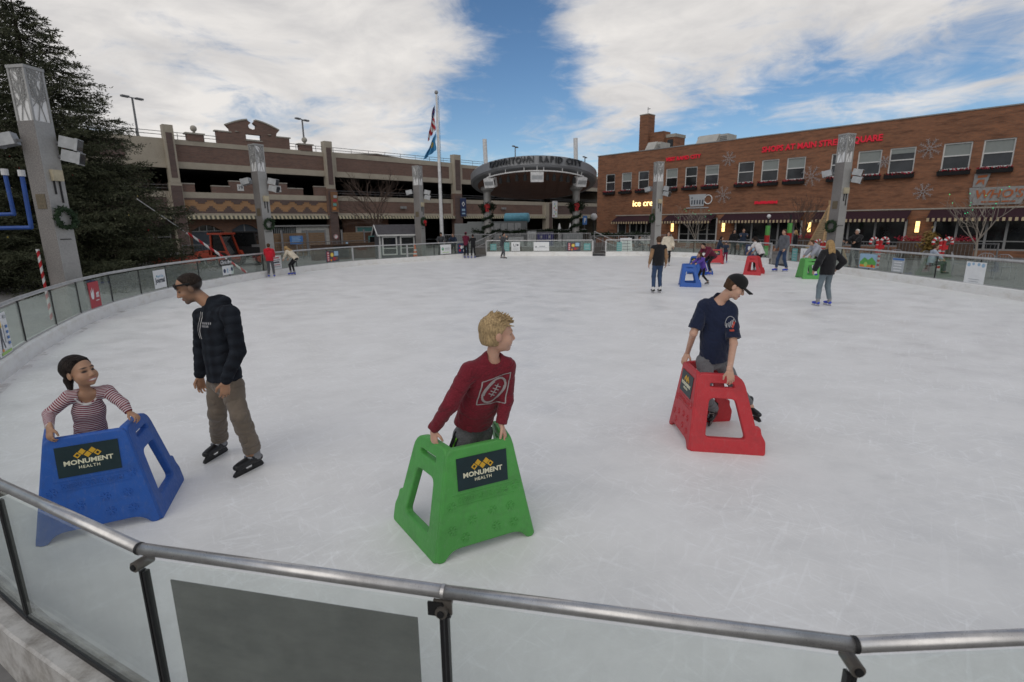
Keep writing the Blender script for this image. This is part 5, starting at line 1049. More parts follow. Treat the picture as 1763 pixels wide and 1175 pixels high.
thing_boxes('globe_lamp', 'white globe street lamp in front of the third awning', 'street lamp', at(1324, 372, 34) * np.array([1, 1, 0]), 0, [('post', lambda m: m.tube([(0, 0, -.03), (0, 0, 2.4)], [.07, .05], Q['cord_black'], 8)), ('globe', lambda m: m.lathe([(.05, 2.4)] + [(.12 * math.cos(q), 2.53 + .12 * math.sin(q)) for q in np.linspace(-1.2, 1.5, 9)], Q['snow_white'], n=12)), ('gift_wrap', lambda m: (m.box(-.10, .10, -.10, .10, 1.35, 1.95, Q['sg_green']), m.box(-.11, .11, -.11, .11, .7, 1.35, Q['bow_red']), m.box(-.10, .10, -.10, .10, .1, .7, Q['sg_green'])))])
thing_boxes('gift_post', 'green and red wrapped post left of the wooden pyramid', 'post', at(1361, 380, 33) * np.array([1, 1, 0]), 0, [('post', lambda m: m.tube([(0, 0, -.03), (0, 0, 2.6)], .06, Q['cord_black'], 8)), ('gift_wrap', lambda m: (m.box(-.10, .10, -.10, .10, 1.5, 2.1, Q['sg_green']), m.box(-.11, .11, -.11, .11, .7, 1.5, Q['bow_red'])))])
# ================================================================ flagpole and flags
fp = at(761, 408, 38.5); fp[2] = 0; ftop = at(755.5, 163, 38.5)[2]
t = thing('flagpole', 'tall white flagpole left of the stage canopy', 'flagpole', fp)
part('pole', t, lambda m: m.tube([(0, 0, -.03), (0, 0, ftop * .5), (-.0, 0, ftop)], [.14, .11, .07], Q['canopy_white'], 12)); part('ball', t, lambda m: m.lathe([(.02, -.13)] + [(.13 * math.cos(q), .13 * math.sin(q)) for q in np.linspace(-1.3, 1.4, 8)], Q['frame_grey'], (0, 0, ftop + .13), 12)); part('halyard', t, lambda m: m.tube([(.16, -.05, 1.2), (.14, -.05, ftop - .1)], .012, Q['cord_black'], 4))
def flag(lab, z1, z0, dx1, fn_mat, seed):
    t = thing('flag', lab, 'flag', fp + np.array([-.1, -.12, z1]), 0, 'flags on the flagpole'); m = MB(); nu, nv = 18, 22; vs = []; H_ = z1 - z0
    for i in range(nv + 1):
        for j in range(nu + 1):
            v_, u_ = i / nv, j / nu; fold = .10 * math.sin(u_ * 15 + seed + v_ * 2) * (.3 + v_); x = -.05 - u_ * (.12 + dx1 * v_) + .03 * math.sin(9 * v_ + 4 * u_); z = -v_ * H_ * (.80 + .20 * u_) - u_ * .35
            vs.append((x, fold - .05, z))
    fs, ms = [], []
    for i in range(nv):
        for j in range(nu): m.add([vs[i * (nu + 1) + j], vs[i * (nu + 1) + j + 1], vs[(i + 1) * (nu + 1) + j + 1], vs[(i + 1) * (nu + 1) + j]], [(0, 1, 2, 3)], fn_mat((i + .5) / nv, (j + .5) / nu))
    m.build('cloth', t, smooth=True)
mat('flag_red', (.45, .03, .045), .8); mat('flag_white', (.62, .62, .62), .8); mat('flag_blue', (.03, .05, .16), .8); mat('flag_sky', (.05, .22, .42), .8); mat('flag_gold', (.45, .33, .08), .8)
flag('striped red, white and blue flag hanging limp on the flagpole', at(752, 180, 38.5)[2], at(748, 236, 38.5)[2], .42, lambda v, u: Q['flag_blue'] if (v < .45 and u < .7 and (u * 3 + v * 6) % 1 > .12) else Q[('flag_red', 'flag_white')[int((u * 4 + v * 7)) % 2]], 0)
flag('light blue state flag hanging below the striped flag', at(750, 228, 38.5)[2], at(737, 268, 38.5)[2], .80, lambda v, u: Q['flag_gold'] if (v - .5) ** 2 + (u - .5) ** 2 < .02 else Q['flag_sky'], 1.3)
# ================================================================ trees
mat('bark_dark', (.055, .042, .033), .9, var=.3); mat('twig_brown', (.085, .058, .046), .9, var=.25); mat('bark_pale', (.24, .21, .18), .85, var=.25)
def needle():
    m, t, b, o = new_mat('spruce_needle'); n = tnoise(t, tmap(t), 1.3, 4, .65); t.links.new(ramp(t, n, [(.3, (.026, .032, .018)), (.55, (.058, .064, .036)), (.75, (.105, .108, .066))]), b.inputs['Base Color']); b.inputs['Roughness'].default_value = .75; b.inputs['Specular IOR Level'].default_value = .2; MATS['spruce_needle'] = m
needle()
def spruce(base, H, Rb, lab):
    t = thing('spruce_tree', lab, 'spruce', base); rr = random.Random(4)
    part('trunk', t, lambda m: m.tube([(0, 0, -.05), (0, 0, H * .5), (0, 0, H)], [.30, .18, .02], Q['bark_dark'], 10))
    lm, A, B, Cc = MB(), [], [], []
    P0, D0, U0, LEN = [], [], [], []
    nb = 480
    for i in range(nb):
        f = (i + rr.random()) / nb; z = .35 + (H - .6) * f ** .92; az = i * 2.39996 + rr.uniform(-.3, .3); fr = 1 - z / H
        ln = Rb * (fr ** .68) * rr.uniform(.72, 1.12) + .12; dirh = np.array([math.cos(az), math.sin(az), 0]); pts = []
        for k in range(6):
            s_ = k / 5; pts.append(np.array([0, 0, z]) + dirh * ln * s_ + np.array([0, 0, ln * (-.34 * s_ + .24 * s_ * s_) + .05]))
        if i % 2 == 0: lm.tube(pts, [.045 * fr + .012, .03 * fr + .008, .02, .014, .010, .006], Q['bark_dark'], 5)
        lat = np.array([-dirh[1], dirh[0], 0])
        for k in range(int(14 + ln * 32)):
            s_ = rr.random() ** .65; q = s_ * 5; a_ = pts[min(int(q), 4)]; b_ = pts[min(int(q) + 1, 5)]; p = a_ + (b_ - a_) * (q - int(q)); sd_ = rr.choice((-1, 1)); tw = ln * .42 * (1 - .55 * s_) * rr.uniform(.3, 1)
            d = unit(dirh * rr.uniform(.5, 1.1) + lat * sd_ * rr.uniform(.3, 1.1) + np.array([0, 0, rr.uniform(-.55, .12)])); n_ = max(3, int(tw / .085))
            for g in range(n_):
                c = p + d * tw * (g + .5) / n_
                for h in range(4):
                    e = unit(d + np.array([rr.gauss(0, .55), rr.gauss(0, .55), rr.gauss(0, .5) + .05])); P0.append(c); D0.append(e); LEN.append(rr.uniform(.08, .15))
    P0, D0, LEN = np.array(P0), np.array(D0), np.array(LEN)[:, None]
    if len(P0) > 300000:
        k = RNG.permutation(len(P0))[:300000]; P0, D0, LEN = P0[k], D0[k], LEN[k]
    S_ = np.cross(D0, RNG.normal(size=D0.shape)); S_ /= np.linalg.norm(S_, axis=1)[:, None]
    V = np.stack([P0, P0 + D0 * LEN * .5 + S_ * .017, P0 + D0 * LEN, P0 + D0 * LEN * .5 - S_ * .017], 1).reshape(-1, 3)
    me = bpy.data.meshes.new('crown'); n = len(P0); me.vertices.add(4 * n); me.vertices.foreach_set('co', V.ravel()); me.loops.add(4 * n); me.loops.foreach_set('vertex_index', np.arange(4 * n, dtype=np.int32)); me.polygons.add(n); me.polygons.foreach_set('loop_start', np.arange(0, 4 * n, 4, dtype=np.int32)); me.materials.append(Q['spruce_needle']); me.update(calc_edges=True)
    o = bpy.data.objects.new('crown', me); COL.objects.link(o); o.parent = t; lm.build('limbs', t)
    lt = MB(); emis('bulb_warm', (1, .55, .2), 1.2)
    for k in range(70):
        p = P0[RNG.integers(len(P0))]; rad = np.hypot(p[0], p[1])
        lt.lathe([(.005, -.03), (.028, 0), (.005, .03)], Q['bow_red'] if k % 3 else Q['sg_yellow'], p + D0[0] * 0, 6)
    lt.build('ornaments', t)
    return t
sb = at(112, 470, 21.5); sb[2] = 0
spruce(sb, at(18, -8, 21.5)[2], 5.1, 'large dark spruce tree behind the left light column')
def bare_tree(base, H, lab, m_, seed, spread=.55, trunk=.09, depth=5, low=.28, lights=False, cnt=3):
    t = thing('bare_tree', lab, 'tree', base, 0, 'leafless trees round the plaza'); rr = random.Random(seed); tm, bm_ = MB(), MB(); tips = []
    def grow(p, d, l, r, dep, m):
        pts = [p]; q = p.copy(); dd = d.copy()
        for k in range(3): dd = unit(dd + np.array([rr.gauss(0, .10), rr.gauss(0, .10), rr.gauss(0, .06) + .05])); q = q + dd * l / 3; pts.append(q.copy())
        m.tube(pts, [r, r * .88, r * .76, r * .62], Q[m_], 6 if dep > 2 else 4, caps=False)
        if dep == 0: tips.append(q); return
        for k in range(cnt if dep > 1 else cnt + 1):
            a = rr.uniform(0, 6.28); sp = spread * rr.uniform(.6, 1.3); s_ = unit(np.cross(dd, [math.cos(a), math.sin(a), .3])); grow(pts[3 if k == 0 else rr.choice((1, 2, 3))], unit(dd * math.cos(sp) + s_ * math.sin(sp) + np.array([0, 0, .08])), l * rr.uniform(.62, .82), r * .58, dep - 1, bm_)
    p0 = np.array([0, 0, -.03]); pt = [p0, np.array([.02, 0, H * low * .5]), np.array([.0, .02, H * low])]; tm.tube(pt, [trunk, trunk * .9, trunk * .8], Q[m_], 8)
    for k in range(cnt + 1):
        a = 6.28 * k / (cnt + 1) + rr.uniform(-.4, .4); sp = spread * (.2 if k == 0 else rr.uniform(.7, 1.1)); grow(pt[2] - np.array([0, 0, rr.uniform(0, H * low * .25)]), unit(np.array([math.cos(a) * math.sin(sp), math.sin(a) * math.sin(sp), math.cos(sp)])), H * .27, trunk * .6, depth - 1, bm_)
    tm.build('trunk', t); bm_.build('branches', t)
    if lights:
        lm = MB(); emis('bulb_green', (.05, .7, .3), .45) if 'bulb_green' not in MATS else None
        for k in range(lights): lm.lathe([(.004, -.025), (.025, 0), (.004, .025)], Q['bulb_green'], tips[rr.randrange(len(tips))], 5)
        lm.build('string_lights', t)
def tb(px, py, Y): p = at(px, py, Y); p[2] = 0; return p
bare_tree(tb(652, 410, 39), 6.6, 'wide leafless brown tree in front of the garage beside the shed', 'twig_brown', 3, .62, .10, 5, .26, cnt=3)
bare_tree(tb(268, 420, 31), 5.6, 'leafless brown tree between the spruce and the first garage pilaster', 'twig_brown', 5, .55, .08, 5, .3)
bare_tree(tb(1195, 440, 38.0), 3.9, 'slender leafless sapling with string lights before the coffee cup sign', 'bark_pale', 8, .75, .045, 4, .3, lights=8)
bare_tree(tb(1682, 420, 26.0), 4.3, 'pale leafless tree with green lights before the restaurant sign', 'bark_pale', 11, .62, .06, 4, .28, lights=14)
bare_tree(tb(1384, 410, 35.5), 3.9, 'dark leafless tree left of the wooden pyramid by the third awning', 'twig_brown', 14, .5, .06, 5, .3)
# ================================================================ plaza furniture left
SHm, SHr = mat('shed_grey', (.085, .088, .098), .7, var=.08), mat('shingle', (.065, .062, .068), .9, var=.2, nscale=4)
sp_ = at(682, 432, 36.2); sp_[2] = 0
shed = thing('shed', 'small grey garden shed with white trimmed double doors', 'shed', sp_, .46)
part('walls', shed, lambda m: (m.box(-1.25, 1.25, -.75, .75, -.03, 1.62, SHm), [m.box(-1.262, -1.248, -.74, .74, .1 + .15 * k, .11 + .15 * k, Q['cord_black']) for k in range(10)], m.prism([(-.75, 1.62), (0, 2.16), (.75, 1.62)], 'x', -1.25, 1.25, SHm)))
part('roof', shed, lambda m: (m.prism([(-.92, 1.55), (0, 2.22), (0, 2.28), (-.95, 1.61)], 'x', -1.38, 1.38, SHr), m.prism([(.92, 1.55), (0, 2.22), (0, 2.28), (.95, 1.61)], 'x', -1.38, 1.38, SHr)))
part('trim', shed, lambda m: ([m.bar((x, -.94, 1.56), (x, 0, 2.24), .05, .09, FW) for x in (-1.41, 1.41)], [m.bar((x, .94, 1.56), (x, 0, 2.24), .05, .09, FW) for x in (-1.41, 1.41)], m.box(-1.4, 1.4, -.99, -.955, 1.54, 1.64, FW), [m.box(x - .045, x + .045, -.79, -.752, -.03, 1.54, FW) for x in (-1.24, 1.24)]))
for s_ in (-1, 1):
    d = part('door', shed, lambda m: (m.box(s_ * .6 - .5, s_ * .6 - .41, -.80, -.755, .3, 1.52, FW), m.box(s_ * .6 + .41, s_ * .6 + .5, -.80, -.755, .3, 1.52, FW), m.box(s_ * .6 - .41, s_ * .6 + .41, -.80, -.755, 1.43, 1.52, FW), m.box(s_ * .6 - .41, s_ * .6 + .41, -.80, -.755, .3, .38, FW), m.box(s_ * .6 - .41, s_ * .6 + .41, -.80, -.755, .72, .77, FW)))
    part('pane', d, lambda m: m.box(s_ * .6 - .41, s_ * .6 + .41, -.775, -.76, .38, 1.43, Q['pane_dark']))
tc_ = at(715, 437, 35.3); tc_[2] = 0
mat('cone_orange', (.62, .12, .03), .6)
thing_boxes('traffic_cone', 'orange traffic cone with white bands beside the shed', 'cone', tc_, 0, [('cone', lambda m: m.lathe([(.2, .03), (.17, .04), (.04, .95)], Q['cone_orange'], n=14)), ('base', lambda m: m.box(-.22, .22, -.22, .22, -.03, .03, Q['cone_orange'])), ('bands', lambda m: (m.lathe([(.132, .32), (.118, .42)], Q['snow_white'], n=14), m.lathe([(.098, .56), (.083, .66)], Q['snow_white'], n=14)))])
WD = mat('plank_wood', (.23, .15, .09), .8, var=.3, nscale=2.2, stretch=(1, 1, 9)); mat('plank_dark', (.08, .05, .035), .85, var=.3)
def plank_fence(lab, px0, px1, Y0, Y1, z1, post='galv'):
    a, b = tb(px0, 420, Y0), tb(px1, 420, Y1); d = b - a; L_ = np.linalg.norm(d); t = thing('wood_fence', lab, 'fence', a, math.atan2(d[1], d[0]), 'plank fences before the garage'); n = int(z1 / .17)
    part('planks', t, lambda m: [m.box(0, L_, 0, .04, .05 + k * .17, .05 + k * .17 + .155, WD) for k in range(n)]); part('post', t, lambda m: m.box(-.05, .05, -.03, .07, -.03, z1 + .1, Q[post])); part('post', t, lambda m: m.box(L_ - .05, L_ + .05, -.03, .07, -.03, z1 + .1, Q[post]))
    return t
plank_fence('plank fence panel with blue notice left of the white kiosk', 470, 486, 38.4, 39.0, 1.85); plank_fence('wide plank fence panel carrying the blue notice', 487, 529, 38.6, 40.4, 1.85); plank_fence('plank fence panel right next to the white kiosk', 531, 561, 40.5, 41.6, 1.85); plank_fence('lone plank fence panel left of the grey shed', 590, 628, 40.0, 41.5, 1.85)
bn_ = tb(510, 410, 39.0)
thing_boxes('notice_board', 'blue notice board with pale lettering on the plank fence', 'notice', bn_, GRZ * .65, [('panel', lambda m: m.box(-.45, .45, -.03, .03, .95, 1.55, Q['sg_blue'])), ('lettering', lambda m: [m.box(-.3, .3 - .08 * (k % 2), -.036, -.031, 1.05 + .1 * k, 1.09 + .1 * k, Q['sg_sky']) for k in range(5)]), ('post', lambda m: m.box(-.03, .03, .031, .07, -.03, 1.5, Q['galv']))])
kp = tb(545, 410, 43.5); mat('kiosk_white', (.45, .45, .43), .7)
thing_boxes('kiosk', 'white corrugated kiosk behind the plank fence', 'kiosk', kp, GRZ, [('body', lambda m: m.box(-1.6, 1.2, 0, 1.2, -.03, 2.2, Q['kiosk_white'])), ('side', lambda m: [m.box(-3.3 + k * .14, -3.24 + k * .14, .0, .05, 1.2, 2.15, Q['tank_blue'] if 0 else Q['trailer_grey']) for k in range(12)]), ('roof', lambda m: m.box(-3.4, 1.4, -.2, 1.4, 2.202, 2.32, Q['frame_grey'])), ('hatch', lambda m: m.box(-1.2, .8, -.03, -.002, 1.0, 1.9, Q['trailer_grey']))])
thing_boxes('round_sign', 'small round white sign on the second garage pilaster', 'sign', GP(10.65, -.36, 1.35), GRZ, [('disc', lambda m: (m.lathe([(.2, -.01), (.2, .01)], Q['sg_white'], n=16), m.v.__setitem__(slice(None), [(x, z, y) for x, y, z in m.v]))), ('ring', lambda m: m.tube([(.17 * math.cos(q), -.02, .17 * math.sin(q)) for q in np.linspace(0, 6.283, 17)], .02, Q['sg_red'], 5))])
bx = tb(575, 425, 36.5)
thing_boxes('planter_box', 'dark slatted planter box behind the left barrier', 'planter', bx, .7, [('box', lambda m: m.box(-1.5, 1.0, -.3, .3, -.03, .95, Q['plank_dark'])), ('liner', lambda m: m.box(-.2, .9, -.34, -.302, .1, .9, Q['black_void'])), ('rim', lambda m: m.box(-1.53, 1.03, -.33, .33, .952, 1.0, Q['plank_dark']))])
bx = tb(634, 428, 38.0)
thing_boxes('planter_box', 'long dark red planter box left of the shed', 'planter', bx, .25, [('box', lambda m: m.box(-1.3, 1.1, -.3, .3, -.03, 1.0, Q['plank_dark'])), ('rim', lambda m: m.box(-1.33, 1.13, -.33, .33, 1.002, 1.05, Q['plank_dark'])), ('tap_post', lambda m: m.box(-1.5, -1.36, -.1, .1, -.03, 1.1, Q['sg_sky']))])
# orange tractor and dark utility vehicle
mat('tractor_orange', (.33, .042, .016), .45, var=.12); mat('tyre', (.014, .014, .014), .85)
def wheel(par, x, y, r, w_):
    o = part('wheel', par, lambda m: (m.lathe([(r * .7, -w_ / 2), (r * .95, -w_ / 2), (r, -w_ / 4), (r, w_ / 4), (r * .95, w_ / 2), (r * .7, w_ / 2)], Q['tyre'], n=18), m.v.__setitem__(slice(None), [(x + a, y + c, r + b) for a, b, c in m.v])))
    part('rim', o, lambda m: (m.lathe([(r * .6, -w_ / 2 - .01), (r * .6, w_ / 2 + .01)], Q['tractor_orange'], n=14), m.v.__setitem__(slice(None), [(x + a, y + c, r + b) for a, b, c in m.v])))
tp = tb(380, 432, 31.0)
trac = thing('tractor', 'orange tractor with glazed cab parked before the garage doors', 'tractor', tp, -.15)
part('hood', trac, lambda m: (m.prism([(-1.7, .55), (-1.65, 1.0), (-.6, 1.12), (-.6, .55)], 'y', -.4, .4, Q['tractor_orange']), m.box(-.6, .95, -.62, .62, .45, .75, Q['tractor_orange'])))
part('cab_frame', trac, lambda m: ([m.bar((-.25, y, .75), (-.15, y, 2.12), .09, .09, Q['tractor_orange']) for y in (-.6, .6)], [m.bar((.98, y, .75), (.55, y, 2.12), .10, .09, Q['tractor_orange']) for y in (-.6, .6)], m.box(-.35, .75, -.68, .68, 2.12, 2.24, Q['tractor_orange']), m.box(-.32, -.05, -.62, .62, 2.24, 2.34, Q['black_void'])))
part('cab_glass', trac, lambda m: m.prism([(-.2, .78), (-.12, 2.1), (.5, 2.1), (.9, .78)], 'y', -.55, .55, Q['pane_dark']))
part('exhaust', trac, lambda m: m.tube([(-.75, .3, 1.1), (-.75, .3, 2.0)], .05, Q['cord_black'], 8))
part('fender', trac, lambda m: (m.prism([(.3, .75), (.4, 1.05), (1.0, 1.05), (1.15, .7)], 'y', -.85, -.6, Q['tractor_orange']), m.prism([(.3, .75), (.4, 1.05), (1.0, 1.05), (1.15, .7)], 'y', .6, .85, Q['tractor_orange'])))
for x, y, r, w_ in ((.7, -.75, .5, .3), (.7, .75, .5, .3), (-1.3, -.55, .34, .22), (-1.3, .55, .34, .22)): wheel(trac, x, y, r, w_)
trac.scale = (.86, .86, .86)
vp = tb(424, 425, 32.6)
utv = thing('utility_vehicle', 'dark utility vehicle with black cab right of the orange tractor', 'vehicle', vp, .2)
part('body', utv, lambda m: (m.prism([(-1.4, .4), (-1.4, .95), (-.5, 1.1), (1.4, 1.05), (1.4, .4)], 'y', -.7, .7, Q['black_void']), m.box(.5, 1.4, -.72, .72, 1.051, 1.2, Q['rail_metal'])))
part('cab', utv, lambda m: (m.prism([(-.75, 1.1), (-.35, 1.9), (.7, 1.9), (.8, 1.08)], 'y', -.62, .62, Q['pane_dark']), m.box(-.5, .8, -.68, .68, 1.902, 1.98, Q['black_void']), [m.bar((-.78, y, 1.1), (-.38, y, 1.9), .07, .07, Q['black_void']) for y in (-.66, .66)], [m.bar((.75, y, 1.1), (.7, y, 1.9), .07, .07, Q['black_void']) for y in (-.66, .66)]))
for x, y in ((-.95, -.7), (-.95, .7), (.95, -.7), (.95, .7)): wheel(utv, x, y, .34, .25)
rp_ = tb(300, 438, 27.5)
thing_boxes('snow_plough', 'orange plough attachment half hidden behind the spruce tree', 'plough', rp_, .6, [('blade', lambda m: m.prism([(-.1, .05), (-.35, .4), (-.1, .8), (0, .8), (-.22, .4), (0, .05)], 'x', -1.0, 1.0, Q['tractor_orange'])), ('frame', lambda m: (m.box(-.5, -.4, 0, .9, .3, .4, Q['cord_black']), m.box(.4, .5, 0, .9, .3, .4, Q['cord_black']))), ('lamp', lambda m: m.box(-.2, .2, .0, .2, .82, .98, Q['snow_white']))])
# striped sloping pole, candy pole, blue frame
def candy(nm, lab, a, b, r, per, cat='pole'):
    a, b = np.asarray(a, float), np.asarray(b, float); t = thing(nm, lab, cat, a); L_ = np.linalg.norm(b - a); n = int(L_ / per); d = (b - a) / L_
    m = MB()
    h = np.array([0, 0, 1.]) if abs(d[2]) < .9 else np.array([1., 0, 0]); p = unit(np.cross(d, h)); q = np.cross(d, p); sg_, seg = 12, int(L_ / per * 4); vs = []
    for i in range(seg + 1):
        for j in range(sg_): an = 6.28319 * j / sg_ + i * 6.28319 / 8; vs.append(d * L_ * i / seg + (p * math.cos(an) + q * math.sin(an)) * r)
    for i in range(seg):
        for j in range(sg_): m.add([vs[i * sg_ + j], vs[i * sg_ + (j + 1) % sg_], vs[(i + 1) * sg_ + (j + 1) % sg_], vs[(i + 1) * sg_ + j]], [(0, 1, 2, 3)], Q['bow_red'] if j < 6 else Q['snow_white'])
    m.build('shaft', t); part('cap', t, lambda m: m.obox(d * (L_ + .02), d * .02, p * r * .8, q * r * .8, Q['snow_white'])); return t
candy('striped_pole', 'red and white striped pole leaning over the barrier by the tractor', at(425, 470, 23.4), at(323, 402, 23.4), .055, .26)
ca = at(318, 399, 23.5); cb_ = at(236, 343, 20.0); thing_boxes('guy_cable', 'thin pale cable from the striped pole up to the spruce tree', 'cable', ca, 0, [('cable', lambda m: m.tube([np.zeros(3), cb_ - ca], .016, Q['snow_white'], 5))])
p_ = at(79, 500, 13.2); p_[2] = 0; candy('striped_pole', 'upright red and white candy striped pole left of the large column', p_, p_ + np.array([0, 0, at(78, 432, 13.2)[2]]), .033, .13)
YB = 15.5; bl = mat('frame_blue', (.02, .07, .28), .5)
bt_ = at(-30, 470, YB); bt_[2] = 0
t = thing('goal_frame', 'nested blue tube frame with white tips at the left edge', 'frame', bt_)
def bf(m):
    q = lambda x, y: at(x, y, YB) - bt_
    m.tube([q(38, 304), q(54, 392)], .055, bl, 8); m.tube([q(54, 392), q(-90, 395)], .055, bl, 8); m.tube([q(9, 302), q(24, 369)], .052, bl, 8); m.tube([q(24, 369), q(-70, 371)], .052, bl, 8); m.tube([q(-30, 394), np.array([0, 0, -.03])], .09, bl, 8)
    for a in ((54, 392), (24, 369)): m.lathe([(.02, -.055), (.04, -.04), (.057, 0), (.04, .04), (.02, .055)], bl, q(*a), 10)
part('tubes', t, bf)
part('tips', t, lambda m: [m.tube([at(x, y, YB) - bt_, at(x - 2, y - 11, YB) - bt_], .085, Q['snow_white'], 10) for x, y in ((38, 304), (9, 302))])
# ================================================================ right terrace
py0 = at(1420, 425, 29.2); py0[2] = 0
thing_boxes('wood_pyramid', 'tall slatted wooden pyramid tree beside the right light column', 'ornament', py0, .3, [('slats', lambda m: [m.prism([(-.95 * (1 - z / 3.05), z), (.95 * (1 - z / 3.05), z), (.95 * (1 - (z + .1) / 3.05), z + .1), (-.95 * (1 - (z + .1) / 3.05), z + .1)], 'y', -.65 * (1 - z / 3.05), -.65 * (1 - z / 3.05) + .04, Q['slat_pale']) for z in np.arange(.05, 2.8, .115)] + [m.box(-.95 * (1 - z / 3.05), -.95 * (1 - z / 3.05) + .04, -.6 * (1 - z / 3.05), .6 * (1 - z / 3.05), z, z + .1, Q['slat_pale']) for z in np.arange(.05, 2.8, .115)]), ('edge_batten', lambda m: [m.bar((x, y, 0), (0, 0, 3.1), .07, .05, Q['slat_edge']) for x, y in ((-.97, -.67), (.97, -.67), (.97, .67), (-.97, .67))]), ('star', lambda m: m.box(-.05, .05, -.05, .05, 3.1, 3.3, Q['slat_edge']))]) if mat('slat_pale', (.34, .25, .145), .8, var=.2) and mat('slat_edge', (.42, .27, .14), .8) else None
def canes(px, py, Y, lab, s_=1.0):
    b = at(px, py, Y); b[2] = 0; zt = at(px, py - 16, Y)[2]
    t = thing('candy_cane', lab, 'ornament', b, 0, 'pairs of candy canes on the shop terrace')
    for sg in (-1, 1):
        pts = [np.array([sg * .05, 0, 0]), np.array([sg * .08, 0, zt - .25 * s_])] + [np.array([sg * (.08 + .17 * s_ * (1 - math.cos(q))), 0, zt - .25 * s_ + .19 * s_ * math.sin(q)]) for q in np.linspace(0, 3.6, 10)]
        m = MB(); P_ = []
        for a, c in zip(pts[:-1], pts[1:]):
            k = max(1, int(np.linalg.norm(c - a) / .10)); P_ += [a + (c - a) * i / k for i in range(k)]
        P_.append(pts[-1])
        for i in range(len(P_) - 1): m.tube([P_[i], P_[i + 1]], .065 * s_, Q['bow_red' if i % 2 else 'snow_white'], 8)
        m.build('cane', t)
    part('bow', t, lambda m: (m.box(-.2 * s_, .2 * s_, -.10, -.05, zt - .55 * s_, zt - .38 * s_, Q['bow_red']), m.box(-.06, .06, -.12, -.04, zt - .6 * s_, zt - .34 * s_, Q['bow_red'])))
canes(1416, 428, 28.3, 'pair of candy canes with red bow beside the wooden pyramid'); canes(1513, 424, 25.0, 'pair of candy canes with red bow left of the bright wall lamp'); canes(1622, 424, 23.5, 'pair of candy canes with red bow before the last shop window')
def cafe_chair(px, py, Y, rz, lab, m_='galv'):
    b = at(px, py, Y); b[2] = 0; t = thing('cafe_chair', lab, 'chair', b, rz, 'metal cafe chairs on the terrace')
    part('seat', t, lambda m: [m.box(-.22, .22, -.22 + k * .09, -.15 + k * .09, .44, .46, Q[m_]) for k in range(5)])
    part('backrest', t, lambda m: (m.tube([(-.23, .22, .46), (-.24, .30, .82), (-.12, .32, .92), (.12, .32, .92), (.24, .30, .82), (.23, .22, .46)], .016, Q[m_], 6), [m.tube([(x, .23, .46), (x, .31, .88)], .010, Q[m_], 5) for x in (-.12, -.04, .04, .12)]))
    for x in (-.21, .21):
        for y in (-.2, .21): part('leg', t, lambda m: m.tube([(x * 1.1, y * 1.15, -.03), (x, y, .45)], .014, Q[m_], 6))
def cafe_table(px, py, Y, lab):
    b = at(px, py, Y); b[2] = 0; t = thing('cafe_table', lab, 'table', b, 0, 'round cafe tables on the terrace')
    part('top', t, lambda m: m.lathe([(.42, .71), (.43, .73), (.42, .745)], Q['galv'], n=20)); part('stem', t, lambda m: m.tube([(0, 0, 0), (0, 0, .71)], .035, Q['galv'], 8)); part('foot', t, lambda m: m.lathe([(.28, -.03), (.26, .02), (.05, .06)], Q['galv'], n=14))
for a in ((1482, 440, 25.0, .4, 'cafe chair right of the white haired man behind the barrier'), (1537, 440, 23.8, -1.0, 'tilted looking cafe chair right of the candy canes'), (1165, 432, 37.5, 1.0, 'cafe chair beside the sapling before the second awning'), (1178, 430, 38.5, -1.4, 'cafe chair under the coffee cup sign'), (1655, 445, 21.5, .8, 'cafe chair left of the pale tree on the terrace'), (1700, 448, 20.5, -.6, 'cafe chair right of the pale tree near the notice'), (1112, 428, 40, .3, 'cafe chair behind the cream sweater woman'), (1735, 450, 20.0, 2.0, 'cafe chair at the far right edge of the terrace')): cafe_chair(*a)
for a in ((1150, 432, 37.6, 'round cafe table behind the cream sweater woman'), (1676, 446, 21.0, 'round cafe table before the pale tree'), (1504, 440, 24.4, 'round cafe table below the middle candy canes')): cafe_table(*a)
thing_boxes('sandwich_board', 'white and blue sandwich board standing behind the glass by the ramp', 'sign', at(1077, 425, 38.2) * np.array([1, 1, 0]), .1, [('panel', lambda m: m.prism([(-.35, 0), (-.05, 1.15), (.0, 1.15), (-.29, 0)], 'x', -.42, .42, Q['sg_white'])), ('rear_panel', lambda m: m.prism([(.35, 0), (.05, 1.15), (.0, 1.151), (.29, 0)], 'x', -.42, .42, Q['sg_blue'])), ('lettering', lambda m: [m.box(-.3, .3, -.33 + k * .052, -.30 + k * .052, .15 + .2 * k, .20 + .2 * k, Q['sg_grey']) for k in range(5)])])
rr = random.Random(21)
for px, py, Y, lab in ((1570, 405, 30.5, 'red flower planter under the lamp beside the last awning'), (1655, 405, 29.5, 'red flower planter below the last shop window'), (1385, 408, 37.5, 'red flower planter under the lamp beside the wooden pyramid')):
    b = at(px, py, Y); b[2] = 0; t = thing('flower_planter', lab, 'planter', b, RRZ, 'red planters along the shop front')
    part('pot', t, lambda m: m.prism([(-.16, -.03), (.16, -.03), (.22, 1.02), (-.22, 1.02)], 'x', -.6, .6, Q['plank_dark'])); m = MB(); leaves(m, [(x, 0, 1.1) for x in np.linspace(-.6, .6, 12)], 260, .07, Q['flower_red'], rr, .10); m.build('flowers', t)
thing_boxes('tinsel_tree', 'small golden tinsel bush beside the candy canes at the last awning', 'ornament', at(1602, 415, 24.5) * np.array([1, 1, 0]), 0, [('stand', lambda m: m.tube([(0, 0, -.03), (0, 0, .8)], .05, Q['plank_dark'], 8)), ('bush', lambda m: leaves(m, [(0, 0, .8 + .08 * k) for k in range(9)], 420, .12, Q['sg_yellow_dark'], random.Random(2), .15))]) if mat('sg_yellow_dark', (.20, .13, .03), .6, var=.3) else None
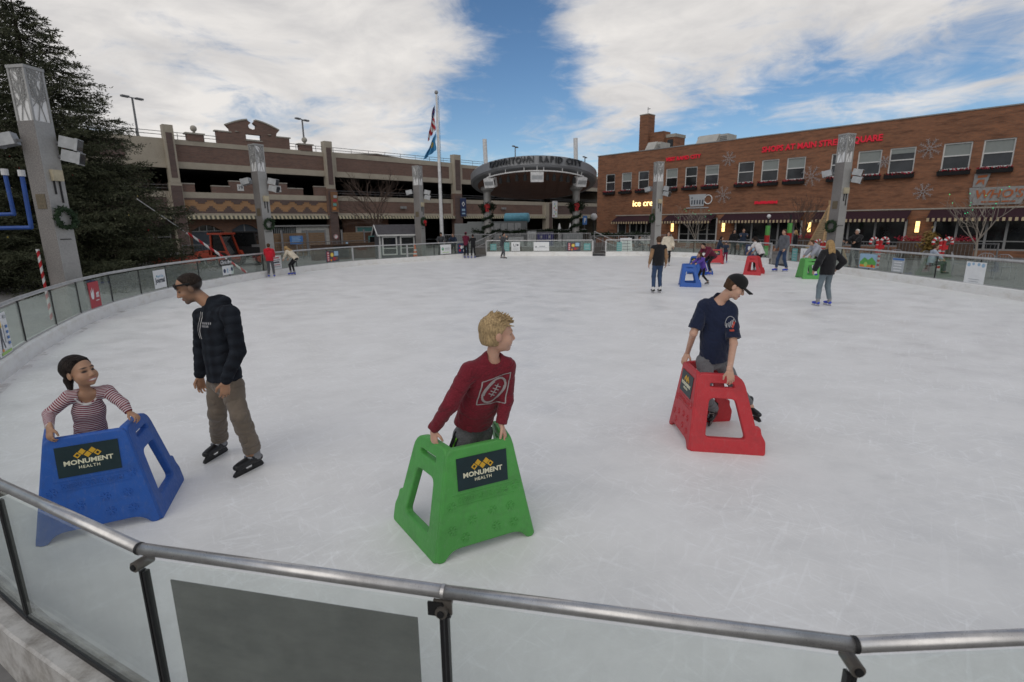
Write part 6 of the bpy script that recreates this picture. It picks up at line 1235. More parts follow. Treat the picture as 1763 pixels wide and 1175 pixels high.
# ================================================================ skating aids
def lerp(a, b, t): return a + (b - a) * t
AH = .768
def aid_meshes(m, detail=True):
    fp = MB(); bev = .014
    pl = rounded([(-.37, 0), (-.235, .755), (.235, .755), (.37, 0), (.33, 0), (.27, .07), (-.27, .07), (-.33, 0)], [.02, .04, .04, .02, .01, .07, .07, .01])
    v, f = shape2d([pl], .05, bev); v = v.copy()
    fp.add([(x, .083 * y / AH + z, y + .012) for x, y, z in v], f, m)
    sx = np.array([1, 0, 0]); n0 = unit(np.array([0, -1, .108])); up = unit(np.cross(n0, sx) * -1); up = np.array([0, .107, .994])
    def onf(x, z, pr): return np.array([x, .083 * z / AH - .025 - pr, z + .012])
    if detail:
        rr = random.Random(3)
        for (x, z) in ((-.245, .37), (.245, .42), (-.25, .2), (-.1, .24), (.06, .27), (.2, .27), (-.16, .13), (.08, .15), (.22, .14)):
            for a in range(3):
                an = a * math.pi / 3; dx, dz = math.cos(an) * .032, math.sin(an) * .032
                fp.bar(onf(x - dx, z - dz, .001), onf(x + dx, z + dz, .001), .010, .007, m, up=(0, 1, 0))
                for sg in (-1, 1):
                    for q in (-.6, .6):
                        e = (x + dx * sg * .65, z + dz * sg * .65); t = (e[0] + math.cos(an + q) * sg * .014, e[1] + math.sin(an + q) * sg * .014)
                        fp.bar(onf(*e, .001), onf(*t, .001), .006, .006, m, up=(0, 1, 0))
        v, f = text('KEZSPORTS.COM', .052, .008, bold=.001, sx=.95); fp.add(put(v, onf(0, .40, .0), (1, 0, 0), up, n0), f, m)
        fp.bar(onf(-.23, .44, 0), onf(.23, .44, 0), .005, .006, m, up=(0, 1, 0)); fp.bar(onf(-.235, .365, 0), onf(.235, .365, 0), .005, .006, m, up=(0, 1, 0))
    sides = []
    for S in (-1, 1):
        mb = MB()
        outl = rounded([(0.0, 0), (.085, .766), (.475, .766), (.60, .26), (.645, .26), (.652, .20), (.69, .13), (.69, .0)], [.03, .05, .11, .03, .012, .03, .02, .03])
        hole = rounded([(.125, .13), (.165, .55), (.43, .55), (.535, .13)], .06)[::-1]
        slot = rounded([(.17, .635), (.17, .70), (.415, .70), (.425, .635)], .03)[::-1]
        v, f = shape2d([outl, hole, slot], .062, bev)
        def mp(p):
            y, z, w_ = p; t = z / AH; yf, yb = lerp(0, .083, t), lerp(.676, .488, t); xf, xb = lerp(.385, .242, t), lerp(.485, .322, t)
            return (S * (xf + (xb - xf) * (y - yf) / (yb - yf) + w_ - .02), y, max(z + .002, 0.001))
        mb.add([mp(p) for p in v], f, m); sides.append(mb)
    return fp, sides, onf, up, n0
def make_aid(col_mat, label, loc, rz, board=True, detail=True, group='plastic skating aids on the ice', boardmat='board_teal'):
    t = thing('skating_aid', label, 'skating aid', loc, rz, group)
    fp, sides, onf, up, n0 = aid_meshes(col_mat, detail)
    o = fp.build('front_panel', t); fp.fixn(o)
    for sd_ in sides: q = sd_.build('side_panel', t); sd_.fixn(q)
    if board:
        b = MB(); b.prism([(-.19, -.105), (.19, -.105), (.19, .125), (-.19, .125)], 'y', -.004, .004, MATS[boardmat])
        c = onf(0, .575, .002); b.v = [tuple(put([(x, z, -y)], c, (1, 0, 0), up, n0)[0]) for x, y, z in b.v]
        bo = b.build('sponsor_board', t); b.fixn(bo)
        lm = MB(); g = MATS['logo_gold']
        for i, (x, z, hol) in enumerate(((-.062, .048, 1), (-.032, .072, 0), (0, .046, 0), (.030, .072, 0), (.060, .048, 1))):
            a = .024; dm = [(x - a, z), (x, z + a), (x + a, z), (x, z - a)]
            if hol: v, f = shape2d([dm, [(x + (p - x) * .5, z + (q - z) * .5) for p, q in dm][::-1]], .003)
            else: v, f = shape2d([dm], .003)
            lm.add(put(v, onf(0, .575, .0075), (1, 0, 0), up, n0), f, g)
        lm.build('logo_mark', bo)
        lt = MB(); v, f = text('MONUMENT', .048, .003, bold=.0014, sx=1.08); lt.add(put(v, onf(0, .575, .0075) + up * -.003, (1, 0, 0), up, n0), f, MATS['logo_cream'])
        v, f = text('HEALTH', .031, .003, bold=.0003, spacing=1.2); lt.add(put(v, onf(0, .575, .0075) + up * -.045, (1, 0, 0), up, n0), f, MATS['logo_cream'])
        lt.build('lettering', bo)
    return t
def plastic(name, c):
    m, t, b, o = new_mat(name); v = tmap(t)
    col = ramp(t, tnoise(t, v, 3.0, 5, .6), [(.3, tuple(x * .86 for x in c)), (.7, tuple(min(1, x * 1.1) for x in c))])
    n2 = tnoise(t, tmap(t, (6, 6, 1.2)), 9, 6, .7); sc_ = ramp(t, n2, [(.54, (0, 0, 0)), (.74, (1, 1, 1))]); col = tmix(t, tmath(t, 'MULTIPLY', sc_, .36), col, tuple(.5 * x + .13 for x in c))
    for k in range(3):
        q = tnoise(t, tmap(t, (3.4, 3.0, 1.4), (.3 * k, .8 * k - .6, .4 * k), (k * 3.1, 0, 0)), 3.2, 2, .5, .4); li = ramp(t, tmath(t, 'ABSOLUTE', tmath(t, 'SUBTRACT', q, .5)), [(0, (.16, .16, .16)), (.005, (0, 0, 0))]); col = tmix(t, li, col, tuple(.5 * x + .2 for x in c))
    dm = tmath(t, 'MULTIPLY', ramp(t, tnoise(t, v, 5.5, 7, .72), [(.48, (0, 0, 0)), (.66, (1, 1, 1))]), .45); col = tmix(t, dm, col, tuple(.55 * x + .02 for x in c))
    t.links.new(col, b.inputs['Base Color']); t.links.new(ramp(t, n2, [(.35, (.36, .36, .36)), (.65, (.62, .62, .62))]), b.inputs['Roughness']); b.inputs['Specular IOR Level'].default_value = .4
    tbump(t, b, tnoise(t, v, 240, 2), .12, .002); MATS[name] = m; return m
plastic('plastic_green', (.085, .35, .075)); plastic('plastic_blue', (.022, .105, .42)); plastic('plastic_red', (.50, .030, .040))
mat('board_teal', (.010, .028, .034), .45, var=.15); mat('logo_gold', (.62, .36, .03), .5, var=.05); mat('logo_cream', (.72, .70, .52), .5, var=.03)
mat('steel_dark', (.25, .25, .26), .35, .9)
AG = (-.201, 3.347, .466); AB = (-3.165, 3.604, .485); AR = (1.818, 5.325, -1.612)
make_aid(MATS['plastic_green'], 'green plastic skating aid with health sponsor board, held by the blond boy', (*AG[:2], 0), AG[2])
make_aid(MATS['plastic_blue'], 'blue plastic skating aid in front of the girl in the striped shirt', (*AB[:2], 0), AB[2])
make_aid(MATS['plastic_red'], 'red plastic skating aid held by the boy in the black cap', (*AR[:2], 0), AR[2], boardmat='board_grey' if 'board_grey' in MATS else 'board_teal')
# ================================================================ near people
def skin(name, c, lip=(.40, .15, .13), brow=(.03, .02, .016), beard=None):
    m, t, b, o = new_mat(name); v = tmap(t)
    col = ramp(t, tnoise(t, v, 9, 5, .6), [(.3, (c[0] * .92, c[1] * .84, c[2] * .80)), (.7, (min(1, c[0] * 1.05), c[1] * 1.04, c[2] * 1.03))])
    pa = t.nodes.new('ShaderNodeAttribute'); pa.attribute_name = 'paint'; ps = t.nodes.new('ShaderNodeSeparateColor'); t.links.new(pa.outputs['Color'], ps.inputs[0])
    if beard: ba = t.nodes.new('ShaderNodeAttribute'); ba.attribute_name = 'beard'; col = tmix(t, ba.outputs['Fac'], col, beard)
    col = tmix(t, ps.outputs[1], col, lip); col = tmix(t, ps.outputs[0], col, brow); col = tmix(t, ps.outputs[2], col, (.72, .69, .65))
    t.links.new(col, b.inputs['Base Color']); b.inputs['Roughness'].default_value = .5; b.inputs['Subsurface Weight'].default_value = .12
    b.inputs['Subsurface Radius'].default_value = (.02, .008, .004); b.inputs['Subsurface Scale'].default_value = .3
    tbump(t, b, tnoise(t, v, 160, 3), .08, .002); MATS[name] = m; return m
skin('skin_fair', (.56, .34, .25), brow=(.26, .17, .10)); skin('skin_cap', (.55, .34, .25), brow=(.12, .075, .05)); skin('skin_tan', (.36, .20, .12), (.27, .11, .09), (.022, .016, .014), (.16, .095, .065)); skin('skin_mid', (.40, .235, .15)); skin('skin_far', (.46, .28, .20))
mat('lips', (.40, .15, .13), .45, var=.05); mat('lips_dark', (.26, .10, .08), .45, var=.05); mat('brow_dark', (.025, .018, .015), .7); mat('brow_blond', (.34, .22, .11), .7); mat('brow_brown', (.10, .06, .035), .7)
mat('eye_white', (.62, .60, .58), .25, var=.02); mat('teeth', (.75, .72, .66), .3, var=.03); mat('beard_tan', (.20, .115, .075), .65)
def hairmat(name, c, var=.5):
    m, t, b, o = new_mat(name); v = tmap(t, (1, 1, .35)); n = tnoise(t, v, 75, 4, .7)
    t.links.new(ramp(t, n, [(.3, tuple(x * (1 - var) for x in c)), (.7, tuple(min(1, x * (1 + var)) for x in c))]), b.inputs['Base Color'])
    b.inputs['Roughness'].default_value = .6; b.inputs['Specular IOR Level'].default_value = .10; tbump(t, b, n, .8, .015); MATS[name] = m; return m
hairmat('hair_blond', (.40, .285, .155)); hairmat('hair_black', (.022, .017, .015), .85); hairmat('hair_brown', (.075, .042, .025)); hairmat('hair_fuzz', (.030, .022, .018), .6); hairmat('hair_long_blond', (.36, .235, .11)); hairmat('hair_white', (.5, .49, .47)); hairmat('hair_dark', (.022, .016, .014))
def cloth(name, c, var=.22, rough=.85, heather=0.0, weave=.15):
    m, t, b, o = new_mat(name); v = tmap(t)
    col = ramp(t, tnoise(t, v, 5, 4, .6), [(.3, tuple(x * (1 - var) for x in c)), (.7, tuple(min(1, x * (1 + var)) for x in c))])
    if heather:
        h = tnoise(t, tmap(t, (1, 1, 6)), 60, 3, .7); col = tmix(t, heather, col, ramp(t, h, [(.38, tuple(x * .45 for x in c)), (.62, tuple(min(1, x * 1.6) for x in c))]))
    t.links.new(col, b.inputs['Base Color']); b.inputs['Roughness'].default_value = rough; b.inputs['Specular IOR Level'].default_value = .2
    b.inputs['Sheen Weight'].default_value = .15
    tbump(t, b, tnoise(t, v, 300, 2), weave, .002); MATS[name] = m; return m
cloth('red_heather', (.155, .014, .024), heather=.45); cloth('navy_tee', (.012, .018, .045), .12); cloth('grey_sweat', (.13, .13, .138), heather=.5); cloth('khaki', (.155, .125, .098), .15)
cloth('white_trim', (.6, .58, .57)); cloth('black_cloth', (.010, .010, .011)); cloth('lime', (.22, .75, .04), .05); cloth('grey_jean', (.14, .14, .15), heather=.2)
def striped(name, a, c, period, duty=.5):
    m, t, b, o = new_mat(name); n = t.nodes.new('ShaderNodeAttribute'); n.attribute_name = 'along'
    f = tmath(t, 'FRACT', tmath(t, 'DIVIDE', n.outputs['Fac'], period)); s_ = tmath(t, 'GREATER_THAN', f, duty)
    t.links.new(tmix(t, s_, a, c), b.inputs['Base Color']); b.inputs['Roughness'].default_value = .85; b.inputs['Specular IOR Level'].default_value = .2
    tbump(t, b, tnoise(t, tmap(t), 300, 2), .15, .002); MATS[name] = m; return m
striped('striped_jersey', (.19, .012, .035), (.55, .50, .51), .0165, .5)
def plaid(name):
    m, t, b, o = new_mat(name); v = tmap(t); s_ = t.nodes.new('ShaderNodeSeparateXYZ'); t.links.new(v, s_.inputs[0])
    n = t.nodes.new('ShaderNodeAttribute'); n.attribute_name = 'along'
    a = tmath(t, 'SINE', tmath(t, 'MULTIPLY', n.outputs['Fac'], 62)); c = tmath(t, 'SINE', tmath(t, 'MULTIPLY', tmath(t, 'ADD', s_.outputs[0], tmath(t, 'MULTIPLY', s_.outputs[1], -.8)), 58))
    k = tmath(t, 'ADD', tmath(t, 'MULTIPLY', a, .25), tmath(t, 'ADD', tmath(t, 'MULTIPLY', c, .25), .5))
    w_ = tmix(t, .45, k, tnoise(t, v, 14, 5, .65))
    t.links.new(ramp(t, w_, [(.25, (.009, .010, .014)), (.5, (.013, .016, .022)), (.75, (.020, .024, .032))]), b.inputs['Base Color'])
    b.inputs['Roughness'].default_value = .9; b.inputs['Specular IOR Level'].default_value = .15; tbump(t, b, tnoise(t, v, 300, 2), .15, .002); MATS[name] = m; return m
plaid('hoodie_plaid')
mat('boot_black', (.012, .012, .013), .35, bump=.05); mat('boot_grey', (.22, .22, .23), .6, var=.1, fine=.2); mat('blade_black', (.012, .012, .013), .3); mat('boot_blue', (.02, .05, .45), .4); mat('boot_white', (.6, .6, .6), .5); mat('blade_steel', (.5, .5, .52), .25, .9)
def fill(J, base):
    for k in list(J):
        if isinstance(J[k], tuple) and len(J[k]) == 3 and k not in ('hdL', 'hdR'): J[k] = np.array(J[k], float)
    J['hf'] = unit(J['hf']); u = np.array([0, 0, 1.]) if 'hup' not in J else J['hup']; rt = unit(np.cross(J['hf'], u)); J['hup'] = np.cross(rt, J['hf']); return J
def pend(p, r=.85, vv=None):
    pass
def bodymats(sk, *a): return [MATS[sk]]
def decal(name, V, Fc, m, garment, proj_dir, lift=.003, parent=None):
    """print on cloth: lay flat shapes on the garment surface along proj_dir"""
    from mathutils.bvhtree import BVHTree
    me = garment.data; bv = BVHTree.FromPolygons([v.co for v in me.vertices], [tuple(p.vertices) for p in me.polygons])
    d = Vector(proj_dir).normalized(); o = []
    for p in V:
        h = bv.ray_cast(Vector(p) - d * .6, d)
        o.append(tuple((h[0] if h[0] else Vector(p)) - d * lift))
    mb = MB(); mb.add(o, Fc, m); return mb.build(name, parent or garment)
def strip(pts, wd, sub=10, closed=False):                 # polyline ribbon in xy as quads
    P_ = [np.array(p, float) for p in pts] + ([np.array(pts[0], float)] if closed else []); V = []; Fc = []
    for a, b in zip(P_[:-1], P_[1:]):
        d = b - a; l = np.linalg.norm(d); nrm = np.array([-d[1], d[0]]) / l * wd / 2; k = max(2, int(l / .012)); b0 = len(V)
        for i in range(k + 1):
            q = a + d * i / k; V += [(*(q + nrm), 0), (*(q - nrm), 0)]
        Fc += [(b0 + 2 * i, b0 + 2 * i + 1, b0 + 2 * i + 3, b0 + 2 * i + 2) for i in range(k)]
    return np.array(V), Fc
VX = .0047
# ---- boy in red
def boy():
    base = np.array([-.40, 3.70, 0]); t = thing('person', 'blond boy in red long sleeve shirt looking right over the green skating aid', 'person', base)
    hR, hL = gnd(747, 752, .815), gnd(868, 742, .815)
    f = np.array([.45, -.89, 0]); r = np.array([-.89, -.45, 0])
    J = dict(pelvis=at(812, 738, 3.70), neck=at(849, 613, 3.55), shR=at(806, 641, 3.51), shL=at(873, 632, 3.59), elR=at(775, 697, 3.40), elL=at(871, 688, 3.60),
             hipR=at(800, 752, 3.66), hipL=at(831, 745, 3.78), headc=at(856, 575, 3.53), H=.258, hf=np.array([.94, .26, -.06]))
    J['wrR'] = hR + np.array([.0, -.01, .06]); J['wrL'] = hL + np.array([-.02, -.02, .06])
    J['knR'] = np.array([-.46, 3.60, .50]); J['knL'] = np.array([-.27, 3.72, .50]); J['anR'] = np.array([-.50, 3.72, .17]); J['anL'] = np.array([-.30, 3.85, .17])
    J['toeR'] = J['anR'] + np.array([.07, -.14, -.05]); J['toeL'] = J['anL'] + np.array([.07, -.14, -.05])
    J['hdR'] = ((.05, -.15, -.85), (.55, .6, -.2), (.75, -.5, 0), (.3, .9, .8)); J['hdL'] = ((.25, -.1, -.8), (-.8, .0, -.3), (.2, -.9, 0), (.35, .8, .7))
    fill(J, base); s = .84
    base_body(J, s, bodymats('skin_fair', 'lips', 'brow_blond'), VX, base, t, smile=1, hand=.20, skinny=.96, child=.6)
    sh = top_garment('shirt', J, s, [MATS['red_heather'], MATS['red_heather']], VX, base, t, loose=.024, hem=.07, seed=1, wr=.0075, neckr=.06, skinny=1.08, neckcut=.3)
    trousers(J, s, [MATS['grey_sweat']], VX, base, t, loose=.02, name='track_pants')
    # black side panel with lime piping on the right leg
    for nm, m_, off, wd in (('side_panel_stripe', 'black_cloth', -.050, .055), ('piping', 'lime', -.018, .012)):
        a, b = J['hipR'], J['knR']; q = MB(); out_ = unit(r * .8 + f * .45); fr_ = unit(f * .8 - r * .5)
        rad = .079
        pts = [mid(a, b, k / 8.) - base for k in range(-2, 9)]
        for k in range(10):
            for j in range(2):
                def pt(pp, kk, e): return pp + out_ * (rad * 1.14 - .012 * max(0, kk - 2) / 8) * s / .84 + fr_ * (off + e * wd)
                if j == 0: q.add([pt(pts[k], k, 0), pt(pts[k], k, 1), pt(pts[k + 1], k + 1, 1), pt(pts[k + 1], k + 1, 0)] + [p - out_ * .03 for p in (pt(pts[k], k, 0), pt(pts[k], k, 1), pt(pts[k + 1], k + 1, 1), pt(pts[k + 1], k + 1, 0))], [(0, 1, 2, 3), (4, 7, 6, 5), (0, 4, 5, 1), (3, 2, 6, 7), (0, 3, 7, 4), (1, 5, 6, 2)], MATS[m_])
        q.build(nm, t)
    for S in 'RL': skate(J, S, s, base, t, MATS['boot_black'], MATS['boot_grey'], MATS['blade_black'])
    F = Field(); P, rt, fw, u = hair_field(F, J, s, .03, (.25, .33), -.30)
    rr = random.Random(2); H = J['H']
    for i in range(150):
        a = rr.uniform(0, 6.28); e = rr.uniform(.25, 1.45); x, y, z = math.cos(a) * math.cos(e), math.sin(a) * math.cos(e), math.sin(e)
        p0 = np.array([x * .34, -.07 + y * .43, .145 + z * .37])
        if p0[1] > .22 and p0[2] < .30: continue
        dr = unit(np.array([x * .5 + rr.gauss(0, .25), .75 + rr.gauss(0, .25), z * .45 + rr.gauss(0, .22)])); l = rr.uniform(.10, .19) if e > .6 or y > .3 else rr.uniform(.04, .09)
        p1 = p0 + dr * l; F.cap(P(*p0), P(*p1), .035 * H, .010 * H, 0, .012 * H)
    surf_obj('hair', F, .0042, [MATS['hair_blond']], base, t, wr=.0022, wrf=95, seed=3)
    # football print across the chest
    ax = unit(J['neck'] - J['pelvis']); sx = unit(-r); c = mid(J['pelvis'], J['neck'], .60) + f * .1 + sx * .022 - base
    V, Fc = [], []
    def addv(v, f_):
        b = len(V); V.extend(v); Fc.extend([tuple(b + i for i in q) for q in f_])
    ring = lambda rx, ry, n=26, a0=0, a1=6.2832: [(rx * math.cos(a0 + (a1 - a0) * i / n), ry * math.sin(a0 + (a1 - a0) * i / n)) for i in range(n + 1)]
    rot = lambda pts, a: [(x * math.cos(a) - y * math.sin(a), x * math.sin(a) + y * math.cos(a)) for x, y in pts]
    addv(*strip(rot(ring(.062, .092), -.45), .013)); addv(*strip([(-.088, -.10), (.085, -.10), (.085, .12), (-.088, .07)], .007, closed=True))
    addv(*strip(rot([(-.005, .05), (.005, -.045)], -.45), .008))
    for k in (-.03, -.01, .012, .034): addv(*strip(rot([(-.025, k), (.025, k)], -.45), .007))
    addv(*strip(rot(ring(.056, .084, 12, 2.4, 3.9), -.45), .016)); addv(*strip(rot(ring(.056, .084, 12, -.7, .7), -.45), .012))
    pv = put(np.array(V) * np.array([1.12, 1.12, 1]), c, sx, ax, f); decal('football_print', pv, Fc, mat('print_grey', (.30, .27, .27), .8), sh, -f, .0035)
boy()
# ---- girl in stripes
def girl():
    base = np.array([-3.35, 3.96, 0]); t = thing('person', 'smiling girl in red and white striped top behind the blue skating aid', 'person', base)
    hR, hL = gnd(88, 748, .815), gnd(233, 718, .815); f = np.array([.47, -.88, 0]); r = np.array([-.88, -.47, 0])
    J = dict(pelvis=at(160, 770, 3.98), neck=at(150, 676, 3.90), shR=at(117, 684, 3.83), shL=at(185, 674, 3.97), elR=at(84, 713, 3.76), elL=at(213, 697, 3.95),
             hipR=at(143, 785, 3.94), hipL=at(176, 780, 4.04), headc=at(139, 641, 3.86), H=.243, hf=np.array([.86, -.22, .16]), hup=np.array([-.28, 0, 1.]), scalp=-.27)
    J['wrR'] = hR + np.array([0, .0, .055]); J['wrL'] = hL + np.array([-.05, .01, .035])
    J['knR'] = np.array([-3.42, 3.84, .38]); J['knL'] = np.array([-3.24, 3.96, .38]); J['anR'] = np.array([-3.44, 3.98, .15]); J['anL'] = np.array([-3.26, 4.06, .15])
    J['toeR'] = J['anR'] + np.array([.07, -.14, -.05]); J['toeL'] = J['anL'] + np.array([.07, -.14, -.05])
    J['hdR'] = ((.1, -.25, -.55), (.25, .35, -.9), (.9, .1, 0), (.35, .8, .6)); J['hdL'] = ((.75, -.2, -.3), (-.2, -.2, -1), (-.2, -1, 0), (.4, .8, .6))
    fill(J, base); s = .74
    base_body(J, s, bodymats('skin_mid', 'lips', 'brow_dark'), VX, base, t, smile=1, hand=.19, child=1, skinny=.86)
    sh = top_garment('striped_top', J, s, [MATS['striped_jersey'], MATS['white_trim']], .005, base, t, loose=.014, hem=-.10, seed=4, wr=.005, sleeve=.98, neckr=.066, skinny=.98, wd=(.128, .124, .125), neckcut=1.3)
    axn = unit(J['neck'] - J['pelvis']); V, Fc = strip([(.068 * math.cos(q), .078 * math.sin(q)) for q in np.linspace(3.4, 6.02, 14)], .013); decal('collar_trim', put(V, J['neck'] - base + f * .05 - axn * .006, np.cross(axn, f), axn, f), Fc, MATS['white_trim'], sh, -f, .004)
    trousers(J, s, [MATS['black_cloth']], VX, base, t, loose=.01, name='leggings')
    for S in 'RL': skate(J, S, s, base, t, MATS['boot_black'], MATS['boot_grey'], MATS['blade_black'])
    F = Field(); P, rt, fw, u = hair_field(F, J, s, .018, (.20, .27), -.10); F.ell(P(0, -.17, .17), rt, fw, u, np.array((.405, .43, .42)) * J['H'], 0, .03 * J['H'], cut=[(P(0, .06, .3), unit(fw * .9 - u * .45)), (P(0, 0, -.12), -u)]); H = J['H']
    rr = random.Random(5)
    for k in range(60):
        sg = rr.choice((-1, 1)); y0 = rr.uniform(-.25, .24); a = P(.05 + rr.gauss(0, .01), y0, .50 - .8 * max(0, y0) ** 1.5); b = P(sg * .32, y0 * .6 - .10, .20 + rr.uniform(-.06, .06)); c_ = P(sg * .20, -.40, -.02 + rr.uniform(-.06, .1)); m_ = mid(a, b) + (mid(a, b) - P(0, -.07, .1)) * .30; r_ = .030 * H
        F.cap(a, m_, r_ * .7, r_, 0, .012 * H); F.cap(m_, b, r_, r_, 0, .012 * H); F.cap(b, c_, r_, r_ * .8, 0, .012 * H)
    F.cap(P(.02, -.47, .05), P(.05, -.58, -.2), .11 * H, .13 * H, 0, .05 * H); F.cap(P(.05, -.58, -.2), P(.16, -.52, -.62), .13 * H, .05 * H, 0, .05 * H)
    F.cap(P(.08, -.5, -.2), P(.26, -.38, -.66), .08 * H, .025 * H, 0, .03 * H)
    surf_obj('hair', F, .0045, [MATS['hair_black']], base, t, wr=.0022, wrf=130, seed=2)
girl()
# ---- man in hoodie
def man():
    base = (gnd(372, 792) + gnd(430, 812)) / 2; base[2] = 0
    t = thing('person', 'man in dark plaid hoodie and khaki trousers with sunglasses on forehead looking down', 'person', base)
    f = unit((-.75, -.65, 0)); r = np.array([f[1], -f[0], 0])
    J = dict(pelvis=at(388, 655, 4.70), neck=at(366, 524, 4.72), shR=at(347, 546, 4.90), shL=at(398, 543, 4.57), elR=at(346, 602, 4.95), elL=at(410, 604, 4.55),
             wrR=at(344, 648, 4.86), wrL=at(388, 657, 4.42), hipR=at(375, 662, 4.80), hipL=at(398, 665, 4.64), knR=at(374, 712, 4.76), knL=at(413, 716, 4.52),
             headc=at(326, 496, 4.68), H=.250, hf=np.array([-.80, -.46, -.40]))
    for S, hl, to in (('R', (393, 775), (345, 804)), ('L', (455, 798), (404, 824))):
        a, b = gnd(*hl), gnd(*to); d = unit(b - a); J['an' + S] = a + d * .10 + np.array([0, 0, .165]); J['toe' + S] = J['an' + S] + d * .2 - np.array([0, 0, .06])
    J['scalp'] = -.34
    J['hdR'] = ((.02, -.05, -1), (.6, -.5, 0), (-.6, -.7, 0), (.35, .6, .5)); J['hdL'] = ((-.12, -.05, -1), (-.65, .75, 0), (-.6, -.7, 0), (.3, .5, .4))
    fill(J, base); s = 1.03
    base_body(J, s, bodymats('skin_tan', 'lips_dark', 'brow_dark', 'beard_tan'), VX, base, t, beard=True, hand=.19)
    sh = top_garment('hoodie', J, s, [MATS['hoodie_plaid'], MATS['hoodie_plaid']], VX, base, t, loose=.026, hem=.01, seed=6, wr=.006, hood=True, sleeve=.97, cuff=.4)
    trousers(J, s, [MATS['khaki']], VX, base, t, loose=.021, wr=.010, end=.93, flare=.012)
    for S in 'RL': skate(J, S, s * 1.05, base, t, MATS['boot_black'], MATS['boot_grey'], MATS['blade_black'], vox=.006)
    F = Field(); c, H = J['headc'], J['H']; fw = unit(J['hf']); rt = unit(np.cross(fw, J['hup'])); u = np.cross(rt, fw); P = lambda x, y, z: c + H * (x * rt + y * fw + z * u)
    F.ell(P(0, -.07, .145), rt, fw, u, (np.array((.335, .425, .36)) + .010) * H, 0, .01, cut=[(P(0, .15, .36), unit(fw * .90 - u * .44)), (P(0, 0, .06), -u)])
    
    surf_obj('hair', F, .0045, [MATS['hair_fuzz']], base, t)
    g = MB(); q = lambda *a: P(*a) - base; bl = MATS['boot_black']
    for sg in (-1, 1):
        g.obox(q(sg * .17, .37, .24), rt * .15 * H, unit(fw * .9 + rt * sg * .3) * .025 * H, u * .085 * H, bl)
        g.bar(q(sg * .31, .33, .27), q(sg * .375, -.10, .16), .012, .014, bl, up=u)
    g.bar(q(-.05, .40, .26), q(.05, .40, .26), .012, .014, bl, up=u); go = g.build('sunglasses', t); g.fixn(go)
    dsm = MB(); wt = MATS['white_trim']; ax = unit(J['neck'] - J['pelvis']); lat = np.cross(ax, f)
    V, Fc = [], []
    def addv(v, f_):
        b = len(V); V.extend(v); Fc.extend([tuple(b + i for i in k) for k in f_])
    for x in (-.028, .03): addv(*strip([(x, -.06), (x * .8, -.30)], .009))
    c0 = J['neck'] - base + f * .05
    decal('drawstring', put(V, c0, lat, ax, f), Fc, wt, sh, -f, .006)
    V, Fc = [], []
    sx_ = unit(-r)
    for row, wd_ in ((0, (.012, .010, .012, .010, .011, .010)), (1, (.011, .012, .010, .012, .011))):
        x = 0
        for k in wd_: addv(*strip([(x + .002, -row * .026), (x + .006, -.019 - row * .026)], k * .7)); x += .0145
    decal('chest_lettering', put(V, mid(J['pelvis'], J['neck'], .80) - base + f * .05 + sx_ * .055, sx_, ax, f), Fc, mat('print_white', (.34, .34, .36), .8), sh, -f, .006)
man()
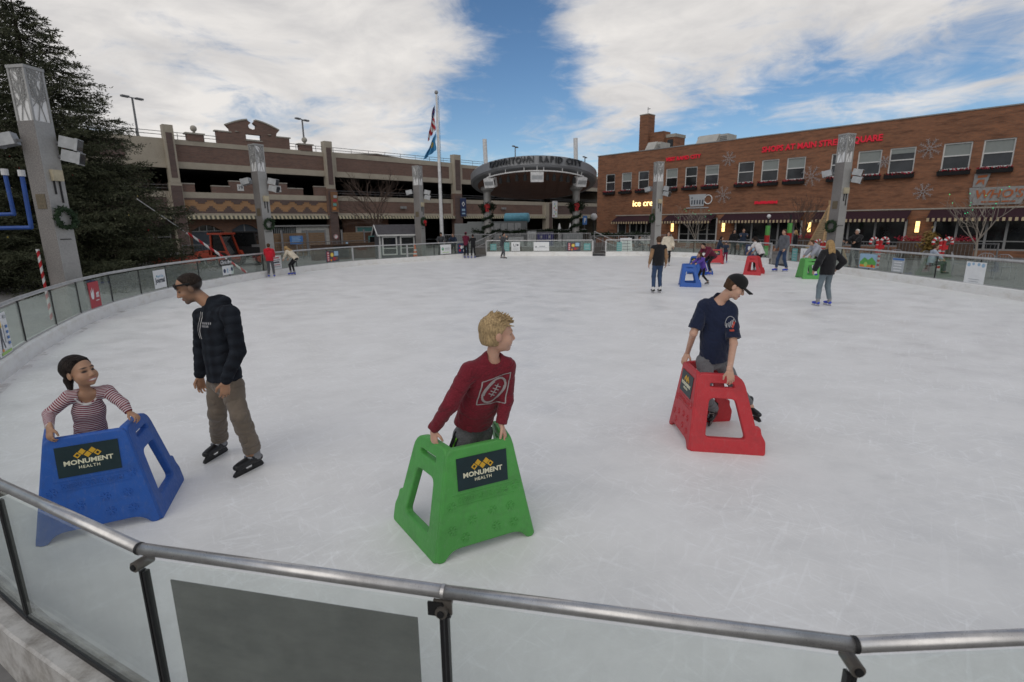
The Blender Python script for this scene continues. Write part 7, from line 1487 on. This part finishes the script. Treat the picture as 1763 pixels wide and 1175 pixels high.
# ---- boy in cap
def capboy():
    base = (gnd(1212, 740) + gnd(1296, 722)) / 2; base[2] = 0
    t = thing('person', 'boy in navy t-shirt and black cap leaning on the red skating aid', 'person', base)
    f = unit((.05, -1, 0)); hR, hL = gnd(1180, 616, .80), gnd(1259, 650, .815)
    J = dict(pelvis=at(1229, 613, 5.42), neck=at(1240, 514, 5.36), shR=at(1211, 528, 5.38), shL=at(1258, 537, 5.33), elR=at(1194, 574, 5.33), elL=at(1263, 592, 5.18),
             hipR=at(1215, 623, 5.38), hipL=at(1242, 623, 5.48), headc=at(1266, 494, 5.26), H=.225, hf=np.array([.80, -.36, -.50]), hup=np.array([.12, 0, 1]))
    J['wrR'] = hR + np.array([.02, .0, .055]); J['wrL'] = hL + np.array([-.01, .03, .07])
    to = gnd(1211, 752); J['anR'] = gnd(1227, 728) + np.array([0, 0, .17]); J['toeR'] = to + np.array([0, 0, .1]); J['knR'] = at(1213, 684, 5.26)
    J['anL'] = at(1289, 696, 5.66); J['knL'] = at(1266, 664, 5.56); J['toeL'] = J['anL'] + np.array([.05, -.2, -.06])
    J['hdR'] = ((-.35, -.25, -.65), (.2, .1, -1), (.8, -.8, 0), (.25, .45, .4)); J['hdL'] = ((.15, -.15, -.95), (0, .95, -.3), (-.9, 0, 0), (.2, .5, .5))
    fill(J, base); s = .95
    base_body(J, s, bodymats('skin_cap'), VX, base, t, hand=.19)
    sh = top_garment('t_shirt', J, s, [MATS['navy_tee'], MATS['navy_tee']], VX, base, t, loose=.028, hem=-.045, seed=8, wr=.008, sleeve=.42, neckcut=.6)
    trousers(J, s, [MATS['grey_jean']], VX, base, t, loose=.016, wr=.009, end=.98)
    for S in 'RL': skate(J, S, s, base, t, MATS['boot_black'], MATS['boot_black'], MATS['blade_black'], fine=False)
    lac = MB(); a, b = J['anR'] - base, J['toeR'] - base; d = unit((b - a) * np.array([1, 1, 0])); lt = np.array([-d[1], d[0], 0])
    for k in range(5): p = a + d * (.055 + .028 * k) + np.array([0, 0, .005 - .014 * k]); lac.bar(p - lt * .03, p + lt * .03, .007, .006, MATS['white_trim'])
    lac.build('laces', t)
    F = Field(); P, rt, fw, u = hair_field(F, J, s, .018, (.16, .2), -.26); surf_obj('hair', F, .005, [MATS['hair_brown']], base, t, wr=.001, wrf=100)
    F = Field(); H = J['H']
    F.ell(P(0, -.05, .16), rt, fw, u, np.array((.385, .465, .40)) * H, 0, .01, cut=[(P(0, 0, .10), -(u * .97 + fw * .2))])
    F.ell(P(0, .0, .30), rt, fw, u, np.array((.33, .40, .30)) * H, 0, .05 * H)
    F.cap(P(0, -.05, .56), P(0, -.05, .60), .03 * H, .03 * H, 0, .01)
    for x in np.linspace(-.27, .27, 9):
        F.cap(P(x, .30, .16 - .35 * x * x), P(x * .95, .78 - 1.5 * x * x, .10 - .9 * x * x), .032 * H, .028 * H, 0, .02 * H)
    surf_obj('cap', F, .0048, [MATS['black_cloth']], base, t)
    ax = unit(J['neck'] - J['pelvis']); sx_ = np.cross(ax, f); V, Fc = [], []
    def addv(v, f_):
        b_ = len(V); V.extend(v); Fc.extend([tuple(b_ + i for i in k) for k in f_])
    arc = [(.045 * math.cos(a) , .07 * math.sin(a)) for a in np.linspace(.2, 3.6, 14)]
    addv(*strip(arc, .006))
    for k in range(5): addv(*strip([(-.035 + .014 * k, -.045 + .008 * k), (-.03 + .014 * k, .0 + .012 * k)], .008))
    c0 = mid(J['pelvis'], J['neck'], .62) - base + sx_ * .062 + f * .08
    decal('chest_print', put(V, c0, sx_, ax, f), Fc, MATS['print_white'], sh, -f, .005)
    V, Fc = [], []
    addv(*strip([(.0, -.04), (.03, .02)], .016)); addv(*strip([(-.025, -.065), (.015, -.06)], .018))
    decal('chest_print_red', put(V, c0, sx_, ax, f), Fc, mat('print_red', (.4, .06, .04), .8), sh, -f, .006)
capboy()
# ================================================================ skaters and onlookers farther off
for nm, c in dict(c_red=(.45, .012, .025), c_cream=(.56, .50, .40), c_maroon=(.105, .010, .03), c_black=(.010, .010, .012), c_dkgrey=(.05, .052, .058), c_grey=(.095, .10, .115), c_jean=(.030, .055, .115), c_ltjean=(.13, .165, .19), c_purple=(.09, .05, .30), c_tan=(.26, .155, .085), c_hoodgrey=(.30, .31, .36), c_white=(.55, .53, .53), c_navy=(.02, .03, .055), c_wine=(.16, .01, .05), c_legging=(.075, .078, .085), c_paleblue=(.33, .38, .46)).items(): cloth(nm, c, weave=0)
AIDS = []
def person(lab, px, py, face, h, top, bot, hair, z=0.0, lean=0.0, arms=None, hairlen=0, skates='boot_blue', cuffm='boot_grey', spread=.10, stride=0.0, skinm='skin_far', vest=None, head=None, topkw={}, Y=None, sit=False, hat=None, topname='jacket', vox=.0135, hood=False, legs=None, shoes=None, botname='trousers'):
    base = gnd(px, py, z) if Y is None else at(px, py, Y); base[2] = z
    t = thing('person', lab, 'person', base); s = h / 1.75; a = R(face); f = np.array([math.sin(a), -math.cos(a), 0]); u = np.array([0, 0, 1.]); r = np.cross(f, u)   # face 0 looks at the camera, 90 looks right
    sk = .055 * s if skates else 0.0; T = lambda x, y, zz: base + r * x * s + f * y * s + u * (zz * s + sk)
    up = u * math.cos(lean) + f * math.sin(lean); fb = f * math.cos(lean) - u * math.sin(lean)
    hipz = .95 if not sit else .48
    pv = T(0, -.02 - .30 * lean, hipz - .10 * abs(lean)) ; B = lambda x, y, zz: pv + s * (r * x + fb * y + up * zz)
    J = dict(pelvis=pv, neck=B(0, .0, .53), shR=B(.185, -.01, .47), shL=B(-.185, -.01, .47), hipR=pv + s * (r * .09 - u * .05), hipL=pv + s * (-r * .09 - u * .05), H=.225 * s ** .7)
    arms = arms or (((.06, -.03, -.29), (.08, .06, -.54)), ((-.06, -.03, -.29), (-.08, .06, -.54)))
    for S, (e, w_) in zip('RL', arms): J['el' + S] = J['sh' + S] + s * (r * e[0] + f * e[1] + u * e[2]); J['wr' + S] = J['sh' + S] + s * (r * w_[0] + f * w_[1] + u * w_[2])
    for S, sg in (('R', 1), ('L', -1)):
        st = stride * sg
        if legs: kx, ky, kz_, ax, ay, az = legs[0 if sg > 0 else 1]
        elif sit: kx, ky, kz_, ax, ay, az = sg * .1, .42, .47, sg * .1, .44, .09
        else: kx, ky, kz_, ax, ay, az = sg * (.09 + spread * .4), .05 + st * .5, .50, sg * (.09 + spread), -.02 + st, .085
        J['kn' + S] = T(kx, ky, kz_); J['an' + S] = T(ax, ay, az + .02); J['toe' + S] = J['an' + S] + f * .15 * s - u * .05 * s
    for S, sg in (('R', 1), ('L', -1)):
        d = unit(J['wr' + S] - J['el' + S]); J['hd' + S] = (tuple(d), tuple(-r * sg + f * .1), tuple(f + u * .2), (.25, .4, .3))
    hfd, hup_ = (f, u) if head is None else (unit(f * head[1] + r * head[0] + u * head[2]), u)
    J['hf'] = unit(hfd + (-.35 * u * math.sin(lean) if lean > .3 else 0)); rt = unit(np.cross(J['hf'], u)); J['hup'] = np.cross(rt, J['hf']); J['headc'] = J['neck'] + up * .135 * s * .8 + u * .02 * s + J['hf'] * .03 * s + up * .05 * s
    base_body(J, s, bodymats(skinm, 'lips', 'brow_dark'), vox, base, t, fine=True, fr=1.0)
    kw = dict(loose=.03, hem=-.10, wr=.006, seed=int(px)); kw.update(topkw)
    if vest:
        top_garment('sweater', J, s, [MATS[top]] * 2, vox, base, t, **{**kw, 'loose': .02}); top_garment('vest', J, s, [MATS[vest]] * 2, vox, base, t, **{**kw, 'loose': .042, 'sleeve': .06})
    else: top_garment(topname, J, s, [MATS[top]] * 2, vox, base, t, hood=hood, **kw)
    trousers(J, s, [MATS[bot]], vox, base, t, loose=.016 if botname == 'trousers' else .004, wr=.004, name=botname, end=.90 if skates else 1.0)
    for S in 'RL':
        if skates: skate(J, S, s, base, t, MATS[skates], MATS[cuffm], MATS['blade_steel'], vox=.011, fine=False)
        else:
            F = Field(); F.cap(J['an' + S] - u * .06 * s - f * .04 * s, J['an' + S] - u * .065 * s + f * .15 * s, .042 * s, .036 * s, 0, .02); surf_obj('shoe', F, .012, [MATS['boot_black']], base, t)
    F = Field(); P, rt, fw, uu = hair_field(F, J, s, .045, (.26, .30), -.30); H = J['H']
    if hairlen:
        bk = J['hf'] * 1.0
        for x in (-.26, -.1, .1, .26):
            p0 = P(x, -.32, .05); p1 = p0 - up * hairlen * s * .5 - J['hf'] * .05 * s + rt * x * .15 * H; F.cap(p0, p1, .14 * H, .15 * H, 0, .05 * H); F.cap(p1, p1 - u * hairlen * s * .5 + rt * x * .1, .15 * H, .05 * H, 0, .05 * H)
        for sg in (-1, 1): F.cap(P(sg * .33, .02, .05), P(sg * .42, .02, -.1) - u * hairlen * s * .75, .10 * H, .06 * H, 0, .05 * H)
    surf_obj('hair', F, .009, [MATS[hair]], base, t, wr=.002, wrf=80, seed=1)
    if hat:
        F = Field(); F.ell(P(0, -.05, .18), rt, fw, uu, np.array((.40, .48, .40)) * H, 0, .01, cut=[(P(0, 0, .12), -uu)])
        if hat[1]: F.cap(P(-.18, .3, .15), P(-.12, .7, .08), .04 * H, .03 * H, 0, .02); F.cap(P(.18, .3, .15), P(.12, .7, .08), .04 * H, .03 * H, 0, .02); F.cap(P(0, .3, .17), P(0, .75, .1), .05 * H, .03 * H, 0, .02)
        surf_obj('cap', F, .009, [MATS[hat[0]]], base, t)
    return t
down = lambda y, z, w=.02: (((w, y * .45, z * .5), (w * .5, y, z)), ((-w, y * .45, z * .5), (-w * .5, y, z)))
person('child in red hoodie seen from behind at the left barrier', 468, 478, 195, 1.45, 'c_red', 'c_legging', 'hair_brown', hood=True, topname='hoodie', arms=down(.18, -.36), spread=.05, topkw=dict(loose=.05), lean=.08)
person('long haired blonde girl in cream sweater bending over the left barrier', 504, 474, -108, 1.56, 'c_cream', 'c_black', 'hair_long_blond', lean=.85, hairlen=.45, arms=down(.25, -.38), spread=.04, topname='sweater', botname='leggings')
person('skater in maroon hood and black trousers at the far opening', 803, 445, 165, 1.66, 'c_maroon', 'c_black', 'hair_dark', hood=True, topname='hoodie', spread=.04, hat=('c_maroon', False), arms=down(.25, -.34))
person('skater all in black beside the maroon hooded skater', 815, 445, 200, 1.52, 'c_black', 'c_black', 'hair_dark', spread=.05, arms=down(.3, -.2))
person('skater in dark jacket raising a hand to his face before the stage', 866, 446, 75, 1.62, 'c_dkgrey', 'c_legging', 'hair_dark', lean=.18, skates='boot_black', stride=.16, arms=(((.04, .16, -.2), (.0, .30, .04)), ((-.05, -.16, -.2), (-.04, -.25, -.02))), topkw=dict(loose=.045))
person('man in grey jacket and cap leaning on the far rail', 760, 431, 12, 1.74, 'c_dkgrey', 'c_black', 'hair_dark', skates=None, lean=.25, Y=36.4, arms=down(.3, -.30, .08), hat=('c_black', True))
person('man in dark coat leaning on the rail beside the capped man', 781, 431, -10, 1.66, 'c_navy', 'c_black', 'hair_brown', skates=None, lean=.3, Y=37.4, arms=down(.3, -.28, .08))
person('person in black vest with tan sleeves and jeans skating away', 1130, 505, 183, 1.74, 'c_tan', 'c_jean', 'hair_brown', vest='c_black', skates='boot_black', spread=.02, cuffm='boot_white', arms=(((.07, -.03, -.28), (.09, .05, -.52)), ((-.07, -.03, -.28), (-.09, .05, -.52))), hood=False)
person('dark haired woman in cream sweater and black leggings facing the camera', 1148, 458, -5, 1.68, 'c_cream', 'c_black', 'hair_dark', hairlen=.34, skates='boot_white', cuffm='boot_white', spread=.02, topkw=dict(loose=.065, hem=-.18), topname='sweater', botname='leggings', arms=(((.08, -.02, -.27), (.09, .1, -.46)), ((-.08, -.02, -.27), (-.09, .1, -.46))))
person('bending woman in maroon jacket pushing the farther blue aid', 1215, 474, -62, 1.66, 'c_maroon', 'c_black', 'hair_dark', lean=.95, spread=.08, stride=.08, arms=down(.28, -.36), topkw=dict(loose=.05, hem=-.16), skates='boot_blue', botname='leggings')
person('small brown haired girl in purple skirt striding behind the nearer blue aid', 1205, 492, -72, 1.20, 'c_purple', 'c_black', 'hair_brown', lean=.40, hairlen=.30, skates='boot_black', legs=((.07, .06, .48, .06, .10, .09), (-.08, -.10, .46, -.10, -.42, .12)), arms=down(.40, -.22), topkw=dict(loose=.03, hem=-.22), botname='leggings')
person('girl with white headband behind the farthest red aid', 1237, 452, 60, 1.40, 'c_navy', 'c_navy', 'hair_dark', hairlen=.28, lean=.25, arms=down(.2, -.42), spread=.05)
person('toddler in dark cap standing inside the farthest red aid', 1248, 453, -30, 1.10, 'c_navy', 'c_wine', 'hair_dark', hat=('c_navy', False), arms=down(.25, -.22), spread=.04)
person('dark haired onlooker in black hood outside the barrier', 1261, 440, 8, 1.70, 'c_black', 'c_black', 'hair_dark', skates=None, Y=34.0, hairlen=.3)
person('onlooker in navy coat holding up a phone outside the barrier', 1277, 440, -15, 1.76, 'c_navy', 'c_black', 'hair_brown', skates=None, Y=33.6, arms=down(.3, -.08))
person('dark haired woman in pale shirt pushing a red aid', 1301, 470, -150, 1.66, 'c_white', 'c_black', 'hair_dark', hairlen=.34, lean=.55, spread=.07, arms=down(.30, -.42), topname='t_shirt', topkw=dict(loose=.03, hem=-.1, sleeve=.42), botname='leggings')
person('man in grey sweater and blue jeans skating by the right gate', 1344, 468, -78, 1.80, 'c_grey', 'c_jean', 'hair_brown', stride=.15, spread=.05, topname='sweater', arms=(((.10, .02, -.28), (.12, .16, -.48)), ((-.08, .02, -.28), (-.12, .18, -.48))), topkw=dict(loose=.045))
person('blonde onlooker in black jacket behind the grey sweater man', 1366, 437, -110, 1.68, 'c_black', 'c_black', 'hair_long_blond', skates=None, Y=31.0, hairlen=.3)
person('skater in light grey hoodie leaning on the far green aid', 1400, 476, -85, 1.62, 'c_hoodgrey', 'c_black', 'hair_brown', lean=.70, hood=True, topname='hoodie', arms=down(.30, -.38), stride=.1, topkw=dict(loose=.05))
person('long haired blonde woman in black jacket and pale jeans seen from behind', 1416, 527, 188, 1.68, 'c_black', 'c_ltjean', 'hair_long_blond', hairlen=.42, spread=.09, arms=(((.17, -.12, -.24), (.13, .04, -.44)), ((-.20, -.10, -.24), (-.20, .02, -.46))), topkw=dict(loose=.055, hem=-.12))
person('white haired man in black jacket outside the right barrier', 1470, 448, -70, 1.80, 'c_black', 'c_dkgrey', 'hair_white', skates=None, Y=25.3, arms=down(.34, -.22), topkw=dict(loose=.06))
person('onlooker in cap and dark glasses clapping beside the white haired man', 1443, 445, 20, 1.66, 'c_black', 'c_black', 'hair_white', skates=None, Y=26.6, arms=down(.30, -.12), hat=('c_tan', True))
person('seated person in pale blue top before the last shop window', 1607, 440, 70, 1.68, 'c_paleblue', 'c_dkgrey', 'hair_brown', skates=None, Y=22.3, sit=True, lean=.12, arms=down(.30, -.30))
person('seated person in dark coat below the ice cream sign', 1098, 425, 85, 1.72, 'c_dkgrey', 'c_black', 'hair_dark', skates=None, Y=41.0, sit=True, lean=.3, arms=down(.36, -.3))
for px, Y, lab in ((1607, 22.3, 'cafe chair under the seated person in pale blue'), (1098, 41.0, 'cafe chair under the seated person in dark coat')): cafe_chair(px, 440, Y, R(90 - 70) if px > 1500 else R(85), lab)
# far skating aids: centre of the base in the photograph
def far_aid(px, py, face, m_, lab, board=True):
    a = R(face); c = gnd(px, py); make_aid(MATS[m_], lab, c, a, board, False)
far_aid(1170, 492, -104, 'plastic_blue', 'blue skating aid in front of the small girl in purple', False)
far_aid(1192, 473, -72, 'plastic_blue', 'blue skating aid in front of the bending woman in maroon')
far_aid(1232, 455, -16, 'plastic_red', 'farthest red skating aid holding the toddler in dark cap')
far_aid(1283, 472, -125, 'plastic_red', 'red skating aid pushed by the dark haired woman', False)
far_aid(1376, 479, -98, 'plastic_green', 'green skating aid under the light grey hoodie skater', False)
